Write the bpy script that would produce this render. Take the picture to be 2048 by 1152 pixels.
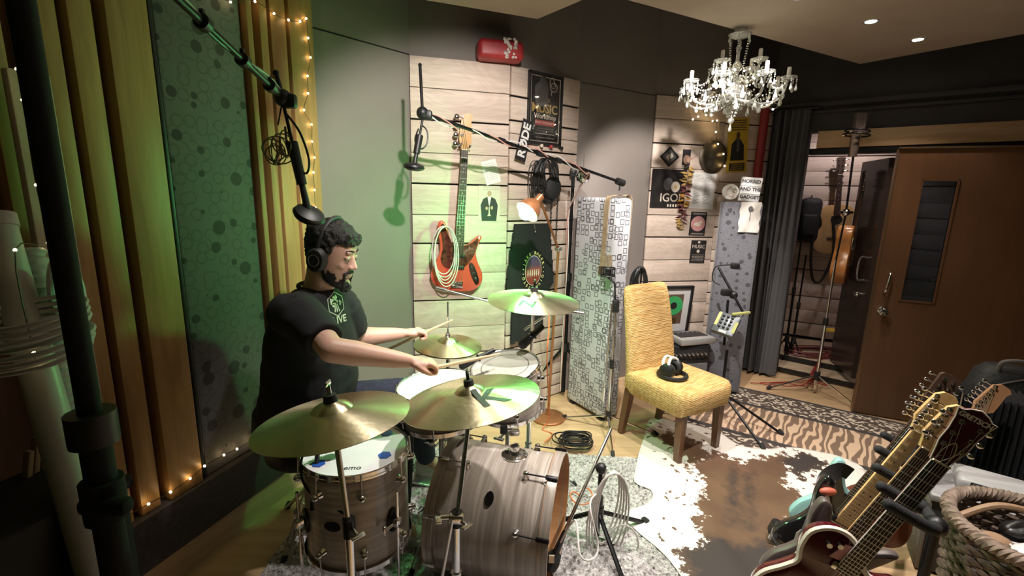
import bpy, bmesh, math, random
from mathutils import Vector, Matrix, noise
from mathutils.bvhtree import BVHTree
from math import sin, cos, pi, radians, tan, atan2, sqrt, hypot

random.seed(7)
for o in list(bpy.data.objects):
    bpy.data.objects.remove(o, do_unlink=True)
SC = bpy.context.scene
COL = SC.collection

# ------------------------------------------------------------------ camera
FPX, PITCH, ROLL, CAMH = 930.0, radians(11.4), radians(1.4), 1.6
CAM = Vector((0, 0, CAMH))
FW = Vector((0, cos(PITCH), -sin(PITCH)))
R0 = Vector((1, 0, 0))
U0 = R0.cross(FW)
RT = R0 * cos(ROLL) + U0 * sin(ROLL)
UP = -R0 * sin(ROLL) + U0 * cos(ROLL)
cam_data = bpy.data.cameras.new('camera')
cam_data.sensor_fit = 'HORIZONTAL'
cam_data.sensor_width = 36
cam_data.lens = FPX / 2048 * 36
cam_data.clip_start = 0.02
cam = bpy.data.objects.new('camera', cam_data)
COL.objects.link(cam)
cam.matrix_world = Matrix(((RT.x, UP.x, -FW.x, 0), (RT.y, UP.y, -FW.y, 0), (RT.z, UP.z, -FW.z, CAMH), (0, 0, 0, 1)))
SC.camera = cam

# ------------------------------------------------------------------ world, exposure
world = bpy.data.worlds.new('world')
SC.world = world
world.use_nodes = True
world.node_tree.nodes['Background'].inputs[0].default_value = (0.9, 0.8, 0.7, 1)
world.node_tree.nodes['Background'].inputs[1].default_value = 0.0
SC.view_settings.view_transform = 'Standard'
SC.view_settings.look = 'None'
SC.view_settings.gamma = 1
SC.view_settings.use_curve_mapping = False
SC.view_settings.exposure = 0.82
CEIL = 2.63


def ray(x, y):
    return FW + RT * ((x - 1024) / FPX) - UP * ((y - 576) / FPX)


def P(x, y, d):
    return CAM + ray(x, y) * d


def Z0(x, y, z=0.0):
    r = ray(x, y)
    return CAM + r * ((z - CAMH) / r.z)


def PY(x, y, Y):
    r = ray(x, y)
    return CAM + r * (Y / r.y)


def PL(x, y, A, B):
    r = ray(x, y)
    n = Vector((B[1] - A[1], -(B[0] - A[0])))
    t = (n.x * A[0] + n.y * A[1]) / (n.x * r.x + n.y * r.y)
    return CAM + r * t


# ceiling downlights (the room's own lamps, plus one added spot); fixtures are built further down


def spot(name, loc, target, power, size, blend=0.5, color=(1, 0.86, 0.7), rad=0.03):
    d = bpy.data.lights.new(name, 'SPOT')
    d.energy = power
    d.spot_size = radians(size)
    d.spot_blend = blend
    d.color = color
    d.shadow_soft_size = rad
    o = bpy.data.objects.new(name, d)
    COL.objects.link(o)
    o.location = loc
    o.rotation_euler = (Vector(target) - Vector(loc)).to_track_quat('-Z', 'Y').to_euler()
    return o


WARM = (1.0, 0.85, 0.71)
NEUT = (1.0, 0.925, 0.86)
# three spots of the ceiling row show in the photograph; the row and the one
# before it run on over the kit and the cowhide, above the top of the picture
S1, S2, S3 = Z0(1742, 43, CEIL), Z0(1836, 79, CEIL), Z0(1596, -6, CEIL)
#      x     y      aim x  aim y aim z power angle colour offscreen
DL = [(S1.x, S1.y, S1.x, S1.y - 0.05, 0, 24, 100, WARM, False),
      (S2.x, S2.y, S2.x, S2.y - 0.05, 0, 24, 100, WARM, False),
      (S3.x, S3.y, 1.45, 2.60, 0, 45, 95, NEUT, False),
      (0.95, 2.41, 1.20, 4.00, 1.2, 170, 58, NEUT, True),  # unseen spot, added and tilted to brighten the far planks
      (0.40, 2.12, 0.40, 2.05, 0, 95, 80, NEUT, True),
      (-0.15, 1.83, -0.15, 1.88, 0, 42, 72, NEUT, True),
      (1.30, 1.55, 1.30, 1.70, 0, 112, 88, NEUT, True),
      (0.20, 0.97, -0.36, 3.15, 1.3, 185, 62, NEUT, True)]
for i, (x, y, ax, ay, az, pw, an, c, off) in enumerate(DL):
    spot('downlight_lamp_offscreen' if off else 'downlight_lamp', (x, y, CEIL - 0.02), (ax, ay, az), pw, an, 0.55, c)

# ------------------------------------------------------------------ materials
MATS = {}


def nt(name):
    m = bpy.data.materials.new(name)
    m.use_nodes = True
    n = m.node_tree.nodes
    return m, n, m.node_tree.links, n['Principled BSDF']


def setp(b, **k):
    for a, v in k.items():
        a = a.replace('_', ' ').title()
        a = {'Ior': 'IOR', 'Transmission': 'Transmission Weight', 'Coat': 'Coat Weight', 'Sheen': 'Sheen Weight', 'Subsurface': 'Subsurface Weight'}.get(a, a)
        b.inputs[a].default_value = v


def c4(c):
    return (c[0], c[1], c[2], 1)


def mat(name, col, rough=0.5, metal=0.0, var=0.0, scale=20, bump=0.0, bscale=None, stretch=(1, 1, 1), emit=None, es=0, **k):
    """plain principled surface with optional noise variation of colour and fine relief"""
    if name in MATS:
        return MATS[name]
    m, n, l, b = nt(name)
    setp(b, base_color=c4(col), roughness=rough, metallic=metal, **k)
    if emit:
        b.inputs['Emission Color'].default_value = c4(emit)
        b.inputs['Emission Strength'].default_value = es
    if var or bump:
        tc = n.new('ShaderNodeTexCoord')
        mp = n.new('ShaderNodeMapping')
        mp.inputs['Scale'].default_value = stretch
        l.new(tc.outputs['Object'], mp.inputs[0])
        if var:
            ns = n.new('ShaderNodeTexNoise')
            ns.inputs['Scale'].default_value = scale
            ns.inputs['Detail'].default_value = 5
            l.new(mp.outputs[0], ns.inputs['Vector'])
            rp = n.new('ShaderNodeValToRGB')
            rp.color_ramp.elements[0].position = 0.3
            rp.color_ramp.elements[1].position = 0.7
            rp.color_ramp.elements[0].color = c4([max(0, x * (1 - var)) for x in col])
            rp.color_ramp.elements[1].color = c4([min(1, x * (1 + var)) for x in col])
            l.new(ns.outputs[0], rp.inputs[0])
            l.new(rp.outputs[0], b.inputs['Base Color'])
        if bump:
            nb = n.new('ShaderNodeTexNoise')
            nb.inputs['Scale'].default_value = bscale or scale * 2
            nb.inputs['Detail'].default_value = 3
            l.new(mp.outputs[0], nb.inputs['Vector'])
            bp = n.new('ShaderNodeBump')
            bp.inputs['Strength'].default_value = bump
            bp.inputs['Distance'].default_value = 0.01
            l.new(nb.outputs[0], bp.inputs['Height'])
            l.new(bp.outputs[0], b.inputs['Normal'])
    MATS[name] = m
    return m


def math_node(n, l, op, a, b=None, c=None):
    q = n.new('ShaderNodeMath')
    q.operation = op
    for i, v in enumerate((a, b, c)):
        if v is None:
            continue
        if isinstance(v, (int, float)):
            q.inputs[i].default_value = v
        else:
            l.new(v, q.inputs[i])
    return q.outputs[0]


def ramp(n, l, fac, stops, interp='LINEAR'):
    r = n.new('ShaderNodeValToRGB')
    r.color_ramp.interpolation = interp
    e = r.color_ramp.elements
    e[0].position, e[0].color = stops[0][0], c4(stops[0][1])
    e[1].position, e[1].color = stops[-1][0], c4(stops[-1][1])
    for p, c in stops[1:-1]:
        q = e.new(p)
        q.color = c4(c)
    l.new(fac, r.inputs[0])
    return r.outputs[0]


def coords(n, l, scale=(1, 1, 1), rot=(0, 0, 0), rnd=False, kind='Object'):
    tc = n.new('ShaderNodeTexCoord')
    mp = n.new('ShaderNodeMapping')
    mp.inputs['Scale'].default_value = scale
    mp.inputs['Rotation'].default_value = rot
    src = tc.outputs[kind]
    if rnd:
        oi = n.new('ShaderNodeObjectInfo')
        sc = math_node(n, l, 'MULTIPLY', oi.outputs['Random'], 37.0)
        va = n.new('ShaderNodeVectorMath')
        va.operation = 'ADD'
        l.new(src, va.inputs[0])
        l.new(sc, va.inputs[1])
        src = va.outputs[0]
    l.new(src, mp.inputs[0])
    return mp.outputs[0]


def tex(n, l, kind, vec, **k):
    t = n.new('ShaderNodeTex' + kind)
    for a, v in k.items():
        if a in ('feature', 'distance', 'bands_direction', 'wave_type', 'voronoi_dimensions', 'wave_profile'):
            setattr(t, a, v)
        else:
            t.inputs[a.replace('_', ' ').title()].default_value = v
    l.new(vec, t.inputs['Vector'])
    return t


def bump_to(n, l, b, h, strength=0.3, dist=0.005):
    bp = n.new('ShaderNodeBump')
    bp.inputs['Strength'].default_value = strength
    bp.inputs['Distance'].default_value = dist
    l.new(h, bp.inputs['Height'])
    l.new(bp.outputs[0], b.inputs['Normal'])


def wood(name, c0, c1, axis='x', rough=0.55, fine=1.0, knots=False, bump=0.15, **k):
    """grain runs along local axis"""
    if name in MATS:
        return MATS[name]
    m, n, l, b = nt(name)
    s = {'x': (1.2, 14, 14), 'y': (14, 1.2, 14), 'z': (14, 14, 1.2)}[axis]
    v = coords(n, l, tuple(q * fine for q in s), rnd=True)
    t = tex(n, l, 'Noise', v, scale=1.6, detail=7, roughness=0.62, distortion=0.9)
    f = t.outputs[0]
    if knots:
        v2 = coords(n, l, {'x': (2.0, 5, 5), 'y': (5, 2, 5), 'z': (5, 5, 2)}[axis], rnd=True)
        w = tex(n, l, 'Noise', v2, scale=1.0, detail=1, distortion=1.5)
        w2 = math_node(n, l, 'SINE', math_node(n, l, 'MULTIPLY', w.outputs[0], 55.0))
        f = math_node(n, l, 'ADD', math_node(n, l, 'MULTIPLY', f, 0.85), math_node(n, l, 'MULTIPLY', w2, 0.05))
    col = ramp(n, l, f, [(0.28, c0), (0.68, c1)])
    l.new(col, b.inputs['Base Color'])
    setp(b, roughness=rough, **k)
    bump_to(n, l, b, f, bump, 0.004)
    MATS[name] = m
    return m


# ------------------------------------------------------------------ mesh helpers
def frame_from(axis, hint=(0, 0, 1)):
    z = Vector(axis).normalized()
    h = Vector(hint)
    if abs(z.dot(h.normalized())) > 0.98:
        h = Vector((1, 0, 0))
    x = h.cross(z).normalized()
    y = z.cross(x)
    return x, y, z


def smooth_path(pts, k=6, closed=False):
    pts = [Vector(p) for p in pts]
    if len(pts) < 3:
        return pts
    out = []
    n = len(pts)
    rng = range(n) if closed else range(n - 1)
    for i in rng:
        if closed:
            p0, p1, p2, p3 = pts[i - 1], pts[i], pts[(i + 1) % n], pts[(i + 2) % n]
        else:
            p0, p1, p2, p3 = pts[max(i - 1, 0)], pts[i], pts[i + 1], pts[min(i + 2, n - 1)]
        for j in range(k):
            t = j / k
            out.append(0.5 * ((2 * p1) + (p2 - p0) * t + (2 * p0 - 5 * p1 + 4 * p2 - p3) * t * t + (3 * p1 - p0 - 3 * p2 + p3) * t ** 3))
    if not closed:
        out.append(pts[-1])
    return out


class MB:
    def __init__(s):
        s.v, s.f = [], []

    def add(s, vs, fs):
        o = len(s.v)
        s.v += [Vector(p) for p in vs]
        s.f += [tuple(i + o for i in f) for f in fs]
        return s

    def box(s, c, size, M=None, bev=0.0):
        hx, hy, hz = size[0] / 2, size[1] / 2, size[2] / 2
        M = M or Matrix()
        c = Vector(c)
        if bev <= 0:
            vs = [Vector((x, y, z)) for x in (-hx, hx) for y in (-hy, hy) for z in (-hz, hz)]
            fs = [(0, 1, 3, 2), (4, 6, 7, 5), (0, 4, 5, 1), (2, 3, 7, 6), (0, 2, 6, 4), (1, 5, 7, 3)]
            return s.add([M @ p + c for p in vs], fs)
        bm = bmesh.new()
        bmesh.ops.create_cube(bm, size=1)
        for v in bm.verts:
            v.co = Vector((v.co.x * size[0], v.co.y * size[1], v.co.z * size[2]))
        bmesh.ops.bevel(bm, geom=list(bm.edges), offset=min(bev, min(size) * 0.49), segments=2 if bev < 0.02 else 4, affect='EDGES', profile=0.5)
        bm.verts.index_update()
        s.add([M @ v.co + c for v in bm.verts], [tuple(v.index for v in f.verts) for f in bm.faces])
        bm.free()
        return s

    def cyl(s, a, b, r0, r1=None, n=14, caps=True):
        r1 = r0 if r1 is None else r1
        a, b = Vector(a), Vector(b)
        x, y, z = frame_from(b - a)
        vs = []
        for p, r in ((a, r0), (b, r1)):
            for i in range(n):
                t = 2 * pi * i / n
                vs.append(p + x * (r * cos(t)) + y * (r * sin(t)))
        fs = [(i, (i + 1) % n, n + (i + 1) % n, n + i) for i in range(n)]
        if caps:
            fs += [tuple(range(n - 1, -1, -1)), tuple(range(n, 2 * n))]
        return s.add(vs, fs)

    def tube(s, pts, r, n=8, closed=False, caps=True):
        pts = [Vector(p) for p in pts]
        N = len(pts)
        rr = r if isinstance(r, (list, tuple)) else [r] * N
        vs = []
        prev = None
        for i, p in enumerate(pts):
            a = pts[(i - 1) % N] if (closed or i > 0) else p
            b = pts[(i + 1) % N] if (closed or i < N - 1) else p
            t = (b - a)
            if t.length < 1e-9:
                t = Vector((0, 0, 1))
            t.normalize()
            if prev is None:
                x, y, _ = frame_from(t)
            else:
                x = prev - t * prev.dot(t)
                if x.length < 1e-6:
                    x, _, _ = frame_from(t)
                x.normalize()
                y = t.cross(x)
            prev = x
            for j in range(n):
                q = 2 * pi * j / n
                vs.append(p + x * (rr[i] * cos(q)) + y * (rr[i] * sin(q)))
        fs = []
        for i in range(N if closed else N - 1):
            for j in range(n):
                k = (i + 1) % N
                fs.append((i * n + j, i * n + (j + 1) % n, k * n + (j + 1) % n, k * n + j))
        if caps and not closed:
            fs += [tuple(range(n - 1, -1, -1)), tuple(range((N - 1) * n, N * n))]
        return s.add(vs, fs)

    def lathe(s, prof, n=32, o=(0, 0, 0), axis=(0, 0, 1), cap=True):
        x, y, z = frame_from(axis, (0, 1, 0)) if Vector(axis) == Vector((0, 0, 1)) else frame_from(axis)
        if Vector(axis) == Vector((0, 0, 1)):
            x, y, z = Vector((1, 0, 0)), Vector((0, 1, 0)), Vector((0, 0, 1))
        o = Vector(o)
        vs = []
        for r, h in prof:
            for j in range(n):
                q = 2 * pi * j / n
                vs.append(o + x * (r * cos(q)) + y * (r * sin(q)) + z * h)
        fs = []
        for i in range(len(prof) - 1):
            for j in range(n):
                fs.append((i * n + j, i * n + (j + 1) % n, (i + 1) * n + (j + 1) % n, (i + 1) * n + j))
        if cap:
            if prof[0][0] > 1e-4:
                fs.append(tuple(range(n - 1, -1, -1)))
            if prof[-1][0] > 1e-4:
                fs.append(tuple(range((len(prof) - 1) * n, len(prof) * n)))
        return s.add(vs, fs)

    def ball(s, c, r, n=12, m=8, sc=(1, 1, 1), M=None):
        c = Vector(c)
        vs, fs = [], []
        for i in range(m + 1):
            a = pi * i / m
            for j in range(n):
                b = 2 * pi * j / n
                p = Vector((r * sc[0] * sin(a) * cos(b), r * sc[1] * sin(a) * sin(b), r * sc[2] * cos(a)))
                vs.append((M @ p if M else p) + c)
        for i in range(m):
            for j in range(n):
                fs.append((i * n + j, (i + 1) * n + j, (i + 1) * n + (j + 1) % n, i * n + (j + 1) % n))
        return s.add(vs, fs)

    def prism(s, outline, z0, z1, M=None):
        """outline in local xy, extruded z0..z1"""
        n = len(outline)
        vs = [Vector((p[0], p[1], z0)) for p in outline] + [Vector((p[0], p[1], z1)) for p in outline]
        if M:
            vs = [M @ p for p in vs]
        fs = [(i, (i + 1) % n, n + (i + 1) % n, n + i) for i in range(n)]
        fs += [tuple(range(n - 1, -1, -1)), tuple(range(n, 2 * n))]
        return s.add(vs, fs)

    def torus(s, c, R, r, axis=(0, 0, 1), n=32, m=8, sx=1.0):
        x, y, z = frame_from(axis)
        c = Vector(c)
        return s.tube([c + x * (R * sx * cos(2 * pi * i / n)) + y * (R * sin(2 * pi * i / n)) for i in range(n)], r, m, closed=True)

    def loft(s, rings, caps=True):
        n = len(rings[0])
        vs = [p for r in rings for p in r]
        fs = []
        for i in range(len(rings) - 1):
            for j in range(n):
                fs.append((i * n + j, i * n + (j + 1) % n, (i + 1) * n + (j + 1) % n, (i + 1) * n + j))
        if caps:
            fs += [tuple(range(n - 1, -1, -1)), tuple(range((len(rings) - 1) * n, len(rings) * n))]
        return s.add(vs, fs)

    def xf(s, M):
        s.v = [M @ p for p in s.v]
        return s

    def build(s, name, m, parent=None, world=False, smooth=35, origin=None):
        me = bpy.data.meshes.new(name)
        vs = s.v
        loc = Vector((0, 0, 0))
        if parent is not None:
            if world:
                inv = wm(parent).inverted()
                vs = [inv @ p for p in vs]
        else:
            if origin is None:
                lo = Vector([min(p[i] for p in vs) for i in range(3)])
                hi = Vector([max(p[i] for p in vs) for i in range(3)])
                origin = Vector(((lo.x + hi.x) / 2, (lo.y + hi.y) / 2, lo.z))
            loc = Vector(origin)
            vs = [p - loc for p in vs]
        me.from_pydata([tuple(p) for p in vs], [], s.f)
        me.validate()
        bm = bmesh.new()
        bm.from_mesh(me)
        bmesh.ops.recalc_face_normals(bm, faces=bm.faces)
        bm.to_mesh(me)
        bm.free()
        if smooth:
            me.polygons.foreach_set('use_smooth', [True] * len(me.polygons))
            me.set_sharp_from_angle(angle=radians(smooth))
        if m:
            me.materials.append(m)
        o = bpy.data.objects.new(name, me)
        COL.objects.link(o)
        o.location = loc
        if parent is not None:
            o.parent = parent
        return o


def wm(o):
    M = o.matrix_basis.copy()
    while o.parent is not None:
        o = o.parent
        M = o.matrix_basis @ M
    return M


def thing(name, label, cat, loc=(0, 0, 0), rot=0.0, group=None, M=None):
    o = bpy.data.objects.new(name, None)
    COL.objects.link(o)
    o.empty_display_size = 0.05
    if M is not None:
        o.matrix_basis = M
    else:
        o.location = loc
        o.rotation_euler = (0, 0, rot)
    return tag(o, label, cat, group)


def tag(o, label, cat=None, group=None, kind=None):
    if label:
        o['label'] = label
    if cat:
        o['category'] = cat
    if group:
        o['group'] = group
    if kind:
        o['kind'] = kind
    return o


def struct(o, label=None):
    o['kind'] = 'structure'
    if label:
        o['label'] = label
    return o


def dup(o, parent=None):
    c = o.copy()
    COL.objects.link(c)
    c.parent = parent
    for ch in list(o.children):
        dup(ch, c)
    return c


def text_mb(body, size, depth=0.0, align='CENTER', spacing=1.0, shear=0.0, bold=0.0):
    cu = bpy.data.curves.new('lettering', 'FONT')
    cu.body = body
    cu.size = size
    cu.align_x = align
    cu.align_y = 'CENTER'
    cu.extrude = depth
    cu.space_character = spacing
    cu.shear = shear
    cu.offset = bold
    cu.resolution_u = 3
    ob = bpy.data.objects.new('lettering', cu)
    COL.objects.link(ob)
    dg = bpy.context.evaluated_depsgraph_get()
    me = bpy.data.meshes.new_from_object(ob.evaluated_get(dg))
    mb = MB()
    mb.add([v.co.copy() for v in me.vertices], [tuple(p.vertices) for p in me.polygons])
    bpy.data.objects.remove(ob, do_unlink=True)
    bpy.data.curves.remove(cu)
    bpy.data.meshes.remove(me)
    return mb


RX90 = Matrix.Rotation(pi / 2, 4, 'X')


def remesh(mb, voxel, smooth=4, factor=0.5):
    me = bpy.data.meshes.new('tmp')
    me.from_pydata([tuple(p) for p in mb.v], [], mb.f)
    ob = bpy.data.objects.new('tmp', me)
    COL.objects.link(ob)
    r = ob.modifiers.new('r', 'REMESH')
    r.mode = 'VOXEL'
    r.voxel_size = voxel
    if smooth:
        sm = ob.modifiers.new('s', 'SMOOTH')
        sm.iterations = smooth
        sm.factor = factor
    dg = bpy.context.evaluated_depsgraph_get()
    m2 = bpy.data.meshes.new_from_object(ob.evaluated_get(dg))
    out = MB()
    out.add([v.co.copy() for v in m2.vertices], [tuple(p.vertices) for p in m2.polygons])
    bpy.data.objects.remove(ob, do_unlink=True)
    bpy.data.meshes.remove(me)
    bpy.data.meshes.remove(m2)
    return out


def basis(x, y, z, o):
    return Matrix(((x[0], y[0], z[0], o[0]), (x[1], y[1], z[1], o[1]), (x[2], y[2], z[2], o[2]), (0, 0, 0, 1)))


# common materials
BLACK = mat('black_plastic', (0.012, 0.012, 0.013), 0.45)
BLACKM = mat('black_metal', (0.015, 0.015, 0.016), 0.35, 0.6)
RUBBER = mat('rubber', (0.02, 0.02, 0.02), 0.8)
CHROME = mat('chrome', (0.75, 0.75, 0.76), 0.12, 1.0)
STEEL = mat('steel', (0.55, 0.55, 0.56), 0.3, 1.0)
GOLD = mat('gold_metal', (0.75, 0.55, 0.25), 0.25, 1.0)
WHITE = mat('white_plastic', (0.75, 0.74, 0.72), 0.4)
PAPER = mat('paper', (0.78, 0.76, 0.73), 0.85)
# ================================================================== STRUCTURE
def place(o, M, parent=None):
    if parent is not None:
        o.parent = parent
        o.matrix_basis = wm(parent).inverted() @ M
    else:
        o.matrix_basis = M
    return o


def wall_M(A, B, z=0.0):
    a = atan2(B[1] - A[1], B[0] - A[0])
    return Matrix.Translation((A[0], A[1], z)) @ Matrix.Rotation(a, 4, 'Z')


def on_wall(A, B, px, py, off=0.0):
    """matrix at the wall point behind pixel; local x along the wall, -y into the room"""
    p = PL(px, py, A, B)
    u = Vector((B[0] - A[0], B[1] - A[1], 0)).normalized()
    n = Vector((u.y, -u.x, 0))
    if off:
        p = PL(px, py, (A[0] + n.x * off, A[1] + n.y * off), (B[0] + n.x * off, B[1] + n.y * off))
    a = atan2(u.y, u.x)
    return Matrix.Translation(p) @ Matrix.Rotation(a, 4, 'Z')


def seg(name, A, B, z0, z1, t, m, parent=None, front=0.0, x0=0.0, x1=None, bev=0.0):
    """box along A-B; its room face stands `front` proud, its back t behind the line"""
    L = hypot(B[0] - A[0], B[1] - A[1])
    x1 = L if x1 is None else x1
    mb = MB().box((0, 0, 0), (x1 - x0, t + front, z1 - z0), bev=bev)
    o = mb.build(name, m, smooth=30, origin=(0, 0, 0))
    M = wall_M(A, B) @ Matrix.Translation(((x0 + x1) / 2, (t - front) / 2, (z0 + z1) / 2))
    return place(o, M, parent)


PLANK = wood('pale_plywood', (0.51, 0.405, 0.335), (0.71, 0.595, 0.51), 'x', 0.6, 1.0, True, 0.06)
TAUPE = mat('taupe_paint', (0.205, 0.178, 0.160), 0.8, var=0.06, scale=3, bump=0.05, bscale=200)
DARKP = mat('charcoal_paint', (0.040, 0.036, 0.038), 0.75, var=0.15, scale=6, bump=0.05, bscale=150)
CEILM = mat('ceiling_paint', (0.40, 0.33, 0.265), 0.9, var=0.05, scale=4)
FLOORM = wood('floor_wood', (0.40, 0.26, 0.14), (0.60, 0.42, 0.24), 'x', 0.45, 0.5, False, 0.05)
GAPM = mat('gap_black', (0.01, 0.009, 0.008), 0.9)
BATTEN = wood('orange_pine', (0.30, 0.16, 0.055), (0.47, 0.27, 0.105), 'z', 0.5, 1.0, False, 0.08)
BROWN = wood('brown_timber', (0.10, 0.045, 0.02), (0.17, 0.08, 0.04), 'z', 0.6)
FELT = mat('dark_felt', (0.055, 0.047, 0.052), 0.95, var=0.2, scale=60, bump=0.3, bscale=400)
SKIRT = wood('tan_board', (0.42, 0.29, 0.18), (0.55, 0.40, 0.26), 'x', 0.6, 0.6)

# plan of the walls (metres)
WL0, WL1 = (-2.08, -0.45), (-1.10, 2.62)
K1, K2, K3, K4, K5 = (-0.67, 3.09), (-0.05, 3.25), (0.45, 3.64), (1.14, 4.05), (1.78, 4.19)
K6 = (2.225, 4.272)
WR0, WR1 = (2.225, 4.272), (4.30, 2.60)
ZT = 2.42
HI = 3.05

floor = struct(MB().box((1.0, 1.6, -0.05), (8.5, 8.6, 0.1)).build('floor', FLOORM, smooth=0), 'light timber floor under the rugs')

# left wall ---------------------------------------------------------
wall_left = struct(seg('wall_left', WL0, WL1, 0.0, HI, 0.12, BROWN), 'brown timber wall carrying upright pine battens')


def u_left(px, py=500):
    p = PL(px, py, WL0, WL1)
    return hypot(p.x - WL0[0], p.y - WL0[1])


for a, b, pr in [(20, 62, .05), (92, 116, .04), (128, 166, .05), (186, 232, .05), (252, 330, .06), (508, 518, .07), (538, 552, .05), (558, 586, .05), (591, 634, .055)]:
    seg('batten', WL0, WL1, 0.362, HI, 0.0, BATTEN, wall_left, pr, u_left(a), min(u_left(b), hypot(WL1[0] - WL0[0], WL1[1] - WL0[1])), 0.004)

# fabric panel with printed rings and discs
m, n, l, b = nt('ring_print_fabric')
v = coords(n, l, (1, 1, 1), (radians(90), 0, 0))
va = tex(n, l, 'Voronoi', v, voronoi_dimensions='2D', scale=16, randomness=0.85)
ring = math_node(n, l, 'ABSOLUTE', math_node(n, l, 'SUBTRACT', va.outputs['Distance'], 0.36))
ring = math_node(n, l, 'LESS_THAN', ring, 0.055)
vb = tex(n, l, 'Voronoi', v, voronoi_dimensions='2D', scale=9, randomness=1.0)
sep = n.new('ShaderNodeSeparateColor')
l.new(vb.outputs['Color'], sep.inputs[0])
rad = math_node(n, l, 'MULTIPLY', sep.outputs[0], 0.30)
disc = math_node(n, l, 'LESS_THAN', vb.outputs['Distance'], rad)
f = math_node(n, l, 'ADD', math_node(n, l, 'MULTIPLY', ring, 0.30), math_node(n, l, 'MULTIPLY', disc, 0.9))
nz = tex(n, l, 'Noise', v, scale=90, detail=2)
f = math_node(n, l, 'ADD', f, math_node(n, l, 'MULTIPLY', nz.outputs[0], 0.25))
l.new(ramp(n, l, f, [(0.05, (0.15, 0.145, 0.15)), (1.0, (0.045, 0.04, 0.045))]), b.inputs['Base Color'])
setp(b, roughness=0.75, sheen=0.2)
RINGFAB = m
seg('fabric_panel', WL0, WL1, 0.362, HI, 0.0, RINGFAB, wall_left, 0.045, u_left(345), u_left(504), 0.01)
seg('edge_trim', WL0, WL1, 0.362, HI, 0.0, BLACK, wall_left, 0.05, u_left(335), u_left(343), 0.003)
seg('felt_band', WL0, WL1, 0.142, 0.36, 0.0, FELT, wall_left, 0.075, 0, None, 0.006)
struct(seg('baseboard_left', WL0, WL1, 0.0, 0.14, 0.0, SKIRT, None, 0.055), 'tan board along the foot of the pine wall')

# back wall: plaster segments, one black backing per timbered panel, every plank its own piece ----
wall_back = struct(seg('wall_back', WL1, K1, 0.0, HI, 0.12, TAUPE), 'taupe wall with angled panels of pale horizontal planks')
for A, B in ((K1, K2), (K2, K3)):
    seg('upper_wall', A, B, ZT + 0.002, HI, 0.12, TAUPE, wall_back)
    seg('backing', A, B, 0.0, ZT, 0.12, GAPM, wall_back)
seg('plaster', K3, K4, 0.0, ZT - 0.003, 0.12, TAUPE, wall_back)
seg('upper_wall', K3, K4, ZT + 0.003, HI, 0.12, TAUPE, wall_back)
seg('backing', K3, K4, 0.0, HI, 0.2, GAPM, wall_back, -0.004)
for A, B in ((K4, K5), (K5, K6)):
    seg('upper_wall', A, B, ZT + 0.002, HI, 0.12, DARKP if A == K5 else TAUPE, wall_back)
    seg('backing', A, B, 0.0, ZT, 0.12, GAPM, wall_back)


def planks(A, B, zs, parent, gaps, pr=0.022):
    L = hypot(B[0] - A[0], B[1] - A[1])
    for i in range(len(zs) - 1):
        g = gaps[i % len(gaps)]
        top, bot = zs[i], max(zs[i + 1] + g, 0.0)
        if top - bot > 0.02:
            seg('plank', A, B, bot, top, 0.0, PLANK, parent, pr, 0.002, L - 0.002, 0.0025)


def zlist(A, B, px, ys, step):
    zs = [ZT] + [PL(px, y, A, B).z for y in ys[1:]]
    while zs[-1] - step > 0.0:
        zs.append(zs[-1] - step)
    zs.append(0.0)
    return zs


planks(K1, K2, zlist(K1, K2, 820, [110, 175, 240, 305, 368, 429, 488, 547, 603, 657, 711], 0.2), wall_back, (0.004, 0.011))
planks(K2, K3, zlist(K2, K3, 1014, [130, 193, 242, 267, 298, 345, 370, 399, 444, 464, 497, 528, 560, 592], 0.1), wall_back, (0.013, 0.012, 0.004, 0.012))
planks(K4, K5, zlist(K4, K5, 1300, [190, 237, 287, 336, 383, 430, 475, 520, 564, 606, 648], 0.2), wall_back, (0.005, 0.011))
planks(K5, K6, zlist(K4, K5, 1300, [190, 240, 290, 315, 360, 385, 430, 454, 500, 524, 565], 0.105), wall_back, (0.012, 0.006))

# thin batten cable running along the top joint of the grey wall (left of the planks)
seg('joint_strip', WL1, K1, 2.425, 2.432, 0.0, GAPM, wall_back, 0.002)

# right wall with the doorway ----------------------------------------
wr = Vector((WR1[0] - WR0[0], WR1[1] - WR0[1]))


def u_right(px, py=500):
    p = PL(px, py, WR0, WR1)
    return hypot(p.x - WR0[0], p.y - WR0[1])


U_OPEN0, U_OPEN1 = u_right(1585), u_right(1960)
wall_right = struct(seg('wall_right', WR0, WR1, 2.17, HI, 0.14, DARKP), 'charcoal wall above the doorway')
seg('jamb_wall', WR0, WR1, 0.0, 2.17, 0.14, DARKP, wall_right, 0.0, 0.0, U_OPEN0)
seg('jamb_wall', WR0, WR1, 0.0, 2.17, 0.14, DARKP, wall_right, 0.0, U_OPEN1, None)
seg('picture_rail', WR0, WR1, 2.36, 2.40, 0.0, DARKP, wall_right, 0.05, 0.0, None, 0.008)
seg('picture_rail', WR0, WR1, 2.31, 2.335, 0.0, DARKP, wall_right, 0.025, 0.0, None, 0.006)
LINT = wood('lintel_pine', (0.42, 0.26, 0.13), (0.60, 0.41, 0.23), 'x', 0.5, 0.8)
struct(seg('trim_1', WR0, WR1, 2.035, 2.168, 0.10, LINT, None, 0.03, u_right(1603), U_OPEN1 + 0.5, 0.003), 'pale timber beam over the doorway')
struct(seg('trim_2', WR0, WR1, 1.985, 2.033, 0.10, BLACKM, None, 0.012, u_right(1590), U_OPEN1 + 0.4, 0.003), 'black sliding door track under the beam')
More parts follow.
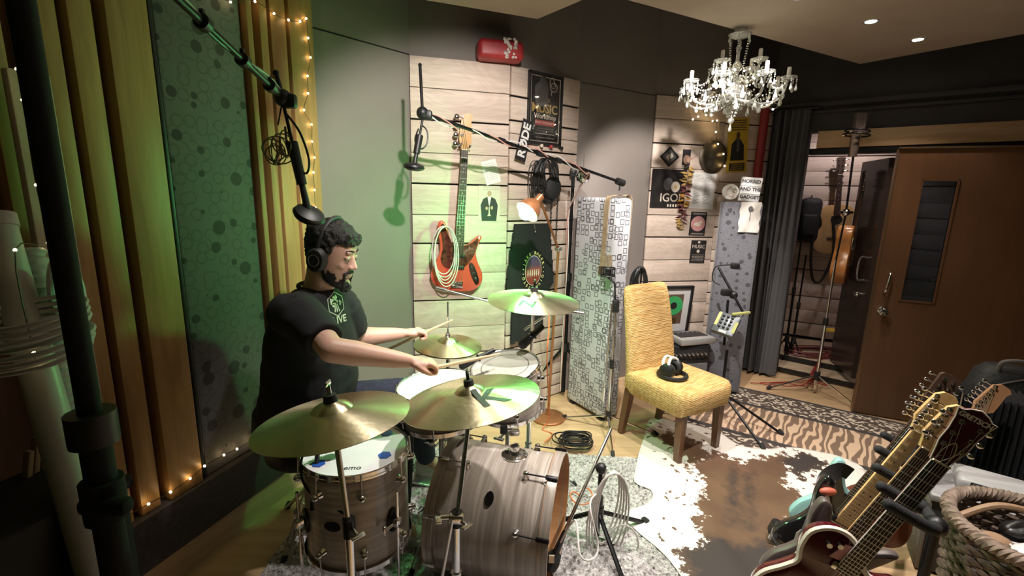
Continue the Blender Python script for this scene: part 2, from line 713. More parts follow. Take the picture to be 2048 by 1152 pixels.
# rooms behind the camera and to the far right close the space
struct(seg('wall_near', (4.9, -2.5), (-2.9, -2.5), 0, HI, 0.1, TAUPE), 'plain taupe wall')
struct(seg('wall_side', WR1, (4.9, -2.5), 0, HI, 0.1, DARKP), 'plain charcoal wall')
struct(seg('wall_corner', (-2.9, -2.5), WL0, 0, HI, 0.1, TAUPE), 'plain taupe wall')

# ceiling --------------------------------------------------------------
c1 = [Z0(850, 0, CEIL), Z0(1075, 38, CEIL), Z0(1165, 0, CEIL)]
c2 = [Z0(1255, 0, CEIL), Z0(1720, 128, CEIL), Z0(2048, 68, CEIL)]


def ext(a, b, t):
    return (a.x + (b.x - a.x) * t, a.y + (b.y - a.y) * t)


def meet(p, q, r, s):
    d1, d2 = (q - p).xy, (s - r).xy
    t = ((r - p).xy.x * d2.y - (r - p).xy.y * d2.x) / (d1.x * d2.y - d1.y * d2.x)
    return (p.x + d1.x * t, p.y + d1.y * t)


notch = meet(c1[1], c1[2], c2[1], c2[0])
e2 = ext(c2[1], c2[2], 3.2)
outl = [ext(c1[1], c1[0], 2.6), (c1[1].x, c1[1].y), notch, (c2[1].x, c2[1].y), e2, (4.9, -2.5), (-2.9, -2.5), (-2.3, -0.45)]
ceil_o = struct(MB().prism(outl, CEIL, CEIL + 0.06).build('ceiling', CEILM, smooth=0), 'warm light ceiling with recessed spots')
MB().box((1.0, 1.6, HI + 0.03), (8.5, 8.6, 0.06)).build('upper_slab', DARKP, ceil_o, world=True, smooth=0)

# recessed spotlights: the visible ones, their row and the added one
BULB = mat('lamp_glow', (1, 1, 1), 0.4, emit=(1, 0.92, 0.82), es=30)
SPOT_LABELS = ['recessed round ceiling spot nearer the chandelier of the visible pair', 'recessed round ceiling spot nearer the doorway beam', 'recessed round ceiling spot over the patterned rug', 'unseen ceiling spot added to brighten the far planks', 'recessed round ceiling spot over the edge of the drum kit', 'recessed round ceiling spot over the bass drum', 'recessed round ceiling spot over the cowhide', 'recessed round ceiling spot tilted towards the red bass']
for i, (x, y, *rest) in enumerate(DL):
    sfx = '_offscreen' if rest[-1] else ''
    t = thing('ceiling_downlight' + sfx, SPOT_LABELS[i], 'downlight', (x, y, CEIL - 0.001), 0, 'ceiling spots')
    MB().lathe([(0.028, 0.0), (0.039, -0.004), (0.042, 0.0)], 24, cap=False).build('bezel', STEEL, t)
    MB().lathe([(0.026, 0.001), (0.028, -0.0015), (0.02, -0.003), (0.0, -0.003)], 24).build('lamp_face' + sfx, BULB, t)

# room beyond the doorway ------------------------------------------------
B0, B1, B2 = (2.55, 5.35), (3.75, 4.75), (4.7, 3.3)
wall_beyond = struct(seg('wall_beyond', B0, B1, 0.0, 2.6, 0.1, GAPM), 'plank wall of the room beyond the doorway')
zs = [2.5]
while zs[-1] > 0.2:
    zs.append(zs[-1] - 0.148)
zs.append(0.14)
planks(B0, B1, zs, wall_beyond, (0.010, 0.004))
planks(B1, B2, zs, wall_beyond, (0.010, 0.004))
seg('backing', B1, B2, 0.0, 2.6, 0.1, GAPM, wall_beyond)
struct(seg('wall_passage', (2.30, 4.36), B0, 0.0, 2.6, 0.1, DARKP), 'dark side wall of the passage')
struct(MB().prism([(2.30, 4.42), (2.5, 5.4), (3.8, 4.85), (4.75, 3.3), (4.3, 2.75)], 2.6, 2.65).build('ceiling_beyond', DARKP, smooth=0), 'low dark ceiling beyond the doorway')
STEPM = wood('step_board', (0.40, 0.30, 0.20), (0.55, 0.43, 0.31), 'x', 0.5)
# raised floor with two black-nosed steps
ua = u_right(1500)
for k, (off, h) in enumerate(((0.16, 0.05), (0.42, 0.10))):
    M0 = wall_M(WR0, WR1)
    s_ = struct(MB().box((1.25, off + 0.9, h / 2 + 0.001), (2.3, 1.8, h)).xf(M0).build('trim_%d' % (3 + k), STEPM, smooth=0), ['low timber threshold step', 'raised timber floor of the next room'][k])
    MB().box((1.25, off - 0.008, h * 0.62), (2.3, 0.018, h * 0.76)).xf(M0).build('nosing', BLACK, s_, world=True)
spot('beyond_room_lamp_offscreen', (3.15, 4.35, 2.5), (3.1, 4.9, 0.9), 15, 120, 0.6, (1.0, 0.84, 0.84))
t = thing('ceiling_downlight_offscreen', 'recessed round spot in the room beyond the doorway', 'downlight', (3.15, 4.35, 2.599), 0)
MB().lathe([(0.036, 0.0), (0.047, -0.004), (0.05, 0.0)], 24, cap=False).build('bezel', STEEL, t)
MB().lathe([(0.034, 0.001), (0.036, -0.0015), (0.0, -0.003)], 24).build('lamp_face_offscreen', BULB, t)
# ================================================================== RUGS (large floor pieces first)
# grey shag rug under the drum kit
m, n, l, b = nt('shag_pile')
v = coords(n, l)
t1 = tex(n, l, 'Noise', v, scale=55, detail=4, roughness=0.7)
t2 = tex(n, l, 'Noise', v, scale=14, detail=2)
f = math_node(n, l, 'ADD', math_node(n, l, 'MULTIPLY', t1.outputs[0], 0.8), math_node(n, l, 'MULTIPLY', t2.outputs[0], 0.2))
l.new(ramp(n, l, f, [(0.36, (0.13, 0.11, 0.11)), (0.47, (0.42, 0.40, 0.39)), (0.62, (0.72, 0.70, 0.68))]), b.inputs['Base Color'])
setp(b, roughness=0.95)
bump_to(n, l, b, t1.outputs[0], 0.8, 0.02)
SHAG = m


def poly_inside(p, poly):
    r = False
    j = len(poly) - 1
    for i in range(len(poly)):
        a, c = poly[i], poly[j]
        if (a[1] > p[1]) != (c[1] > p[1]) and p[0] < (c[0] - a[0]) * (p[1] - a[1]) / (c[1] - a[1]) + a[0]:
            r = not r
        j = i
    return r


def pile(corner, ux, uy, W, D, nx, ny, h0, h1):
    ux, uy = Vector(ux).normalized(), Vector(uy).normalized()
    mb = MB()
    vs, fs = [], []
    for i in range(nx + 1):
        for j in range(ny + 1):
            e = i in (0, nx) or j in (0, ny)
            p = Vector(corner) + ux * (W * i / nx) + uy * (D * j / ny)
            z = 0.001 if e else h0 + random.random() * h1
            p += Vector((random.uniform(-1, 1), random.uniform(-1, 1), 0)) * (0.003 if not e else 0.002)
            vs.append(Vector((p.x, p.y, z)))
    for i in range(nx):
        for j in range(ny):
            a = i * (ny + 1) + j
            fs.append((a, a + 1, a + ny + 2, a + ny + 1))
    return mb.add(vs, fs)


cA = Z0(1262, 895)
tag(pile((0.97, 2.62, 0), (-1, 0.05, 0), (-0.05, -1, 0), 1.95, 1.75, 250, 230, 0.012, 0.014).build('shag_rug', SHAG), 'pale grey shaggy rug under the drum kit', 'rug')

# ================================================================== DRUMS
m, n, l, b = nt('oyster_wrap')
v = coords(n, l, (1.2, 1.2, 34))
t1 = tex(n, l, 'Noise', v, scale=1.5, detail=6, roughness=0.65, distortion=0.25)
l.new(ramp(n, l, t1.outputs[0], [(0.3, (0.22, 0.185, 0.155)), (0.5, (0.37, 0.32, 0.275)), (0.72, (0.58, 0.52, 0.46))]), b.inputs['Base Color'])
setp(b, roughness=0.28, coat=0.4)
WRAP = m
HEADW = mat('coated_head', (0.72, 0.73, 0.74), 0.45, var=0.03, scale=12)
HEADC = mat('clear_head', (0.52, 0.52, 0.46), 0.2, var=0.08, scale=5)
PLY = wood('maple_ply', (0.42, 0.20, 0.08), (0.58, 0.31, 0.14), 'z', 0.45)
BLUE = mat('blue_gel', (0.02, 0.10, 0.42), 0.3)
INK = mat('print_ink', (0.03, 0.03, 0.03), 0.5)


def lug(p0, out, L, r=0.011, mini=False):
    """tubular lug standing on the shell at p0 (local), axis z"""
    mb = MB()
    o = Vector(out)
    for dz in ((-L / 2, L / 2) if not mini else (0,)):
        mb.cyl(p0 + Vector((0, 0, dz)), p0 + o * 0.016 + Vector((0, 0, dz)), 0.016, 0.010, 14)
        mb.ball(p0 + o * 0.018 + Vector((0, 0, dz)), 0.0125, 10, 8)
    if not mini:
        mb.cyl(p0 + o * 0.018 - Vector((0, 0, L / 2)), p0 + o * 0.018 + Vector((0, 0, L / 2)), r * 0.55, n=10)
    return mb


def drum(name, label, r, h, M, nl, group=None, head=None, lower=None, hoop_mat=None, gels=None, legs=None, badge_ang=None, wood_hoop=False, front_open=False, brand=None, claw=0.0):
    t = thing(name, label, 'drum', M=M, group=group)
    th = 0.007
    MB().lathe([(r - th, 0), (r, 0), (r, h), (r - th, h), (r - th, 0)], 64, cap=False).build('shell', WRAP, t)
    MB().lathe([(r - th - 0.001, 0.004), (r - th - 0.001, h - 0.004)], 64, cap=False).build('shell_lining', PLY, t)
    if not wood_hoop:
        for nm, z, s in (('rim', h, 1), ('bottom_rim', 0, -1)):
            MB().lathe([(r + 0.003, z - s * 0.012), (r + 0.010, z - s * 0.012), (r + 0.010, z - s * 0.006), (r + 0.007, z - s * 0.004), (r + 0.007, z + s * 0.008), (r + 0.004, z + s * 0.011), (r + 0.001, z + s * 0.008), (r + 0.003, z - s * 0.012)], 64, cap=False).build(nm, CHROME, t)
    else:
        for nm, z0, z1 in (('batter_hoop', -0.024, 0.014), ('front_hoop', h - 0.014, h + 0.024)):
            q = MB().lathe([(r + 0.006, z0), (r + 0.014, z0), (r + 0.014, z1), (r + 0.006, z1), (r + 0.006, z0)], 72, cap=False).build(nm, WRAP, t)
            MB().lathe([(r + 0.005, z0 + 0.0005), (r + 0.005, z1 - 0.0005)], 72, cap=False).build('hoop_lining', PLY, q)
            MB().lathe([(r + 0.0055, z0 - 0.0006), (r + 0.0145, z0 - 0.0006), (r + 0.0145, z0 + 0.0012), (r + 0.0055, z0 + 0.0012)], 72, cap=False).build('hoop_edge', PLY, q)
    if head:
        hd = MB().lathe([(r + 0.002, h - 0.002), (r - 0.004, h + 0.003), (0, h + 0.003)], 64).build('drum_head', head, t)
        if gels:
            for gx, gy, ga in gels:
                MB().lathe([(0.0, 0.0045), (0.023, 0.003), (0.023, 0), (0, 0)], 6, (gx, gy, h + 0.003)).build('gel_pad', BLUE, hd)
        if brand:
            mbt = text_mb(brand[0], brand[1], 0.0002, shear=0.1, bold=0.0004).xf(Matrix.Translation((brand[2], brand[3], h + 0.0036)) @ Matrix.Rotation(brand[4], 4, 'Z'))
            mbt.build('brand_print', INK, hd, smooth=0)
    if lower:
        MB().lathe([(0, -0.003), (r - 0.004, -0.003), (r + 0.002, 0.002)], 64).build('lower_head', lower, t)
    for i in range(nl):
        a = 2 * pi * i / nl + claw
        out = Vector((cos(a), sin(a), 0))
        if wood_hoop:
            for z, s in ((0.10, -1), (h - 0.10, 1)):
                g = lug(out * r + Vector((0, 0, z)), out, 0, mini=True).build('lug', CHROME, t)
                ze = (h + 0.02) if s > 0 else -0.02
                cw = MB().cyl(out * (r + 0.018) + Vector((0, 0, z)), out * (r + 0.020) + Vector((0, 0, ze)), 0.0032, n=8)
                cw.box(out * (r + 0.019) + Vector((0, 0, ze - s * 0.018)), (0.014, 0.016, 0.05), Matrix.Rotation(a, 3, 'Z'), 0.004)
                cw.build('claw', BLACKM if s > 0 else CHROME, g)
        else:
            for zz, ze in ((h - max(0.05, h * 0.2), h + 0.012), (max(0.05, h * 0.2), -0.012)):
                g = lug(out * r + Vector((0, 0, zz)), out, 0, mini=True).build('lug', CHROME, t)
                MB().cyl(out * (r + 0.016) + Vector((0, 0, zz)), out * (r + 0.010) + Vector((0, 0, ze)), 0.0028, n=8).build('tension_rod', STEEL, g)
    if badge_ang is not None:
        a = badge_ang
        out = Vector((cos(a), sin(a), 0))
        x = Vector((-sin(a), cos(a), 0))
        Mb = basis(x, Vector((0, 0, 1)), out, out * (r + 0.001) + Vector((0, 0, h * 0.5)))
        bd = MB()
        bd.prism([(0.028 * cos(q), 0.017 * sin(q)) for q in [2 * pi * k / 24 for k in range(24)]], 0, 0.003, Mb).build('badge', BLACKM, t)
    return t


# floor tom ---------------------------------------------------------
ftc = P(712, 897, 1.66)
ft_h, ft_r = 0.355, 0.178
ftz = ftc.z - ft_h
ft_tilt = Matrix.Rotation(radians(2), 4, 'X')
ft = drum('floor_tom', 'grey wood-look floor tom with white head and blue gel pads', ft_r, ft_h, Matrix.Translation((ftc.x, ftc.y, ftz)), 8, 'drums of the kit', HEADW, HEADW, badge_ang=radians(-98), claw=radians(-67),
          gels=[(0.082, 0.105, 0), (0.115, -0.045, 0), (-0.09, -0.105, 0)], brand=('Remo', 0.032, 0.02, -0.125, radians(6)))
for a in (radians(-141), radians(-33), radians(90)):
    out = Vector((cos(a), sin(a), 0))
    x = Vector((-sin(a), cos(a), 0))
    br = MB()
    Mb = basis(x, Vector((0, 0, 1)), out, out * (ft_r + 0.001) + Vector((0, 0, ft_h * 0.42)))
    br.prism([(0.026 * cos(q), 0.045 * sin(q)) for q in [2 * pi * k / 24 for k in range(24)]], 0, 0.006, Mb)
    bo = br.build('leg_bracket', BLACKM, ft)
    MB().box(out * (ft_r + 0.022) + Vector((0, 0, ft_h * 0.42)), (0.03, 0.026, 0.034), Matrix.Rotation(a, 3, 'Z'), 0.006).cyl(out * (ft_r + 0.022) + Vector((0, 0, ft_h * 0.42)) - x * 0.02, out * (ft_r + 0.022) + Vector((0, 0, ft_h * 0.42)) - x * 0.055, 0.006).box(out * (ft_r + 0.022) + Vector((0, 0, ft_h * 0.42)) - x * 0.055, (0.012, 0.012, 0.035), None, 0.004).build('clamp', CHROME, bo)
    lg = MB().tube(smooth_path([out * (ft_r + 0.026) + Vector((0, 0, ft_h * 0.75)), out * (ft_r + 0.026) + Vector((0, 0, 0.0)), out * (ft_r + 0.026) + Vector((0, 0, -ftz * 0.6)), out * (ft_r + 0.05) + Vector((0, 0, -ftz + 0.02))], 5), 0.005, 10).build('leg', CHROME, ft)
    MB().cyl(out * (ft_r + 0.048) + Vector((0, 0, -ftz + 0.026)), out * (ft_r + 0.052) + Vector((0, 0, -ftz + 0.002)), 0.011, 0.014).build('rubber_foot', RUBBER, lg)

# bass drum ----------------------------------------------------------
bd_r, bd_h = 0.262, 0.44
bd_a = radians(-15)
bd_ax = Vector((cos(bd_a), sin(bd_a), 0))
bd_front = Vector((0.195, 1.70, 0.28))
bd_back = bd_front - bd_ax * bd_h
bdM = basis(Vector((0, 0, 1)), Vector((0, 0, 1)).cross(bd_ax) * -1 if False else bd_ax.cross(Vector((0, 0, 1))), bd_ax, bd_back)
bd = drum('bass_drum', 'large grey wood-look bass drum lying on its side with an open front', bd_r, bd_h, bdM, 8, 'drums of the kit', wood_hoop=True, lower=HEADW, claw=radians(22), badge_ang=radians(46))
ny = bdM.to_3x3() @ Vector((0, 1, 0))
# tom mount plate on top (local +x is up)
pm = MB().lathe([(0.0, 0.006), (0.05, 0.006), (0.055, 0.003), (0.055, 0.0), (0, 0)], 28, (bd_r - 0.002, -0.01, bd_h * 0.60), (1, 0, 0.0)).build('tom_mount', CHROME, bd)
MB().lathe([(0.020, 0.0), (0.020, 0.034), (0.013, 0.036), (0.013, 0.002)], 20, (bd_r + 0.004, -0.01, bd_h * 0.60), (1, 0, 0), cap=False).box((bd_r + 0.02, -0.034, bd_h * 0.60), (0.03, 0.02, 0.02), None, 0.004).build('mount_socket', CHROME, pm)
# spurs
for s in (-1, 1):
    a = s * radians(118)
    o_ = Vector((cos(a), sin(a), 0)) * bd_r
    bs = MB().box(o_ + Vector((0, 0, bd_h * 0.74)), (0.05, 0.05, 0.05), Matrix.Rotation(a, 3, 'Z'), 0.01).build('spur_bracket', CHROME, bd)
    MB().cyl(o_ * 1.06 + Vector((0, 0, bd_h * 0.74)), Vector((-0.30, s * 0.335, bd_h * 0.95)), 0.008).build('spur', CHROME, bs)

# snare -----------------------------------------------------------------
sn = P(882, 772, 2.02)
snM = Matrix.Translation((sn.x, sn.y, sn.z - 0.14)) @ Matrix.Rotation(radians(-3), 4, 'Y')
drum('snare_drum', 'chrome-rimmed snare drum with white head between the drummer and the hi-hat', 0.178, 0.14, snM, 8, 'drums of the kit', HEADW, HEADW)
# rack tom on a basket stand -----------------------------------------------
tm = P(1010, 733, 2.12)
tM = Matrix.Translation(tm) @ Matrix.Rotation(radians(-9), 4, 'Y') @ Matrix.Rotation(radians(7), 4, 'X') @ Matrix.Translation((0, 0, -0.21))
tom = drum('rack_tom', 'small grey wood-look tom tilted on a stand with a clear head', 0.153, 0.21, tM, 6, 'drums of the kit', HEADC, HEADW, claw=radians(-20))
MB().lathe([(0.108, 0.2135), (0.111, 0.2136)], 48, cap=False).build('head_ring', INK, tom)


# stands ------------------------------------------------------------------
def tripod(t, base, z_hub, spread, ang0=0.0, r=0.007, m_=None, foot=RUBBER, n=3, brace=True, doublebar=False, angs=None):
    """legs below a hub, feet on the floor, in world coordinates"""
    m_ = m_ or CHROME
    hub = Vector((base[0], base[1], z_hub))
    for k in range(n):
        a = angs[k] if angs else ang0 + 2 * pi * k / n
        sp = spread
        ft_ = Vector((base[0] + cos(a) * sp, base[1] + sin(a) * sp, 0.012))
        mb = MB()
        if doublebar:
            sd = Vector((-sin(a), cos(a), 0)) * 0.012
            mb.tube([hub + sd, ft_ + sd], r * 0.7, 8).tube([hub - sd, ft_ - sd], r * 0.7, 8)
        else:
            mb.tube([hub + Vector((cos(a), sin(a), 0)) * 0.015, ft_], r, 8)
        lg = mb.build('leg', m_, t, world=True)
        if brace:
            MB().tube([Vector((base[0], base[1], max(z_hub - 0.16, 0.05))), hub.lerp(ft_, 0.55)], r * 0.6, 6).build('brace', m_, lg, world=True)
        MB().cyl(ft_ + Vector((0, 0, 0.012)) - (ft_ - hub).normalized() * 0.02, ft_ + (ft_ - hub).normalized() * 0.012, r * 1.7, r * 1.8, 10).build('rubber_foot', foot, lg, world=True)


def wing(mb, p, ax, s=1.0):
    p = Vector(p)
    ax = Vector(ax).normalized()
    mb.cyl(p, p + ax * 0.03 * s, 0.006 * s)
    x, y, z = frame_from(ax)
    M = Matrix((x, y, z)).transposed()
    mb.box(p + ax * 0.034 * s, (0.036 * s, 0.006 * s, 0.014 * s), M, 0.003)
    return mb


m, n, l, b = nt('cymbal_bronze')
tc = n.new('ShaderNodeTexCoord')
sp_ = n.new('ShaderNodeSeparateXYZ')
l.new(tc.outputs['Object'], sp_.inputs[0])
rr = math_node(n, l, 'SQRT', math_node(n, l, 'ADD', math_node(n, l, 'POWER', sp_.outputs[0], 2.0), math_node(n, l, 'POWER', sp_.outputs[1], 2.0)))
cb = n.new('ShaderNodeCombineXYZ')
l.new(math_node(n, l, 'MULTIPLY', rr, 260.0), cb.inputs[0])
gr = n.new('ShaderNodeTexNoise')
gr.inputs['Scale'].default_value = 1.0
gr.inputs['Detail'].default_value = 3
l.new(cb.outputs[0], gr.inputs['Vector'])
hm = n.new('ShaderNodeTexNoise')
hm.inputs['Scale'].default_value = 38
hm.inputs['Detail'].default_value = 1
l.new(tc.outputs['Object'], hm.inputs['Vector'])
pt = n.new('ShaderNodeTexNoise')
pt.inputs['Scale'].default_value = 7
pt.inputs['Detail'].default_value = 4
l.new(tc.outputs['Object'], pt.inputs['Vector'])
l.new(ramp(n, l, pt.outputs[0], [(0.3, (0.58, 0.50, 0.32)), (0.7, (0.74, 0.66, 0.46))]), b.inputs['Base Color'])
setp(b, metallic=1.0, roughness=0.32, anisotropic=0.8, anisotropic_rotation=0.25)
tg = n.new('ShaderNodeTangent')
tg.direction_type = 'RADIAL'
tg.axis = 'Z'
l.new(tg.outputs[0], b.inputs['Tangent'])
hh = math_node(n, l, 'ADD', math_node(n, l, 'MULTIPLY', gr.outputs[0], 0.25), math_node(n, l, 'MULTIPLY', hm.outputs[0], 1.0))
bump_to(n, l, b, hh, 0.22, 0.004)
BRONZE = m


def cym_prof(R, bell=0.055, bow=0.03):
    def z(r):
        if r < bell:
            return bow + 0.022 * (1 - (r / bell) ** 2) ** 0.7
        q = (r - bell) / (R - bell)
        return bow * (1 - q ** 1.25)
    return z


def cymbal(name, label, R, M, group=None, logo=None, bell=0.055, bow=0.03, flip=False, nut=True):
    t = thing(name, label, 'cymbal', M=M, group=group)
    z = cym_prof(R, bell, bow)
    rs = [0.006] + [bell * k / 6 for k in range(1, 7)] + [bell + (R - bell) * k / 16 for k in range(1, 17)]
    s = -1 if flip else 1
    pr = [(r, s * z(r)) for r in rs]
    pr += [(R, s * z(R) - 0.0012)] + [(r, s * z(r) - 0.0015) for r in reversed(rs)]
    MB().lathe(pr, 72, cap=False).build('cymbal_disc', BRONZE, t)
    if nut:
        f_ = MB().cyl((0, 0, z(0) - 0.002), (0, 0, z(0) + 0.018), 0.019, 0.017, 18).build('felt', RUBBER, t)
        wing(MB(), (0, 0, z(0) + 0.016), (0, 0, 1), 1.0).build('wing_nut', CHROME if nut == 1 else BLACKM, t)
    for (txt, size, x, y, ang, col) in (logo or []):
        mb = text_mb(txt, size, 0, bold=size * 0.02)
        Mx = Matrix.Translation((x, y, 0)) @ Matrix.Rotation(ang, 4, 'Z')
        # subdivide is not needed: letters are short and follow the bow
        vs = []
        for p in mb.v:
            q = Mx @ p
            q.z = z(hypot(q.x, q.y)) + 0.0012
            vs.append(q)
        mb.v = vs
        mb.build('logo_print', col, t, smooth=0)
    return t


def tiltM(p, rx, ry, rz=0):
    return Matrix.Translation(p) @ Matrix.Rotation(radians(rx), 4, 'X') @ Matrix.Rotation(radians(ry), 4, 'Y') @ Matrix.Rotation(radians(rz), 4, 'Z')


crl = P(667, 838, 1.27)
cymbal('crash_cymbal', 'bronze crash cymbal over the floor tom, beside the drummer', 0.205, tiltM(crl, -3, -7), 'cymbals of the kit')
rd = P(942, 797, 1.66)
cymbal('ride_cymbal', 'large bronze ride cymbal with black K print above the bass drum', 0.247, tiltM(rd, -3, -9), 'cymbals of the kit', [('K', 0.16, 0.075, -0.075, radians(28), INK)], nut=2)
crb = P(1067, 602, 2.28)
cymbal('crash_cymbal', 'greenish lit crash cymbal high over the small tom, before the hanging shirt', 0.226, tiltM(crb, 3, 2), 'cymbals of the kit', [('Z', 0.10, -0.03, -0.12, radians(70), INK)], nut=2)
hhp = P(896, 690, 2.42)
hhM = tiltM(hhp, 2, 3)
cymbal('hi_hat_cymbal', 'upper hi-hat cymbal under the red bass guitar', 0.176, hhM, 'hi-hat pair', bow=0.022, nut=0)
cymbal('hi_hat_cymbal', 'lower inverted hi-hat cymbal of the pair', 0.176, hhM @ Matrix.Translation((0, 0, -0.006)), 'hi-hat pair', bow=0.022, flip=True, nut=0)


def cym_stand(label, top, axis_tilt, base, z_hub, spread, ang0, z_join, parts=True, m_=CHROME):
    """straight or offset cymbal stand in world coordinates: base tube, upper tube, tilter"""
    t = thing('cymbal_stand', label, 'stand', (base[0], base[1], 0), 0, 'cymbal stands')
    bx = Vector((base[0], base[1], 0))
    MB().cyl(bx + Vector((0, 0, 0.05)), bx + Vector((0, 0, z_join)), 0.0125, n=16).build('lower_tube', m_, t, world=True)
    top = Vector(top)
    j = Vector((base[0], base[1], z_join))
    MB().cyl(j - Vector((0, 0, 0.02)), j + Vector((0, 0, 0.035)), 0.018, n=16).build('collar', BLACKM, t, world=True)
    wg = wing(MB(), j + Vector((0.012, -0.012, 0.01)), (0.7, -0.7, 0), 1.1).build('wing_bolt', m_, t, world=True)
    MB().cyl(j, top, 0.0085, n=14).build('upper_tube', m_, t, world=True)
    MB().box(top + Vector((0, 0, -0.005)), (0.026, 0.02, 0.03), None, 0.006).cyl(top + Vector((-0.02, 0, -0.005)), top + Vector((0.02, 0, -0.005)), 0.009).build('tilter', m_, t, world=True)
    MB().cyl(top, top + Vector(axis_tilt).normalized() * 0.05, 0.004, n=8).build('tilter_rod', m_, t, world=True)
    MB().cyl((base[0], base[1], z_hub - 0.02), (base[0], base[1], z_hub + 0.02), 0.018, n=16).build('leg_collar', m_, t, world=True)
    tripod(t, base, z_hub, spread, ang0, 0.006, m_, doublebar=True, brace=True)
    return t


def upv(M):
    return (M.to_3x3() @ Vector((0, 0, 1))).normalized()


cl_top = crl + Vector((0, 0, -0.012))
cym_stand('straight chrome stand carrying the crash cymbal over the floor tom', cl_top, (0, 0, 1), (crl.x + 0.035, crl.y - 0.02), 0.26, 0.26, 0.4, 0.66)
rd_top = rd + Vector((0, 0, -0.012))
cs = cym_stand('chrome boom stand carrying the ride cymbal in front of the bass drum', rd_top, (0, 0, 1), (rd.x - 0.03, rd.y - 0.17), 0.3, 0.28, 0.9, 0.52)
# hanging boom end of the ride stand
bxp = Vector((rd.x - 0.03, rd.y - 0.17, 0.52))
MB().cyl(bxp + Vector((-0.012, -0.02, 0.02)), bxp + Vector((-0.05, -0.03, -0.22)), 0.006).build('boom_tail', STEEL, cs, world=True)
wing(MB(), bxp + Vector((-0.01, 0, 0.015)), (-1, -0.2, 0), 1.5).box(bxp + Vector((0, -0.005, 0.015)), (0.05, 0.035, 0.035), None, 0.008).build('boom_clamp', CHROME, cs, world=True)
cb_top = crb + Vector((0, 0, -0.012))
cbs = cym_stand('chrome stand carrying the crash cymbal before the hanging shirt', cb_top, (0, 0, 1), (crb.x + 0.0, crb.y + 0.05), 0.28, 0.28, 0.2, 0.70)
MB().cyl(crb + Vector((-0.04, 0.04, -0.16)), crb + Vector((0.13, 0.02, -0.03)), 0.006).build('boom_tail', CHROME, cbs, world=True)

# hi-hat stand
hs = thing('hi_hat_stand', 'chrome hi-hat stand with pedal beside the snare drum', 'stand', (hhp.x, hhp.y, 0))
MB().cyl((hhp.x, hhp.y, 0.06), (hhp.x, hhp.y, hhp.z - 0.05), 0.011).build('lower_tube', CHROME, hs, world=True)
MB().cyl((hhp.x, hhp.y, 0.06), hhp + Vector((0.0, 0, 0.23)), 0.0035, n=8).build('pull_rod', CHROME, hs, world=True)
MB().cyl(hhp + Vector((0, 0, 0.02)), hhp + Vector((0, 0, 0.065)), 0.010).cyl(hhp + Vector((0, 0, 0.043)), hhp + Vector((0, 0, 0.055)), 0.016).build('clutch', CHROME, hs, world=True)
tripod(hs, (hhp.x, hhp.y), 0.32, 0.27, 0.5, 0.006, CHROME, doublebar=True)
MB().box((hhp.x - 0.18, hhp.y, 0.045), (0.27, 0.085, 0.012), Matrix.Rotation(radians(12), 3, 'Y'), 0.004).build('foot_board', STEEL, hs, world=True)

# snare stand and tom stand (baskets)
for nm, lb, c_, zb, r_ in (('snare_stand', 'chrome basket stand under the snare drum', Vector((sn.x, sn.y, 0)), sn.z - 0.155, 0.15), ('tom_stand', 'chrome basket stand under the small tilted tom', Vector((tm.x + 0.02, tm.y + 0.01, 0)), tm.z - 0.245, 0.13)):
    s_ = thing(nm, lb, 'stand', c_)
    MB().cyl(c_ + Vector((0, 0, 0.06)), c_ + Vector((0, 0, zb - 0.08)), 0.012).build('tube', CHROME, s_, world=True)
    MB().ball(c_ + Vector((0, 0, zb - 0.07)), 0.024, 12, 8).box(c_ + Vector((0.03, -0.01, zb - 0.08)), (0.05, 0.03, 0.03), None, 0.008).build('ball_joint', CHROME, s_, world=True)
    wing(MB(), c_ + Vector((-0.02, -0.03, zb - 0.08)), (-0.4, -0.9, 0), 1.4).build('wing_bolt', CHROME, s_, world=True)
    for k in range(3):
        a = 0.4 + 2 * pi * k / 3
        e = c_ + Vector((cos(a) * r_, sin(a) * r_, zb))
        arm = MB().tube(smooth_path([c_ + Vector((0, 0, zb - 0.06)), c_ + Vector((cos(a) * r_ * 0.6, sin(a) * r_ * 0.6, zb - 0.02)), e], 4), 0.006, 8).build('basket_arm', CHROME, s_, world=True)
        MB().box(e + Vector((cos(a), sin(a), 0)) * 0.012 + Vector((0, 0, 0.005)), (0.03, 0.03, 0.04), Matrix.Rotation(a, 3, 'Z'), 0.006).build('grip', RUBBER, arm, world=True)
    tripod(s_, (c_.x, c_.y), 0.26, 0.24, 0.1 if nm == 'snare_stand' else 0.75, 0.006, CHROME, doublebar=True)

# kick pedal
kp = bd_back - bd_ax * 0.10
kd = thing('kick_pedal', 'chrome kick pedal clamped behind the bass drum', 'pedal', (kp.x, kp.y, 0), bd_a)
MB().box((-0.10, 0, 0.045), (0.26, 0.09, 0.012), Matrix.Rotation(radians(-13), 3, 'Y'), 0.004).build('foot_board', STEEL, kd)
MB().box((-0.09, 0, 0.008), (0.32, 0.10, 0.01), None, 0.003).build('base_plate', BLACKM, kd)
for s in (-1, 1):
    MB().cyl((0.04, s * 0.055, 0.01), (0.04, s * 0.055, 0.21), 0.009).build('upright', CHROME, kd)
MB().cyl((0.04, -0.065, 0.20), (0.04, 0.065, 0.20), 0.007).cyl((0.04, 0, 0.20), (0.02, 0, 0.36), 0.004).ball((0.028, 0, 0.36), 0.028, 12, 8, (0.9, 0.8, 1)).build('beater', STEEL, kd)

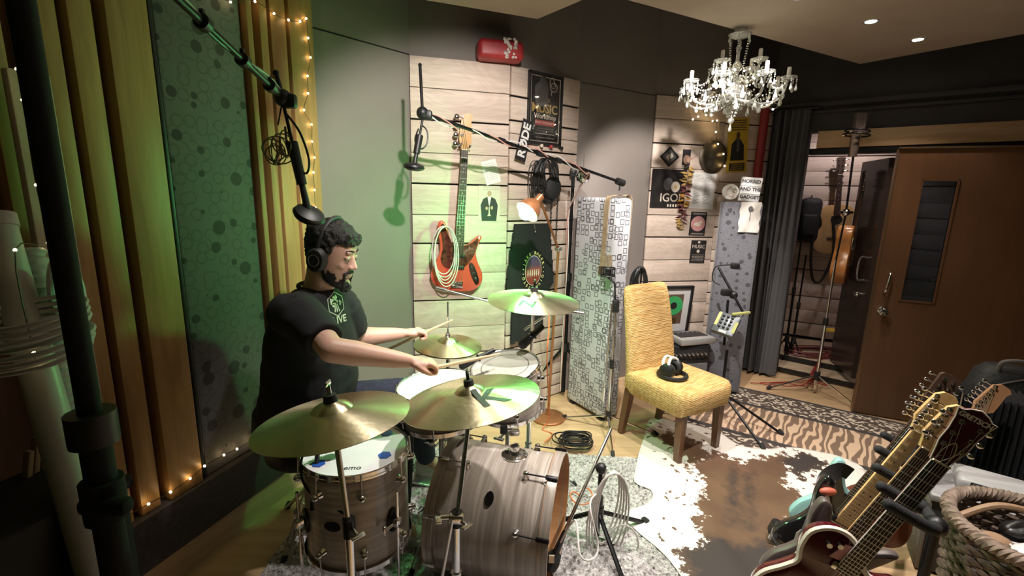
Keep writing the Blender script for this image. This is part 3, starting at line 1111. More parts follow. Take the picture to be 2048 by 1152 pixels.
# drum throne
th = thing('drum_throne', 'round black drum throne under the drummer', 'stool', (-0.93, 1.96, 0))
MB().lathe([(0.0, 0.40), (0.16, 0.40), (0.175, 0.415), (0.178, 0.46), (0.165, 0.485), (0.0, 0.49)], 36).build('seat', mat('black_vinyl', (0.02, 0.02, 0.02), 0.5), th)
MB().cyl((0, 0, 0.08), (0, 0, 0.41), 0.014).build('post', CHROME, th)
tripod(th, (-0.93, 1.96), 0.24, 0.23, 0.4, 0.008, CHROME, doublebar=True)
# ================================================================== DRUMMER
SKIN = mat('skin', (0.60, 0.36, 0.275), 0.5, var=0.035, scale=14, subsurface=0.12)
SHIRT = mat('black_cotton', (0.011, 0.011, 0.013), 0.9, bump=0.25, bscale=12)
DENIM = mat('dark_denim', (0.018, 0.024, 0.045), 0.85, var=0.3, scale=60, bump=0.2, bscale=200)
HAIR = mat('dark_hair', (0.010, 0.008, 0.007), 0.55, bump=0.8, bscale=220)
EYEW = mat('eye_white', (0.7, 0.68, 0.65), 0.2)

S_R, E_R, W_R = P(598, 622, 1.82), P(664, 700, 1.66), P(815, 722, 1.76)
S_L, E_L, W_L = P(682, 606, 2.10), P(712, 676, 2.22), P(803, 667, 2.30)
NECK = Vector((-0.815, 1.93, 1.185))
HEADC_ = Vector((-0.755, 1.925, 1.335))
PELV = Vector((-0.93, 1.96, 0.56))
CHEST = Vector((-0.875, 1.935, 1.00))
HIP_R, KN_R, AN_R = Vector((-0.90, 1.85, 0.58)), Vector((-0.47, 1.80, 0.60)), Vector((-0.50, 1.87, 0.12))
HIP_L, KN_L, AN_L = Vector((-0.90, 2.07, 0.58)), Vector((-0.50, 2.22, 0.60)), Vector((-0.46, 2.38, 0.13))
TIP_R, TIP_L = P(1000, 708, 2.03), P(905, 640, 2.34)


def chain(mb, pts, rad, n=16, sub=5):
    """tapered limb with round ends"""
    path = smooth_path(pts, sub)
    N = len(path)
    rs = []
    for i in range(N):
        t = i / (N - 1) * (len(rad) - 1)
        k = min(int(t), len(rad) - 2)
        rs.append(rad[k] + (rad[k + 1] - rad[k]) * (t - k))
    mb.tube(path, rs, n)
    mb.ball(path[0], rs[0], n, 10)
    mb.ball(path[-1], rs[-1], n, 10)
    return mb


def ellipse_ring(c, ax, ay, fwd, up, n=28, p=2.3):
    """superellipse ring around c: ax along fwd, ay sideways"""
    fwd = Vector(fwd).normalized()
    side = Vector(up).normalized().cross(fwd).normalized()
    out = []
    for k in range(n):
        a = 2 * pi * k / n
        cx, sy = cos(a), sin(a)
        out.append(Vector(c) + fwd * (ax * abs(cx) ** (2 / p) * (1 if cx > 0 else -1)) + side * (ay * abs(sy) ** (2 / p) * (1 if sy > 0 else -1)))
    return out


BF = Vector((0.97, -0.10, 0)).normalized()   # the way the drummer faces
BS = Vector((-BF.y, BF.x, 0))                 # his left


def torso(mb, g=0.0):
    rows = [((-0.955, 1.96, 0.50), 0.15, 0.19), ((-0.92, 1.955, 0.62), 0.165, 0.205), ((-0.89, 1.95, 0.76), 0.165, 0.205), ((-0.878, 1.945, 0.90), 0.155, 0.205), ((-0.87, 1.94, 1.02), 0.150, 0.215), ((-0.855, 1.94, 1.08), 0.125, 0.190), ((-0.84, 1.937, 1.14), 0.095, 0.135), ((-0.825, 1.935, 1.20), 0.066, 0.09)]
    mb.loft([ellipse_ring(c, a + g, b_ + g, BF, (0, 0, 1)) for c, a, b_ in rows])
    return mb


def hand(mb, wrist, elbow, s0, s1, side):
    """fist closed around a stick through s0->s1; side=+1 left hand, -1 right hand"""
    d = (wrist - elbow).normalized()
    s = (s1 - s0).normalized()
    g = wrist + d * 0.085 + Vector((0, 0, -0.012))          # where the stick passes
    upv_ = Vector((0, 0, 1))
    across = d.cross(upv_).normalized()                       # to his right
    n_ = across.cross(d).normalized()                         # back of the hand (up)
    pc = wrist + d * 0.05
    Mh = Matrix((d, across, n_)).transposed()
    mb.ball(pc, 0.04, 16, 12, (1.15, 0.98, 0.52), Mh)
    mb.ball(wrist + d * 0.02, 0.03, 14, 10, (1.2, 0.9, 0.75), Mh)
    lens = [0.92, 1.0, 0.95, 0.78]
    for k in range(4):
        o_ = across * ((k - 1.5) * 0.0195) * (-side)
        L = lens[k]
        kn = wrist + d * 0.082 + o_ + n_ * 0.008
        p1 = kn + d * 0.030 * L - n_ * 0.010
        p2 = p1 + d * 0.006 - n_ * 0.026 * L
        p3 = p2 - d * 0.024 * L - n_ * 0.004
        chain(mb, [kn, p1, p2, p3], [0.0105, 0.0098, 0.009, 0.008], 10, 3)
    tb = wrist + d * 0.03 + across * 0.028 * (-side) - n_ * 0.004
    t1 = tb + d * 0.03 + across * 0.012 * (-side) - n_ * 0.012
    t2 = t1 + d * 0.030 - n_ * 0.010 - across * 0.006 * (-side)
    chain(mb, [tb, t1, t2], [0.014, 0.0115, 0.0095], 10, 3)
    return g


# head: profile-lofted skull with jaw, nose, brow, ears ------------------
HF = (BF * 0.965 + Vector((0.02, -0.06, -0.27))).normalized()
HS = Vector((0, 0, 1)).cross(HF).normalized()
HU = HF.cross(HS).normalized()
HM = basis(HF, HS, HU, HEADC_)
#        z      back   front  half width
HR = [(-0.128, 0.020, 0.060, 0.022), (-0.120, 0.005, 0.082, 0.036), (-0.105, -0.02, 0.092, 0.050), (-0.085, -0.045, 0.093, 0.060), (-0.06, -0.066, 0.092, 0.067), (-0.03, -0.083, 0.094, 0.072), (0.0, -0.095, 0.092, 0.075), (0.03, -0.103, 0.094, 0.077), (0.06, -0.104, 0.090, 0.077), (0.085, -0.097, 0.079, 0.071), (0.105, -0.078, 0.058, 0.058), (0.12, -0.045, 0.028, 0.036), (0.126, -0.018, 0.006, 0.014)]


def head_ring(z, xb, xf, w, n=32):
    c = (xb + xf) / 2
    a = (xf - xb) / 2
    return [Vector((c + a * cos(2 * pi * k / n), w * sin(2 * pi * k / n) * (1 - 0.10 * max(0, cos(2 * pi * k / n)) ** 2), z)) for k in range(n)]


def face_detail(mb):
    mb.loft([head_ring(*r) for r in HR])
    # nose
    mb.loft([[Vector((0.085, 0.008, 0.028)), Vector((0.085, -0.008, 0.028)), Vector((0.097, -0.004, 0.024)), Vector((0.097, 0.004, 0.024))],
             [Vector((0.085, 0.011, 0.005)), Vector((0.085, -0.011, 0.005)), Vector((0.109, -0.006, 0.002)), Vector((0.109, 0.006, 0.002))],
             [Vector((0.085, 0.018, -0.022)), Vector((0.085, -0.018, -0.022)), Vector((0.119, -0.009, -0.020)), Vector((0.119, 0.009, -0.020))],
             [Vector((0.085, 0.014, -0.032)), Vector((0.085, -0.014, -0.032)), Vector((0.108, -0.008, -0.032)), Vector((0.108, 0.008, -0.032))]])
    mb.ball((0.112, 0, -0.021), 0.011, 10, 8)
    for s in (-1, 1):
        mb.ball((0.101, s * 0.012, -0.026), 0.0095, 10, 8)            # nostril wings
        mb.ball((0.086, s * 0.026, 0.040), 0.013, 10, 8, (0.9, 1.7, 0.6))  # brow
        mb.ball((0.068, s * 0.040, -0.022), 0.017, 10, 8, (1, 1, 0.8))  # cheek
        mb.ball((0.088, s * 0.031, 0.017), 0.0115, 10, 8, (0.75, 1.6, 0.6))  # upper lid
        mb.ball((-0.005, s * 0.077, -0.005), 0.026, 12, 10, (0.65, 0.35, 1.15))  # ear
    mb.ball((0.096, 0, -0.056), 0.012, 12, 8, (0.8, 1.9, 0.5))        # lips
    mb.ball((0.094, 0, -0.068), 0.012, 12, 8, (0.8, 1.7, 0.55))
    mb.ball((0.088, 0, -0.100), 0.020, 12, 8, (0.8, 1.2, 0.8))        # chin
    return mb


body = MB()
torso(body, -0.032)
hd = face_detail(MB()).xf(HM)
body.add(hd.v, hd.f)
chain(body, [NECK + Vector((-0.03, 0, -0.06)), NECK + Vector((0.0, 0, 0.02)), HEADC_ - HU * 0.06 - HF * 0.03], [0.075, 0.062, 0.060])
for S, E_, W, sd, tip in ((S_R, E_R, W_R, -1, TIP_R), (S_L, E_L, W_L, 1, TIP_L)):
    chain(body, [S, S.lerp(E_, 0.5) + Vector((0, 0, 0.005)), E_], [0.052, 0.052, 0.045])
    chain(body, [E_, E_.lerp(W, 0.3), W], [0.047, 0.047, 0.027])
    hand(body, W, E_, W, tip, sd)
for Hh, Kk, Aa in ((HIP_R, KN_R, AN_R), (HIP_L, KN_L, AN_L)):
    chain(body, [Hh, Hh.lerp(Kk, 0.5), Kk], [0.085, 0.075, 0.055])
    chain(body, [Kk, Kk.lerp(Aa, 0.35), Aa], [0.055, 0.055, 0.035])
    chain(body, [Aa, Aa + Vector((0.10, 0, -0.08))], [0.035, 0.03])
person = thing('person', 'person in black t-shirt and dark jeans, seated and drumming', 'person', (PELV.x, PELV.y, 0))
remesh(body, 0.0048, 5, 0.5).build('body', SKIN, person, world=True, smooth=180)

# t-shirt -------------------------------------------------------------------
sh = MB()
rows = [((-0.935, 1.96, 0.54), 0.160, 0.205), ((-0.915, 1.955, 0.62), 0.185, 0.23), ((-0.885, 1.95, 0.76), 0.185, 0.225), ((-0.872, 1.945, 0.90), 0.172, 0.222), ((-0.862, 1.94, 1.02), 0.156, 0.225), ((-0.855, 1.94, 1.09), 0.136, 0.205), ((-0.842, 1.937, 1.150), 0.108, 0.150), ((-0.830, 1.935, 1.19), 0.080, 0.105)]
sh.loft([ellipse_ring(c, a, b_, BF, (0, 0, 1), 36) for c, a, b_ in rows])
for S, E_ in ((S_R, E_R), (S_L, E_L)):
    sl = S.lerp(E_, 0.80)
    chain(sh, [S + Vector((-0.045, 0, -0.01)), S.lerp(E_, 0.4)], [0.080, 0.080], 20)
    sh.ball(S, 0.072, 18, 12)
    chain(sh, [NECK + Vector((-0.03, 0, -0.055)), NECK.lerp(S, 0.5) + Vector((-0.02, 0, -0.03)), S], [0.075, 0.075, 0.074], 18)
    path = [S.lerp(E_, 0.1), S.lerp(E_, 0.45), sl]
    sh.tube(path, [0.082, 0.080, 0.074], 20)
shm = remesh(sh, 0.008, 6, 0.5)
# soft folds
for i, p in enumerate(shm.v):
    q = noise.noise(Vector((p.x * 9, p.y * 9, p.z * 16))) * 0.006 + noise.noise(Vector((p.x * 22 + 5, p.y * 22, p.z * 30))) * 0.0022
    c_ = Vector((CHEST.x, CHEST.y, p.z))
    dd = (p - c_)
    dd.z = 0
    if dd.length > 1e-4:
        shm.v[i] = p + dd.normalized() * q
tee = shm.build('t_shirt', SHIRT, person, world=True, smooth=180)
tee['label'] = 'black cotton t-shirt with pale chest print'
bvh = BVHTree.FromPolygons([tuple(p) for p in shm.v], shm.f)
# neckband
MB().tube([c for c in ellipse_ring((-0.826, 1.935, 1.19), 0.070, 0.082, BF + Vector((0, 0, -0.25)), Vector((0.25, 0, 1)), 32)], 0.009, 8, closed=True).build('neckband', SHIRT, tee, world=True)

# chest print, laid onto the cloth
PRT = mat('print_cream', (0.55, 0.56, 0.47), 0.7)


def lay_on(mb, M, ray_dir, off=0.0015, cut=14):
    """project a flat drawing (local xy at M) onto the shirt along ray_dir"""
    ok = True
    vs = []
    for p in mb.v:
        q = M @ p
        hit = bvh.ray_cast(q - ray_dir * 0.4, ray_dir)
        vs.append(hit[0] - ray_dir * off + hit[1] * 0 if hit[0] is not None else q)
    mb.v = vs
    return mb


pc = P(692, 618, 1.86)
rd_ = (ray(692, 618)).normalized()
nn = Vector((0.62, -0.76, 0.12)).normalized()
xx = Vector((0, 0, 1)).cross(nn).normalized()
yy = nn.cross(xx)
Mp = basis(xx, yy, nn, pc)
art = MB()
hexp = [(0.046 * sin(2 * pi * k / 6), 0.05 * cos(2 * pi * k / 6) + 0.012) for k in range(6)]
for k in range(6):
    a, c_ = hexp[k], hexp[(k + 1) % 6]
    for j in range(4):
        p0 = (a[0] + (c_[0] - a[0]) * j / 4, a[1] + (c_[1] - a[1]) * j / 4)
        p1 = (a[0] + (c_[0] - a[0]) * (j + 1) / 4, a[1] + (c_[1] - a[1]) * (j + 1) / 4)
        d_ = Vector((p1[0] - p0[0], p1[1] - p0[1])).normalized()
        nx, ny_ = -d_.y * 0.0016, d_.x * 0.0016
        art.add([(p0[0] + nx, p0[1] + ny_, 0), (p1[0] + nx, p1[1] + ny_, 0), (p1[0] - nx, p1[1] - ny_, 0), (p0[0] - nx, p0[1] - ny_, 0)], [(0, 1, 2, 3)])
random.seed(3)
for k in range(34):
    a, r_ = random.random() * 6.28, 0.030 * sqrt(random.random())
    cx, cy = r_ * cos(a), r_ * sin(a) * 0.8 + 0.022
    s = random.uniform(0.0025, 0.006)
    art.add([(cx + s * cos(q) * random.uniform(0.6, 1.2), cy + s * sin(q), 0) for q in (0, 1.05, 2.1, 3.14, 4.2, 5.24)], [(0, 1, 2, 3, 4, 5)])
for k in (-1, 0, 1):
    art.add([(-0.003 + k * 0.012, -0.02, 0), (0.003 + k * 0.012, -0.02, 0), (0.002 + k * 0.006, 0.012, 0), (-0.002 + k * 0.006, 0.012, 0)], [(0, 1, 2, 3)])
art.add(text_mb('LIVE', 0.042, 0, bold=0.001).xf(Matrix.Translation((0.006, -0.055, 0))).v, [])
tl = text_mb('LIVE', 0.042, 0, bold=0.001).xf(Matrix.Translation((0.006, -0.055, 0)))
art.v = art.v[:len(art.v) - len(tl.v)]
art.add(tl.v, tl.f)
lay_on(art, Mp, -nn).build('chest_print', PRT, tee, world=True, smooth=0)

# jeans -----------------------------------------------------------------------
jn = MB()
jn.loft([ellipse_ring(c, a, b_, BF, (0, 0, 1), 30) for c, a, b_ in [((-0.945, 1.96, 0.495), 0.165, 0.19), ((-0.945, 1.96, 0.56), 0.19, 0.21), ((-0.93, 1.955, 0.66), 0.19, 0.21)]])
for Hh, Kk, Aa in ((HIP_R, KN_R, AN_R), (HIP_L, KN_L, AN_L)):
    chain(jn, [Hh, Hh.lerp(Kk, 0.5), Kk], [0.105, 0.093, 0.072], 20)
    chain(jn, [Kk, Kk.lerp(Aa, 0.4), Aa.lerp(Kk, 0.05)], [0.072, 0.07, 0.056], 20)
jm = remesh(jn, 0.009, 5, 0.5)
for i, p in enumerate(jm.v):
    jm.v[i] = p + Vector((0, 0, 1)) * (noise.noise(p * 22) * 0.004)
jm.build('jeans', DENIM, person, world=True, smooth=180)

# shoes -----------------------------------------------------------------------
CANV = mat('white_canvas', (0.66, 0.64, 0.62), 0.8, var=0.06, scale=30)
SOLE = mat('shoe_sole', (0.72, 0.70, 0.67), 0.6)
for A_, hd_ in ((AN_R, Vector((0.97, 0.1, 0))), (AN_L, Vector((0.95, 0.2, 0)))):
    f_ = hd_.normalized()
    s_ = Vector((-f_.y, f_.x, 0))
    z0 = A_.z - 0.10
    o_ = Vector((A_.x, A_.y, z0))
    up_ = MB()
    rows = [(-0.06, 0.034, 0.085), (-0.03, 0.038, 0.105), (0.03, 0.040, 0.10), (0.08, 0.042, 0.072), (0.13, 0.044, 0.056), (0.175, 0.040, 0.045), (0.20, 0.025, 0.032)]
    rings = []
    for x, w, h in rows:
        rings.append([o_ + f_ * x + s_ * (w * cos(q)) + Vector((0, 0, 0.018 + max(0, sin(q)) * (h - 0.018) + min(0, sin(q)) * 0.012)) for q in [2 * pi * k / 18 for k in range(18)]])
    shoe = up_.loft(rings).build('shoe', CANV, person, world=True, smooth=60)
    outl = [(-0.068, 0), (-0.062, 0.026), (-0.03, 0.040), (0.04, 0.043), (0.11, 0.048), (0.17, 0.045), (0.205, 0.026), (0.212, 0)]
    outl = outl + [(x, -y) for x, y in reversed(outl[1:-1])]
    Ms = basis(f_, s_, Vector((0, 0, 1)), o_)
    MB().prism(outl, 0.0, 0.024, Ms).build('sole', SOLE, shoe, world=True)
    lc = MB()
    for k in range(5):
        x = 0.03 + k * 0.02
        lc.tube([Ms @ Vector((x, -0.022, 0.093 - k * 0.009)), Ms @ Vector((x, 0, 0.101 - k * 0.0095)), Ms @ Vector((x, 0.022, 0.093 - k * 0.009))], 0.0035, 6)
    lc.build('laces', WHITE, shoe, world=True)

# hair and beard ------------------------------------------------------------------
random.seed(11)
hr = MB()
for k in range(420):
    a = random.random() * 2 * pi
    z = random.uniform(-0.03, 0.126)
    # skull radius at this height
    for i in range(len(HR) - 1):
        if HR[i][0] <= z <= HR[i + 1][0]:
            t = (z - HR[i][0]) / (HR[i + 1][0] - HR[i][0])
            xb = HR[i][1] + t * (HR[i + 1][1] - HR[i][1])
            xf_ = HR[i][2] + t * (HR[i + 1][2] - HR[i][2])
            w_ = HR[i][3] + t * (HR[i + 1][3] - HR[i][3])
            break
    p = Vector(((xb + xf_) / 2 + (xf_ - xb) / 2 * cos(a), w_ * sin(a), z))
    if p.x > 0.02 and z < 0.072 - 0.3 * max(0, 0.05 - p.x):
        continue
    if -0.0 < p.x <= 0.03 and z < 0.02:
        continue
    if z < -0.02 and p.x > -0.03:
        continue
    r_ = random.uniform(0.011, 0.018) + (0.008 if z > 0.08 else 0)
    hr.ball(p * 1.02, r_, 8, 6)
for k in range(22):   # loose fringe
    hr.ball((random.uniform(0.06, 0.088), random.uniform(-0.055, 0.055), random.uniform(0.084, 0.108)), random.uniform(0.009, 0.016), 8, 6)
hr.xf(HM)
hm_ = remesh(hr, 0.005, 2, 0.5)
for i, p in enumerate(hm_.v):
    hm_.v[i] = p + Vector((noise.noise(p * 90), noise.noise(p * 90 + Vector((9, 0, 0))), noise.noise(p * 90 + Vector((0, 9, 0))))) * 0.006
ho = hm_.build('hair', HAIR, person, world=True, smooth=180)
ho['label'] = 'short dark wavy hair'
bh = MB()
for s in (-1, 1):
    for k in range(14):
        t = k / 13
        bh.ball((0.0 + 0.085 * t, s * (0.066 - 0.038 * t ** 2), -0.055 - 0.055 * t ** 0.8), 0.0062 + 0.003 * t, 8, 6)
        bh.ball((0.015 + 0.075 * t, s * (0.060 - 0.040 * t ** 2), -0.085 - 0.035 * t ** 0.8), 0.0062 + 0.003 * t, 8, 6)
    for k in range(6):
        t = k / 5
        bh.ball((0.104 - 0.018 * t, s * (0.003 + 0.027 * t), -0.044 - 0.012 * t * t), 0.0068, 8, 6)
        bh.ball((0.090, s * (0.030 - 0.004 * t), -0.056 - 0.04 * t), 0.0065, 8, 6)
for s in (-1, 1):
    for k in range(46):   # short beard over the cheek and jaw
        t = random.random()
        q = random.random()
        zz = -0.045 - 0.070 * q - 0.012 * t
        for i in range(len(HR) - 1):
            if HR[i][0] <= zz <= HR[i + 1][0]:
                u = (zz - HR[i][0]) / (HR[i + 1][0] - HR[i][0])
                xb = HR[i][1] + u * (HR[i + 1][1] - HR[i][1])
                xf_ = HR[i][2] + u * (HR[i + 1][2] - HR[i][2])
                w_ = HR[i][3] + u * (HR[i + 1][3] - HR[i][3])
        ang = 0.35 + 1.25 * (1 - t) * (1 - 0.25 * q)
        if zz > -0.072 and ang < 0.95:
            continue
        bh.ball(((xb + xf_) / 2 + (xf_ - xb) / 2 * cos(ang), s * w_ * sin(ang) * (1 - 0.10 * max(0, cos(ang)) ** 2), zz), random.uniform(0.0042, 0.0062), 8, 6)
for k in range(16):
    bh.ball((0.094 + random.uniform(-0.012, 0.006), random.uniform(-0.024, 0.024), -0.108 + random.uniform(-0.016, 0.012)), 0.0125, 8, 6)
bh.xf(HM)
bm_ = remesh(bh, 0.004, 2, 0.5)
for i, p in enumerate(bm_.v):
    bm_.v[i] = p + Vector((noise.noise(p * 160), noise.noise(p * 160 + Vector((9, 0, 0))), noise.noise(p * 160 + Vector((0, 9, 0))))) * 0.0015
bm_.build('beard', HAIR, person, world=True, smooth=180)
for s in (-1, 1):
    br = MB()
    for k in range(6):
        t = k / 5
        br.ball((0.098 - 0.014 * t * t, s * (0.012 + 0.030 * t), 0.044 + 0.004 * sin(t * 3)), 0.0038, 8, 6)
    br.xf(HM).build('eyebrow', HAIR, person, world=True)
    ey = MB().ball((0.0835, s * 0.031, 0.010), 0.0095, 12, 10).xf(HM).build('eye', EYEW, person, world=True)
    MB().ball((0.0915, s * 0.030, 0.006), 0.0040, 10, 8).xf(HM).build('pupil', HAIR, ey, world=True)

# headphones worn
hp = thing('headphones', 'black closed headphones worn on the seated drummer head', 'headphones', HEADC_)
PADB = mat('ear_pad', (0.015, 0.015, 0.015), 0.6)
bandp = []
for k in range(21):
    a = pi * k / 20
    bandp.append(HM @ Vector((-0.012 + 0.0 * sin(a), 0.100 * cos(a), -0.005 + 0.162 * sin(a) ** 0.8)))
MB().tube(bandp, [0.009] * 21, 8).build('headband', PADB, hp, world=True)
for s in (-1, 1):
    cu = MB()
    c_ = Vector((-0.006, s * 0.092, -0.012))
    ax = Vector((0, s, 0))
    x, y, z = Vector((1, 0, 0)), Vector((0, 0, 1)), ax
    rings = [[c_ + x * (a_ * cos(q)) + y * (b_ * sin(q)) + z * h_ for q in [2 * pi * k / 24 for k in range(24)]] for a_, b_, h_ in ((0.040, 0.048, -0.012), (0.044, 0.052, 0.0), (0.042, 0.050, 0.012), (0.034, 0.042, 0.024), (0.016, 0.020, 0.028))]
    co = cu.loft(rings).xf(HM).build('ear_cup', PADB, hp, world=True)
    MB().torus(c_ + ax * 0.026, 0.022, 0.0022, (0, 1, 0), 24, 6).xf(HM).build('cup_ring', STEEL, co, world=True)

# drumsticks
STICK = wood('hickory', (0.60, 0.44, 0.27), (0.72, 0.56, 0.37), 'z', 0.4, 2.0)


def stick(label, g, tip):
    d = (tip - g).normalized()
    L = 0.40
    b0 = tip - d * L
    prof = [(0.004, 0), (0.007, 0.006), (0.0075, 0.03), (0.0075, 0.29), (0.0045, 0.375), (0.0035, 0.383), (0.0055, 0.39), (0.0055, 0.395), (0.003, 0.40)]
    o = MB().lathe(prof, 14).build('drumstick', STICK, origin=(0, 0, 0))
    x, y, z = frame_from(d)
    o.matrix_basis = basis(x, y, z, b0)
    tag(o, label, 'drumstick', 'drumsticks in the drummer hands')


dR = (W_R - E_R).normalized()
dL = (W_L - E_L).normalized()
stick('pale wooden drumstick pointing at the small tom', W_R + dR * 0.092 + Vector((0, 0, -0.016)), TIP_R)
stick('pale wooden drumstick held over the hi-hat', W_L + dL * 0.092 + Vector((0, 0, -0.016)), TIP_L)
# ================================================================== GUITARS
ROSE = wood('rosewood', (0.035, 0.018, 0.012), (0.07, 0.036, 0.022), 'y', 0.45)
MAPLE = wood('maple_neck', (0.62, 0.38, 0.15), (0.74, 0.50, 0.23), 'y', 0.3)
EBONY = mat('ebony', (0.018, 0.016, 0.016), 0.35)
IVORY = mat('ivory_binding', (0.72, 0.64, 0.48), 0.4)
STRG = mat('string_steel', (0.62, 0.60, 0.58), 0.3, 1.0)

OUT_BASS = [(0.0, 0.0), (0.11, 0.008), (0.168, 0.06), (0.17, 0.13), (0.135, 0.205), (0.118, 0.27), (0.135, 0.335), (0.150, 0.375), (0.128, 0.385), (0.085, 0.345), (0.045, 0.318), (-0.035, 0.318), (-0.062, 0.36), (-0.085, 0.43), (-0.115, 0.468), (-0.142, 0.455), (-0.146, 0.40), (-0.128, 0.32), (-0.128, 0.25), (-0.160, 0.17), (-0.176, 0.09), (-0.125, 0.02)]
OUT_STRAT = [(0.0, 0.0), (0.10, 0.006), (0.155, 0.06), (0.15, 0.13), (0.115, 0.20), (0.105, 0.25), (0.135, 0.32), (0.148, 0.36), (0.118, 0.355), (0.07, 0.315), (0.035, 0.295), (-0.03, 0.295), (-0.065, 0.335), (-0.10, 0.395), (-0.135, 0.395), (-0.135, 0.33), (-0.108, 0.25), (-0.12, 0.19), (-0.155, 0.12), (-0.145, 0.04)]
OUT_SINGLE = [(0.0, 0.0), (0.09, 0.004), (0.165, 0.05), (0.172, 0.12), (0.135, 0.19), (0.11, 0.235), (0.125, 0.285), (0.140, 0.325), (0.125, 0.335), (0.085, 0.31), (0.045, 0.312), (0.0, 0.36), (-0.05, 0.388), (-0.10, 0.378), (-0.135, 0.335), (-0.132, 0.275), (-0.115, 0.23), (-0.135, 0.185), (-0.172, 0.12), (-0.165, 0.05), (-0.09, 0.004)]
OUT_ACOU = [(0.0, 0.0), (0.10, 0.006), (0.18, 0.06), (0.198, 0.14), (0.165, 0.22), (0.128, 0.285), (0.13, 0.35), (0.145, 0.41), (0.12, 0.475), (0.05, 0.50), (-0.05, 0.50), (-0.12, 0.475), (-0.145, 0.41), (-0.13, 0.35), (-0.128, 0.285), (-0.165, 0.22), (-0.198, 0.14), (-0.18, 0.06), (-0.10, 0.006)]


def spl(pts, k=4):
    return [(p.x, p.y) for p in smooth_path([Vector((a, b, 0)) for a, b in pts], k, closed=True)]


def scale_out(o, f, cx=0.0, cy=0.2):
    return [((x - cx) * f + cx, (y - cy) * f + cy) for x, y in o]


def rounded_body(outl, th, bev=0.012):
    """slab with rounded edges, front at z=0"""
    mb = MB()
    rings = []
    for ins, z in ((bev, -th), (bev * 0.3, -th + bev * 0.35), (0, -th + bev), (0, -bev), (bev * 0.3, -bev * 0.35), (bev, 0)):
        n = len(outl)
        ring = []
        for i in range(n):
            a, b_ = Vector(outl[i - 1]), Vector(outl[(i + 1) % n])
            t = (b_ - a).normalized()
            nn_ = Vector((-t.y, t.x))
            ring.append(Vector((outl[i][0] + nn_.x * ins, outl[i][1] + nn_.y * ins, z)))
        rings.append(ring)
    return mb.loft(rings)


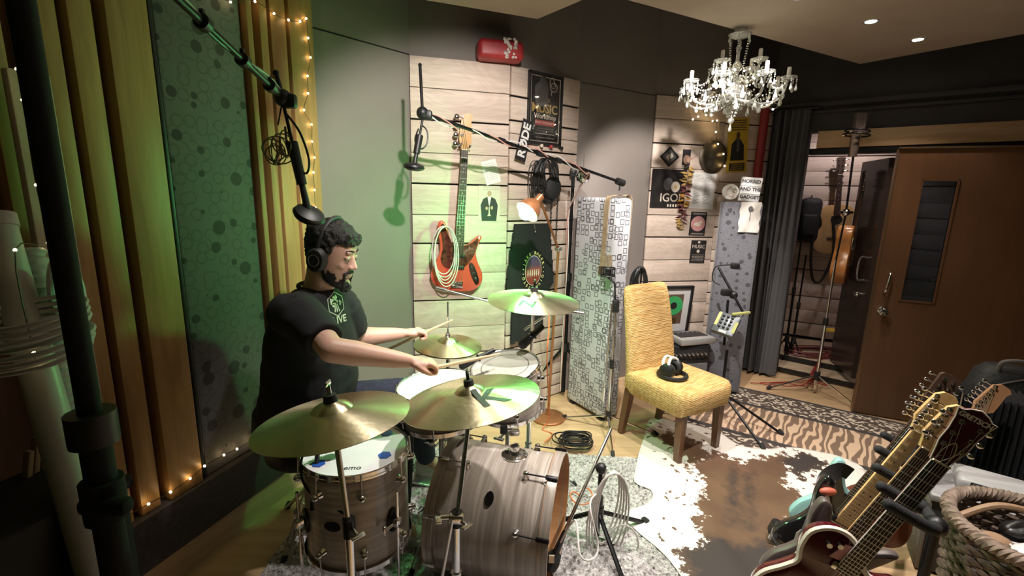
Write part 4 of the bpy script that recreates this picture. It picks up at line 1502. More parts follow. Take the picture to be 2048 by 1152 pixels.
def guitar(name, label, M, body_out, body_mat, nut_y, bridge_y, join_y, head='fender', tuners=6, neck_mat=None, board_mat=None, head_mat=None, group=None, cat='guitar', strings=6, nw=(0.042, 0.056), bth=0.042, frets=21, guard=None, guard_mat=None, pick=None, dots=True, binding=None, acoustic=False, brand=None, knobs=None, hl=0.18, plate=None, fret_objects=True, bind_r=0.0042):
    neck_mat, board_mat = neck_mat or MAPLE, board_mat or ROSE
    head_mat = head_mat or neck_mat
    t = thing(name, label, cat, M=M, group=group)
    o = spl(body_out)
    bd_ = rounded_body(o, bth, 0.012 if not acoustic else 0.004).build('body', body_mat, t)
    if binding:
        MB().tube([Vector((x, y, -0.004)) for x, y in o], bind_r, 6, closed=True).build('binding', binding, bd_)
    fz = 0.0125
    if guard:
        MB().prism(spl(guard, 3), 0.0005, 0.0032).build('pickguard', guard_mat, t)
    # neck and fretboard
    L = nut_y - join_y
    w0, w1 = nw
    wj = w0 + (w1 - w0) * L / (nut_y - bridge_y) * 1.25
    nk = MB()
    rings = []
    for y, w, dpt in ((join_y - 0.05, wj, 0.022), (nut_y - 0.02, w0, 0.019), (nut_y + 0.004, w0, 0.016)):
        rings.append([Vector((w / 2 * cos(a), y, 0.006 + (dpt * sin(a) if sin(a) < 0 else 0.0))) for a in [2 * pi * k / 16 for k in range(16)]])
    neck = nk.loft(rings).build('neck', neck_mat, t)
    fb_end = join_y - (0.07 if not acoustic else 0.11)
    wf = w0 + (w1 - w0) * (nut_y - fb_end) / (nut_y - bridge_y) * 1.2
    fb = MB().add([(-w0 / 2, nut_y, 0.006), (w0 / 2, nut_y, 0.006), (wf / 2, fb_end, 0.006), (-wf / 2, fb_end, 0.006), (-w0 / 2, nut_y, fz), (w0 / 2, nut_y, fz), (wf / 2, fb_end, fz), (-wf / 2, fb_end, fz)], [(0, 1, 2, 3), (4, 5, 6, 7), (0, 1, 5, 4), (1, 2, 6, 5), (2, 3, 7, 6), (3, 0, 4, 7)]).build('fretboard', board_mat, t)
    if binding:
        for s in (-1, 1):
            MB().tube([(s * w0 / 2, nut_y, fz - 0.003), (s * wf / 2, fb_end, fz - 0.003)], 0.0022, 6).build('neck_binding', binding, fb)
    scale = nut_y - bridge_y
    fm = None
    joined = MB()
    for k in range(1, frets + 1):
        y = bridge_y + scale * 2 ** (-k / 12)
        if y < fb_end:
            break
        w = w0 + (wf - w0) * (nut_y - y) / (nut_y - fb_end)
        if fret_objects:
            if fm is None:
                q = MB().box((0, 0, 0), (1, 0.0026, 0.0022)).build('fret', STRG, fb, smooth=0)
                fm = q
            else:
                q = bpy.data.objects.new('fret', fm.data)
                COL.objects.link(q)
                q.parent = fb
            q.location = (0, y, fz + 0.0006)
            q.scale = (w, 1, 1)
        else:
            joined.box((0, y, fz + 0.0006), (w, 0.0026, 0.002))
        if dots and k in (3, 5, 7, 9, 12, 15, 17, 19):
            ym = bridge_y + scale * 2 ** (-(k - 0.5) / 12)
            for dx in ((0,) if k != 12 else (-0.012, 0.012)):
                MB().cyl((dx, ym, fz - 0.001), (dx, ym, fz + 0.0006), 0.0034, n=10).build('inlay_dot', IVORY if board_mat is not MAPLE else EBONY, fb)
    if joined.v:
        joined.build('frets', STRG, fb, smooth=0)
    MB().box((0, nut_y + 0.002, fz + 0.001), (w0, 0.005, 0.006)).build('nut', IVORY, t)
    # headstock
    hz0, hz1 = -0.012, 0.002
    ny_ = nut_y
    if head == 'fender':
        ho = [(-w0 / 2, 0.0), (w0 / 2, 0.0), (w0 / 2 + 0.004, 0.03), (w0 / 2 + 0.020, 0.05), (w0 / 2 + 0.016, 0.10), (w0 / 2 + 0.012, hl * 0.8), (w0 / 2 + 0.02, hl * 0.92), (w0 / 2 + 0.004, hl), (-0.01, hl * 0.99), (-w0 / 2 - 0.008, hl * 0.88), (-w0 / 2 - 0.014, hl * 0.6), (-w0 / 2 - 0.018, hl * 0.28), (-w0 / 2 - 0.008, 0.03)]
        tp = [(-w0 / 2 - 0.016 + 0.012, 0.035 + (hl - 0.06) * k / (tuners - 1), -1) for k in range(tuners)]
    elif head == 'gretsch':
        ho = [(-w0 / 2, 0.0), (w0 / 2, 0.0), (w0 / 2 + 0.006, 0.03), (w0 / 2 + 0.014, 0.06), (w0 / 2 + 0.014, 0.10), (w0 / 2 + 0.020, 0.14), (w0 / 2 + 0.027, hl - 0.012), (w0 / 2 + 0.014, hl - 0.012), (w0 / 2, hl - 0.002), (0, hl + 0.006), (-w0 / 2, hl - 0.002), (-w0 / 2 - 0.014, hl - 0.012), (-w0 / 2 - 0.027, hl - 0.012), (-w0 / 2 - 0.020, 0.14), (-w0 / 2 - 0.014, 0.10), (-w0 / 2 - 0.014, 0.06), (-w0 / 2 - 0.006, 0.03)]
        tp = [(s * (w0 / 2 + 0.001), 0.055 + 0.038 * k, s) for k in range(3) for s in (-1, 1)]
    else:
        ho = [(-w0 / 2, 0.0), (w0 / 2, 0.0), (w0 / 2 + 0.010, 0.03), (w0 / 2 + 0.018, hl - 0.01), (w0 / 2 + 0.010, hl), (0, hl + 0.004), (-w0 / 2 - 0.010, hl), (-w0 / 2 - 0.018, hl - 0.01), (-w0 / 2 - 0.010, 0.03)]
        m2 = tuners // 2
        tp = [(s * (w0 / 2 - 0.004), 0.04 + (hl - 0.065) * k / (m2 - 1), s) for k in range(m2) for s in (-1, 1)]
    ho2 = [(x, y + ny_) for x, y in ho]
    hs_ = MB().prism(ho2, hz0, hz1).build('headstock', head_mat, t)
    if binding:
        MB().tube([Vector((x, y, hz1 - 0.001)) for x, y in ho2], 0.0022, 6, closed=True).build('head_binding', binding, hs_)
    big = strings == 4
    for x, y, s in tp:
        q = MB().cyl((x, ny_ + y, hz1), (x, ny_ + y, hz1 + 0.012), 0.0045 if not big else 0.008, n=10).cyl((x, ny_ + y, hz1), (x, ny_ + y, hz1 + 0.003), 0.0075, n=10)
        edge = s * (w0 / 2 + 0.03)
        q.cyl((x, ny_ + y, -0.016), (edge, ny_ + y, -0.016), 0.0025, n=8)
        q.ball((edge + s * 0.008, ny_ + y, -0.016), 0.0085 if not big else 0.015, 10, 8, (1.2, 0.9 if not big else 1.2, 0.45))
        q.build('tuner', CHROME, t)
    if brand:
        text_mb(brand[0], brand[1], 0.0004, bold=0.0006, shear=0.1).xf(Matrix.Translation((brand[2], ny_ + brand[3], hz1 + 0.001))).build('brand_lettering', WHITE, hs_, smooth=0)
    # strings
    for k in range(strings):
        u = (k / (strings - 1) - 0.5)
        hx, hy = (tp[k][0], tp[k][1]) if k < len(tp) else (0, 0.05)
        MB().tube([(u * (w1 - 0.008) * 1.08, bridge_y, fz + 0.004), (u * (w0 - 0.008), ny_, fz + 0.004), (hx, ny_ + hy, hz1 + 0.007)], 0.0007 + (0.0004 if big else 0), 5).build('string', STRG, t)
    # bridge and pickups
    if acoustic:
        MB().box((0, bridge_y, 0.005), (0.15, 0.026, 0.008), None, 0.003).build('bridge', ROSE, t)
        MB().torus((0, join_y - 0.15, 0.001), 0.053, 0.002, (0, 0, 1), 32, 6).build('rosette', IVORY, t)
        MB().cyl((0, join_y - 0.15, -0.002), (0, join_y - 0.15, 0.0012), 0.050, n=32).build('sound_hole', GAPM, t)
    else:
        MB().box((0, bridge_y - 0.012, 0.007), (0.078, 0.045, 0.008), None, 0.002).box((0, bridge_y, 0.013), (0.07, 0.012, 0.006), None, 0.002).build('bridge', CHROME, t)
        for y, m_ in pick or []:
            MB().box((0, y, 0.006), (0.085, 0.026, 0.012), None, 0.005).build('pickup', m_, t)
    if plate:
        MB().prism(spl(plate, 3), 0.0005, 0.003).build('control_plate', CHROME, t)
    for x, y in knobs or []:
        MB().lathe([(0, 0.018), (0.008, 0.018), (0.0095, 0.003), (0.0095, 0.0)], 16, (x, y, 0.002)).build('knob', CHROME if not plate else BLACK, t)
    return t


# red bass on the planks ----------------------------------------------------
SALMON = mat('fiesta_red', (0.62, 0.075, 0.05), 0.22, coat=0.5)
TORT = mat('tortoise_guard', (0.09, 0.022, 0.015), 0.25, var=0.8, scale=35)
TORT.node_tree.nodes['Principled BSDF'].inputs['Coat Weight'].default_value = 0.5
Mw = on_wall(K1, K2, 913, 583, 0.085)
Mbass = Mw @ Matrix.Rotation(radians(3.2), 4, 'Y') @ RX90
guard = [(-0.03, 0.305), (0.03, 0.312), (0.085, 0.335), (0.125, 0.368), (0.118, 0.30), (0.095, 0.235), (0.06, 0.185), (0.03, 0.165), (-0.03, 0.155), (-0.09, 0.165), (-0.118, 0.22), (-0.108, 0.28), (-0.115, 0.345), (-0.128, 0.43), (-0.105, 0.445), (-0.075, 0.375)]
plate = [(0.072, 0.19), (0.10, 0.195), (0.135, 0.125), (0.15, 0.07), (0.13, 0.05), (0.112, 0.075), (0.09, 0.12)]
bass = guitar('bass_guitar', 'salmon red electric bass hung on the plank wall', Mbass, OUT_BASS, SALMON, 0.925, 0.06, 0.32, 'fender', 4, cat='bass guitar', strings=4, nw=(0.042, 0.064), guard=guard, guard_mat=TORT, pick=[(0.165, BLACK), (0.245, BLACK)], hl=0.225, head_mat=wood('amber_maple', (0.50, 0.22, 0.05), (0.66, 0.33, 0.09), 'y', 0.3), knobs=[(0.092, 0.165), (0.108, 0.128), (0.124, 0.092)], plate=plate)
# wall hook
pk = Mbass @ Vector((0, 0.94, -0.03))
hk = thing('guitar_hanger', 'small black wall hanger holding the red bass', 'hanger', M=Matrix.Translation(pk))
nwall = (Mw.to_3x3() @ Vector((0, 1, 0)))
MB().cyl(pk, pk + nwall * 0.065, 0.007).box(pk + nwall * 0.05, (0.05, 0.02, 0.07), Mw.to_3x3(), 0.004).build('mount', BLACK, hk, world=True)
for s in (-1, 1):
    MB().tube([pk, pk + Mw.to_3x3() @ Vector((s * 0.034, 0.0, 0.004)), pk + Mw.to_3x3() @ Vector((s * 0.036, -0.045, 0.012))], 0.005, 8).build('prong', BLACK, hk, world=True)
# strap/cable coil hung over the bass horn
cb_ = MB()
hb = Mbass @ Vector((-0.105, 0.435, 0.022))
xw = Mw.to_3x3() @ Vector((1, 0, 0))
nw_ = Mw.to_3x3() @ Vector((0, -1, 0))
for k in range(5):
    pts = []
    for i in range(28):
        a = 2 * pi * i / 28
        rx_, rz_ = 0.072 + 0.008 * sin(k * 2.1), 0.155 + 0.010 * k
        pts.append(hb + xw * (rx_ * sin(a) + 0.004 * k - 0.01) + Vector((0, 0, -rz_ + rz_ * cos(a))) + nw_ * (0.008 + 0.006 * k + 0.02 * sin(a / 2)))
    cb_.tube(pts, 0.0038, 6, closed=True)
tag(cb_.build('cable_coil', mat('pale_cable', (0.62, 0.60, 0.55), 0.5)), 'coil of pale cable hung over the red bass horn', 'cable')

# guitars in the far room -------------------------------------------------------
SPRUCE = wood('spruce_top', (0.50, 0.30, 0.12), (0.60, 0.38, 0.17), 'y', 0.3)
Ma = on_wall(B0, B1, 1668, 508, 0.14)
Ma = Ma @ Matrix.Rotation(radians(-4), 4, 'Y') @ RX90
guitar('acoustic_guitar', 'natural spruce acoustic guitar hung on the far plank wall', Ma, OUT_ACOU, SPRUCE, 0.80, 0.16, 0.50, 'paddle', 6, neck_mat=ROSE, acoustic=True, bth=0.10, hl=0.17, frets=14, fret_objects=False, guard=[(0.05, 0.30), (0.10, 0.26), (0.11, 0.2), (0.06, 0.22)], guard_mat=TORT)
Ma2 = Matrix.Translation(P(1692, 566, 4.12)) @ Matrix.Rotation(radians(48), 4, 'Z') @ RX90
guitar('acoustic_guitar', 'orange sunburst acoustic guitar hung edge-on beside the dark door', Ma2, OUT_ACOU, wood('amber_top', (0.42, 0.16, 0.04), (0.55, 0.25, 0.08), 'y', 0.3), 0.80, 0.16, 0.50, 'paddle', 6, neck_mat=ROSE, acoustic=True, bth=0.11, hl=0.17, frets=14, fret_objects=False)
# ================================================================== THINGS ON THE WALLS
def rect_on(A, B, x0, y0, x1, y1, off=0.024):
    """centre matrix, width, height of the wall rectangle seen between two pixel corners"""
    xm, ym = (x0 + x1) / 2, (y0 + y1) / 2
    u = Vector((B[0] - A[0], B[1] - A[1], 0)).normalized()
    n_ = Vector((u.y, -u.x, 0))
    A2, B2_ = (A[0] + n_.x * off, A[1] + n_.y * off), (B[0] + n_.x * off, B[1] + n_.y * off)
    w = (PL(x1, ym, A2, B2_) - PL(x0, ym, A2, B2_)).length
    h = (PL(xm, y0, A2, B2_) - PL(xm, y1, A2, B2_)).length
    return on_wall(A, B, xm, ym, off), w, h


def flat(mb_outline, z):
    return MB().prism(mb_outline, z, z + 0.0008)


def quad(x0, y0, x1, y1):
    return [(x0, y0), (x1, y0), (x1, y1), (x0, y1)]


def blob(cx, cy, rx, ry, n=20, j=0.0):
    return [(cx + rx * cos(2 * pi * k / n) * (1 + random.uniform(-j, j)), cy + ry * sin(2 * pi * k / n) * (1 + random.uniform(-j, j))) for k in range(n)]


def card(name, label, cat, A, B, px, mat_, off=0.0245, tilt=0.0, thick=0.002, group=None, wave=False):
    M, w, h = rect_on(A, B, *px, off)
    M = M @ Matrix.Rotation(tilt, 4, 'Y') @ RX90
    t = thing(name, label, cat, M=M, group=group)
    MB().box((0, 0, -thick / 2), (w, h, thick)).build('sheet', mat_, t, smooth=0)
    return t, w, h


def ink(t, out, m_, z=0.0004, name='print'):
    return flat(out, z).build(name, m_, t, smooth=0)


def lines(t, x0, x1, y0, y1, n_, m_, th=0.002, name='small_print', z=0.0004, rag=0.3):
    mb = MB()
    for k in range(n_):
        y = y0 + (y1 - y0) * k / max(1, n_ - 1)
        x = x0 + random.uniform(0, rag) * (x1 - x0) * 0.3
        while x < x1:
            w = random.uniform(0.05, 0.16) * (x1 - x0)
            mb.prism(quad(x, y - th / 2, min(x + w, x1), y + th / 2), z, z + 0.0005)
            x += w + 0.03 * (x1 - x0)
    return mb.build(name, m_, t, smooth=0)


def letters(t, s, size, x, y, m_, z=0.0006, name='lettering', rot=0.0, **k):
    return text_mb(s, size, 0.0003, **k).xf(Matrix.Translation((x, y, z)) @ Matrix.Rotation(rot, 4, 'Z')).build(name, m_, t, smooth=0)


PBLACK = mat('poster_black', (0.016, 0.014, 0.015), 0.6)
PGREY = mat('poster_grey', (0.10, 0.095, 0.095), 0.4)
PGOLD = mat('poster_gold', (0.50, 0.32, 0.08), 0.4)
PRED = mat('poster_red', (0.42, 0.05, 0.05), 0.4)
PCREAM = mat('poster_cream', (0.62, 0.54, 0.45), 0.6)
PYEL = mat('poster_yellow', (0.55, 0.37, 0.03), 0.5, var=0.1, scale=12)
PINK = mat('poster_pink', (0.55, 0.28, 0.27), 0.5)
PSKIN = mat('print_flesh', (0.45, 0.28, 0.2), 0.6)
random.seed(21)

# framed workshop poster
t, w, h = card('framed_poster', 'black framed music workshop poster on the narrow plank panel', 'poster', K2, K3, (1060, 152, 1121, 288), PBLACK, 0.035)
fr = MB()
for s in (-1, 1):
    fr.box((s * (w / 2 + 0.006), 0, 0.0), (0.014, h + 0.026, 0.022)).box((0, s * (h / 2 + 0.006), 0.0), (w + 0.026, 0.014, 0.022))
fr.build('frame', BLACK, t, smooth=0)
for s in (-1, 1):
    ink(t, quad(s * (w / 2 - 0.010) - 0.003, -h / 2 + 0.008, s * (w / 2 - 0.010) + 0.003, h / 2 - 0.008), PCREAM, name='border_line')
    ink(t, quad(-w / 2 + 0.008, s * (h / 2 - 0.012) - 0.003, w / 2 - 0.008, s * (h / 2 - 0.012) + 0.003), PCREAM, name='border_line')
ink(t, [(-0.09, 0.02), (-0.10, 0.14), (-0.06, 0.18), (-0.045, 0.22), (-0.01, 0.22), (0.0, 0.18), (0.02, 0.14), (0.02, 0.02)], PGREY, name='silhouette_print')
bub = MB()
bub.tube(smooth_path([(0.05, 0.10, 0.001), (0.055, 0.125, 0.001), (0.09, 0.13, 0.001), (0.102, 0.165, 0.001), (0.075, 0.185, 0.001), (0.06, 0.215, 0.001), (0.035, 0.20, 0.001), (0.04, 0.15, 0.001), (0.055, 0.125, 0.001)], 5), 0.0025, 5).torus((0.065, 0.165, 0.001), 0.018, 0.002, (0, 0, 1), 16, 5)
bub.build('speech_bubble_print', PCREAM, t)
letters(t, 'THE', 0.035, 0.01, 0.062, PGOLD)
letters(t, 'MUSIC', 0.082, -0.005, 0.005, PGOLD, bold=0.002)
letters(t, 'Workshop', 0.046, 0.0, -0.046, PCREAM, bold=0.0012)
ink(t, quad(-0.09, -0.105, 0.09, -0.07), PRED, name='red_band')
letters(t, 'MUSIC WORKSHOP', 0.02, 0, -0.087, PCREAM, z=0.0014)
lines(t, -0.09, 0.09, -0.16, -0.21, 3, PCREAM, 0.004)
lines(t, -0.085, 0.085, -0.125, -0.14, 2, PGREY, 0.006)
gl, _, _ = None, 0, 0
MB().box((0, 0, 0.004), (w, h, 0.002)).build('glass', mat('poster_glass', (1, 1, 1), 0.03, transmission=1.0, ior=1.45), t, smooth=0)

# RODE sign hung askew
Mr = on_wall(K2, K3, 1049, 281, 0.06) @ Matrix.Rotation(radians(-76), 4, 'Y') @ RX90
t = thing('brand_sign', 'black wedge shaped sign with white lettering hung askew beside the framed poster', 'sign', M=Mr)
MB().prism(quad(-0.135, -0.045, 0.135, 0.045), -0.006, 0.0).build('board', PBLACK, t)
letters(t, 'RØDE', 0.085, 0.0, 0.0, WHITE, bold=0.003)

# bundle of black cables and straps on hooks
hkM = on_wall(K2, K3, 1090, 318, 0.05)
c0 = hkM.translation
ux = (hkM.to_3x3() @ Vector((1, 0, 0)))
un = (hkM.to_3x3() @ Vector((0, -1, 0)))
random.seed(5)


def coil(name, label, top, ux, un, rx, rz, n_, r, m_, jit=0.02, group=None, cat='cable'):
    mb = MB()
    for k in range(n_):
        j1, j2, j3 = random.uniform(-jit, jit), random.uniform(-jit, jit), random.uniform(0, 0.03)
        pts = []
        for i in range(22):
            a = 2 * pi * i / 22
            pts.append(Vector(top) + ux * ((rx + j1) * sin(a) + j2) + Vector((0, 0, (rz + j1) * (cos(a) - 1))) + un * (0.006 + j3 + 0.012 * sin(a * 2 + k)))
        mb.tube(pts, r, 6, closed=True)
    return tag(mb.build(name, m_), label, cat, group)


coil('cable_coil', 'thick tangle of black cable coils hung under the framed poster', c0 + un * 0.03 - ux * 0.02, ux, un, 0.07, 0.13, 14, 0.005, BLACK, 0.025)
coil('cable_coil', 'thin black cable loops hanging below the lettered sign', c0 + un * 0.02 - ux * 0.11 + Vector((0, 0, -0.02)), ux, un, 0.05, 0.16, 5, 0.003, BLACK, 0.02)
pouch = MB()
pouch.ball(c0 + un * 0.06 + ux * 0.03 + Vector((0, 0, -0.20)), 0.075, 16, 12, (1, 0.5, 1.1), hkM.to_3x3())
tag(pouch.build('accessory_bag', mat('black_nylon', (0.012, 0.013, 0.013), 0.7, bump=0.4, bscale=40)), 'small black accessory bag among the hung cables', 'bag')
for k, (dx, dz) in enumerate(((-0.02, -0.30), (0.075, -0.28))):
    st = MB()
    for j in range(26):
        st.torus(c0 + ux * (0.06 + k * 0.06) + un * 0.02 + Vector((0, 0, -0.20 - j * 0.016)), 0.006, 0.0022, (0.3, 1, 0) if j % 2 else (1, 0.3, 0), 8, 4)
    tag(st.build('hanging_chain', BLACKM), ['dark chain hanging beside the black t-shirt', 'dark chain hanging nearer the grey screen'][k], 'chain', 'hanging chains')
# pegs
for k, (x, y, m_) in enumerate(((1078, 292, IVORY), (1097, 294, PRED), (1118, 297, BLACK))):
    q = MB().lathe([(0, 0), (0.006, 0.0), (0.006, 0.02), (0.012, 0.024), (0.012, 0.034), (0, 0.038)], 12).build('peg', m_, origin=(0, 0, 0))
    q.matrix_basis = on_wall(K2, K3, x, y, 0.022) @ RX90
    tag(q, ['cream round wall peg under the framed poster', 'red round wall peg under the framed poster', 'black round wall peg under the framed poster'][k], 'peg', 'wall pegs')

# mirror ball
mbp = P(1166, 353, 3.2)
dbt = thing('mirror_ball', 'small mirror ball hanging beside the boom stand', 'mirror ball', mbp - Vector((0, 0, 0.05)))
MIR = mat('mirror_tile', (0.85, 0.85, 0.86), 0.04, 1.0)
tl_ = MB()
for i in range(1, 12):
    a = pi * i / 12
    n_ = max(4, int(22 * sin(a)))
    for j in range(n_):
        b_ = 2 * pi * j / n_
        d_ = Vector((sin(a) * cos(b_), sin(a) * sin(b_), cos(a)))
        x_, y_, z_ = frame_from(d_)
        tl_.box(Vector((0, 0, 0.05)) + d_ * 0.047, (0.0115, 0.0115, 0.003), Matrix((x_, y_, z_)).transposed())
q = tl_.build('mirror_tiles', MIR, dbt, smooth=0)
q['kind'] = 'stuff'
MB().ball((0, 0, 0.05), 0.0465, 16, 12).cyl((0, 0, 0.096), (0, 0, 0.11), 0.008).build('core', STEEL, dbt)
MB().cyl((0, 0, 0.105), (0, 0, 0.2), 0.0012, n=5).build('hanging_thread', BLACK, dbt)

# red wrapped parcel on top of the panels
Mg = on_wall(K1, K2, 998, 127, 0.0)
gp = PL(1000, 128, K1, K2)
t = thing('wrapped_parcel', 'red rounded parcel with white floral wrap on top of the planks', 'parcel', (gp.x, gp.y - 0.07, ZT), radians(14))
MB().box((0, 0, 0.058), (0.29, 0.13, 0.115), None, 0.03).build('body', mat('red_paper', (0.36, 0.025, 0.03), 0.45, var=0.25, scale=9), t)
flo = MB()
random.seed(4)
for k in range(34):
    flo.ball((0.045 + random.uniform(-0.03, 0.05), -0.066 + random.uniform(-0.004, 0.0), random.uniform(0.008, 0.118)), random.uniform(0.006, 0.013), 6, 4, (1, 0.4, 1))
flo.build('floral_wrap', mat('white_floral', (0.62, 0.55, 0.52), 0.7, var=0.6, scale=60), t)
MB().ball((0.05, -0.03, 0.125), 0.03, 10, 8, (1.2, 0.8, 0.6)).build('bow', mat('dark_ribbon', (0.08, 0.05, 0.05), 0.6), t)

# paper notes on panel 1
t, w, h = card('paper_note', 'white typed sheet pinned askew above the photo print', 'paper', K1, K2, (967, 320, 997, 368), PAPER, 0.0255, radians(-16))
lines(t, -w * 0.4, w * 0.4, h * 0.35, -h * 0.3, 9, PGREY, 0.0015)
t, w, h = card('photo_print', 'signed photo print of a suited figure pinned to the planks', 'photo', K1, K2, (957, 372, 1000, 442), PCREAM, 0.0255)
ink(t, [(-w * .34, -h * .5), (-w * .40, -h * .05), (-w * .28, h * .13), (-w * .06, h * .20), (w * .06, h * .20), (w * .28, h * .13), (w * .40, -h * .05), (w * .34, -h * .5)], PBLACK, name='suit_print')
ink(t, blob(0, h * .28, w * .10, h * .085), PSKIN, 0.0010, 'face_print')
ink(t, [(-w * .09, h * .20), (0, -h * .1), (w * .09, h * .20)], PAPER, 0.0012, 'collar_print')
ink(t, blob(-w * .12, -h * .14, w * .06, h * .05), PSKIN, 0.0012, 'hand_print')
ink(t, blob(w * .12, -h * .12, w * .06, h * .05), PSKIN, 0.0012, 'hand_print')
ink(t, [(-w * .02, -h * .1), (w * .02, -h * .1), (w * .03, -h * .30), (w * .09, -h * .36), (-w * .09, -h * .36), (-w * .03, -h * .30)], PCREAM, 0.0014, 'instrument_print')
lines(t, -w * 0.35, w * 0.4, h * 0.47, h * 0.40, 2, PGREY, 0.002)

# black t-shirt with round print ------------------------------------------------
Mt, w, h = rect_on(K2, K3, 1012, 447, 1108, 688, 0.06)
t = thing('hanging_t_shirt', 'black t-shirt with a round sunset print hung on the plank panel', 't-shirt', M=Mt @ RX90)
hw = w / 2
out = [(-hw * .70, h / 2), (-hw * .2, h / 2 - 0.012), (hw * .2, h / 2 - 0.012), (hw * .70, h / 2), (hw * .84, h * .30), (hw * 1.0, h * .0), (hw * .74, -h * .09), (hw * .60, -h * .10), (hw * .64, -h * .38), (-hw * .70, -h / 2), (-hw * .70, -h * .12), (-hw * .78, -h * .10), (-hw * 1.0, -h * .06), (-hw * .86, h * .28)]
NX, NZ = 40, 60
ts = MB()
idx = {}
vs, fs = [], []
for i in range(NX + 1):
    for j in range(NZ + 1):
        x, y = -hw + w * i / NX, -h / 2 + h * j / NZ
        if poly_inside((x, y), out):
            idx[(i, j)] = len(vs)
            vs.append(Vector((x, y, 0.010 + 0.008 * sin(x * 38 + y * 5) * (0.6 - y / h) + 0.004 * noise.noise(Vector((x * 14, y * 14, 0))))))
for i in range(NX):
    for j in range(NZ):
        k = [(i, j), (i + 1, j), (i + 1, j + 1), (i, j + 1)]
        if all(q in idx for q in k):
            fs.append(tuple(idx[q] for q in k))
ts.add(vs, fs)
ts.add([p - Vector((0, 0, 0.012)) for p in vs], [tuple(reversed(f_)) for f_ in fs])
ts.build('cloth', mat('black_jersey', (0.013, 0.014, 0.014), 0.9), t, smooth=60)
m, n, l, b = nt('sunset_print')
v = coords(n, l)
sx = n.new('ShaderNodeSeparateXYZ')
l.new(v, sx.inputs[0])
l.new(ramp(n, l, math_node(n, l, 'ADD', math_node(n, l, 'MULTIPLY', sx.outputs[1], 4.0), 0.5), [(0.2, (0.20, 0.03, 0.02)), (0.52, (0.30, 0.06, 0.04)), (0.60, (0.10, 0.06, 0.10)), (0.85, (0.06, 0.06, 0.16))]), b.inputs['Base Color'])
setp(b, roughness=0.7)
pr = MB().lathe([(0.0, 0.0), (0.072, 0.0), (0.074, 0.0012), (0, 0.0014)], 40).build('round_print', m, t)
pr.location = (0.005, 0.10, 0.026)
pr.scale = (1.0, 1.42, 1)
MB().torus((0, 0, 0), 0.075, 0.0022, (0, 0, 1), 40, 5).build('ring_print', PCREAM, pr)
for k in range(6):
    x = -0.05 + 0.02 * k
    MB().prism([(x - 0.006, -0.018), (x, -0.032), (x + 0.006, -0.018), (x + 0.003, 0.006), (x - 0.003, 0.006)], 0.0015, 0.002).build('figure_print', PCREAM, pr, smooth=0)
ring_txt = 'JAKE BAKER••OIVA  ISYO••'
for k, ch in enumerate(ring_txt):
    if ch == ' ':
        continue
    a = radians(158 - 15.0 * k)
    mbt = text_mb(ch, 0.030, 0.0004, bold=0.0008)
    mbt.xf(Matrix.Translation((0.005 + 0.094 * cos(a), 0.10 + 0.128 * sin(a), 0.028)) @ Matrix.Rotation(a - pi / 2, 4, 'Z')).build('print_letter', mat('print_yellow', (0.60, 0.52, 0.22), 0.7), t, smooth=0)
MB().tube(smooth_path([(0, h / 2 - 0.01, 0.02), (0.004, h / 2 - 0.04, 0.026), (0.008, h / 2 - 0.065, 0.028)], 4), 0.003, 6).ball((0.008, h / 2 - 0.07, 0.028), 0.008, 8, 6).build('price_tag', STEEL, t)

# panel 3 ---------------------------------------------------------------------------
random.seed(31)
Md, w, h = rect_on(K4, K5, 1320, 293, 1358, 334, 0.026)
t = thing('diamond_plaque', 'small dark diamond-shaped picture on the far planks', 'picture', M=Md @ RX90)
MB().prism([(-w / 2, 0), (0, -h / 2), (w / 2, 0), (0, h / 2)], -0.004, 0.004).build('frame', BLACK, t)
MB().prism([(-w * .38, 0), (0, -h * .38), (w * .38, 0), (0, h * .38)], 0.004, 0.0046).build('picture', PGREY, t)
MB().prism([(-w * .2, -h * .06), (-w * .04, -h * .2), (w * .0, h * .1), (-w * .12, h * .12)], 0.0046, 0.005).prism([(w * .04, -h * .1), (w * .2, 0), (w * .1, h * .2), (w * .04, h * .12)], 0.0046, 0.005).build('figure_print', PCREAM, t)
t, w, h = card('figure_card', 'cut-out card of a dark haired figure above the feather garland', 'picture', K4, K5, (1365, 299, 1381, 330), PBLACK, 0.026)
ink(t, blob(w * .05, -h * .15, w * .42, h * .30), PSKIN, 0.0005, 'face_print')
ink(t, [(w * .4, -h * .2), (w * .9, -h * .05), (w * 1.3, h * .15), (w * 1.35, h * .3), (w * 1.15, h * .12), (w * .8, 0), (w * .3, -h * .05)], PSKIN, 0.0008, 'arm_print')
t, w, h = card('record_sleeve', 'shrink wrapped black record sleeve with guitarist picture and pale letters', 'record', K4, K5, (1303, 339, 1371, 416), mat('sleeve_black', (0.025, 0.022, 0.022), 0.18, var=0.3, scale=9), 0.03, 0, 0.008)
ink(t, blob(-w * .02, h * .12, w * .14, h * .16), PGREY, 0.0005, 'figure_print')
ink(t, blob(w * .20, h * .05, w * .13, h * .14), PCREAM, 0.0007, 'guitar_print')
ink(t, blob(w * .20, h * .05, w * .04, h * .04), PGOLD, 0.0016, 'guitar_print')
letters(t, 'IGOB', h * 0.30, w * .12, -h * .24, PCREAM, bold=0.001)
for k in range(5):
    ink(t, quad(w * (.0 + .08 * k), -h * .47, w * (.04 + .08 * k), -h * .40), PCREAM, name='edge_print')
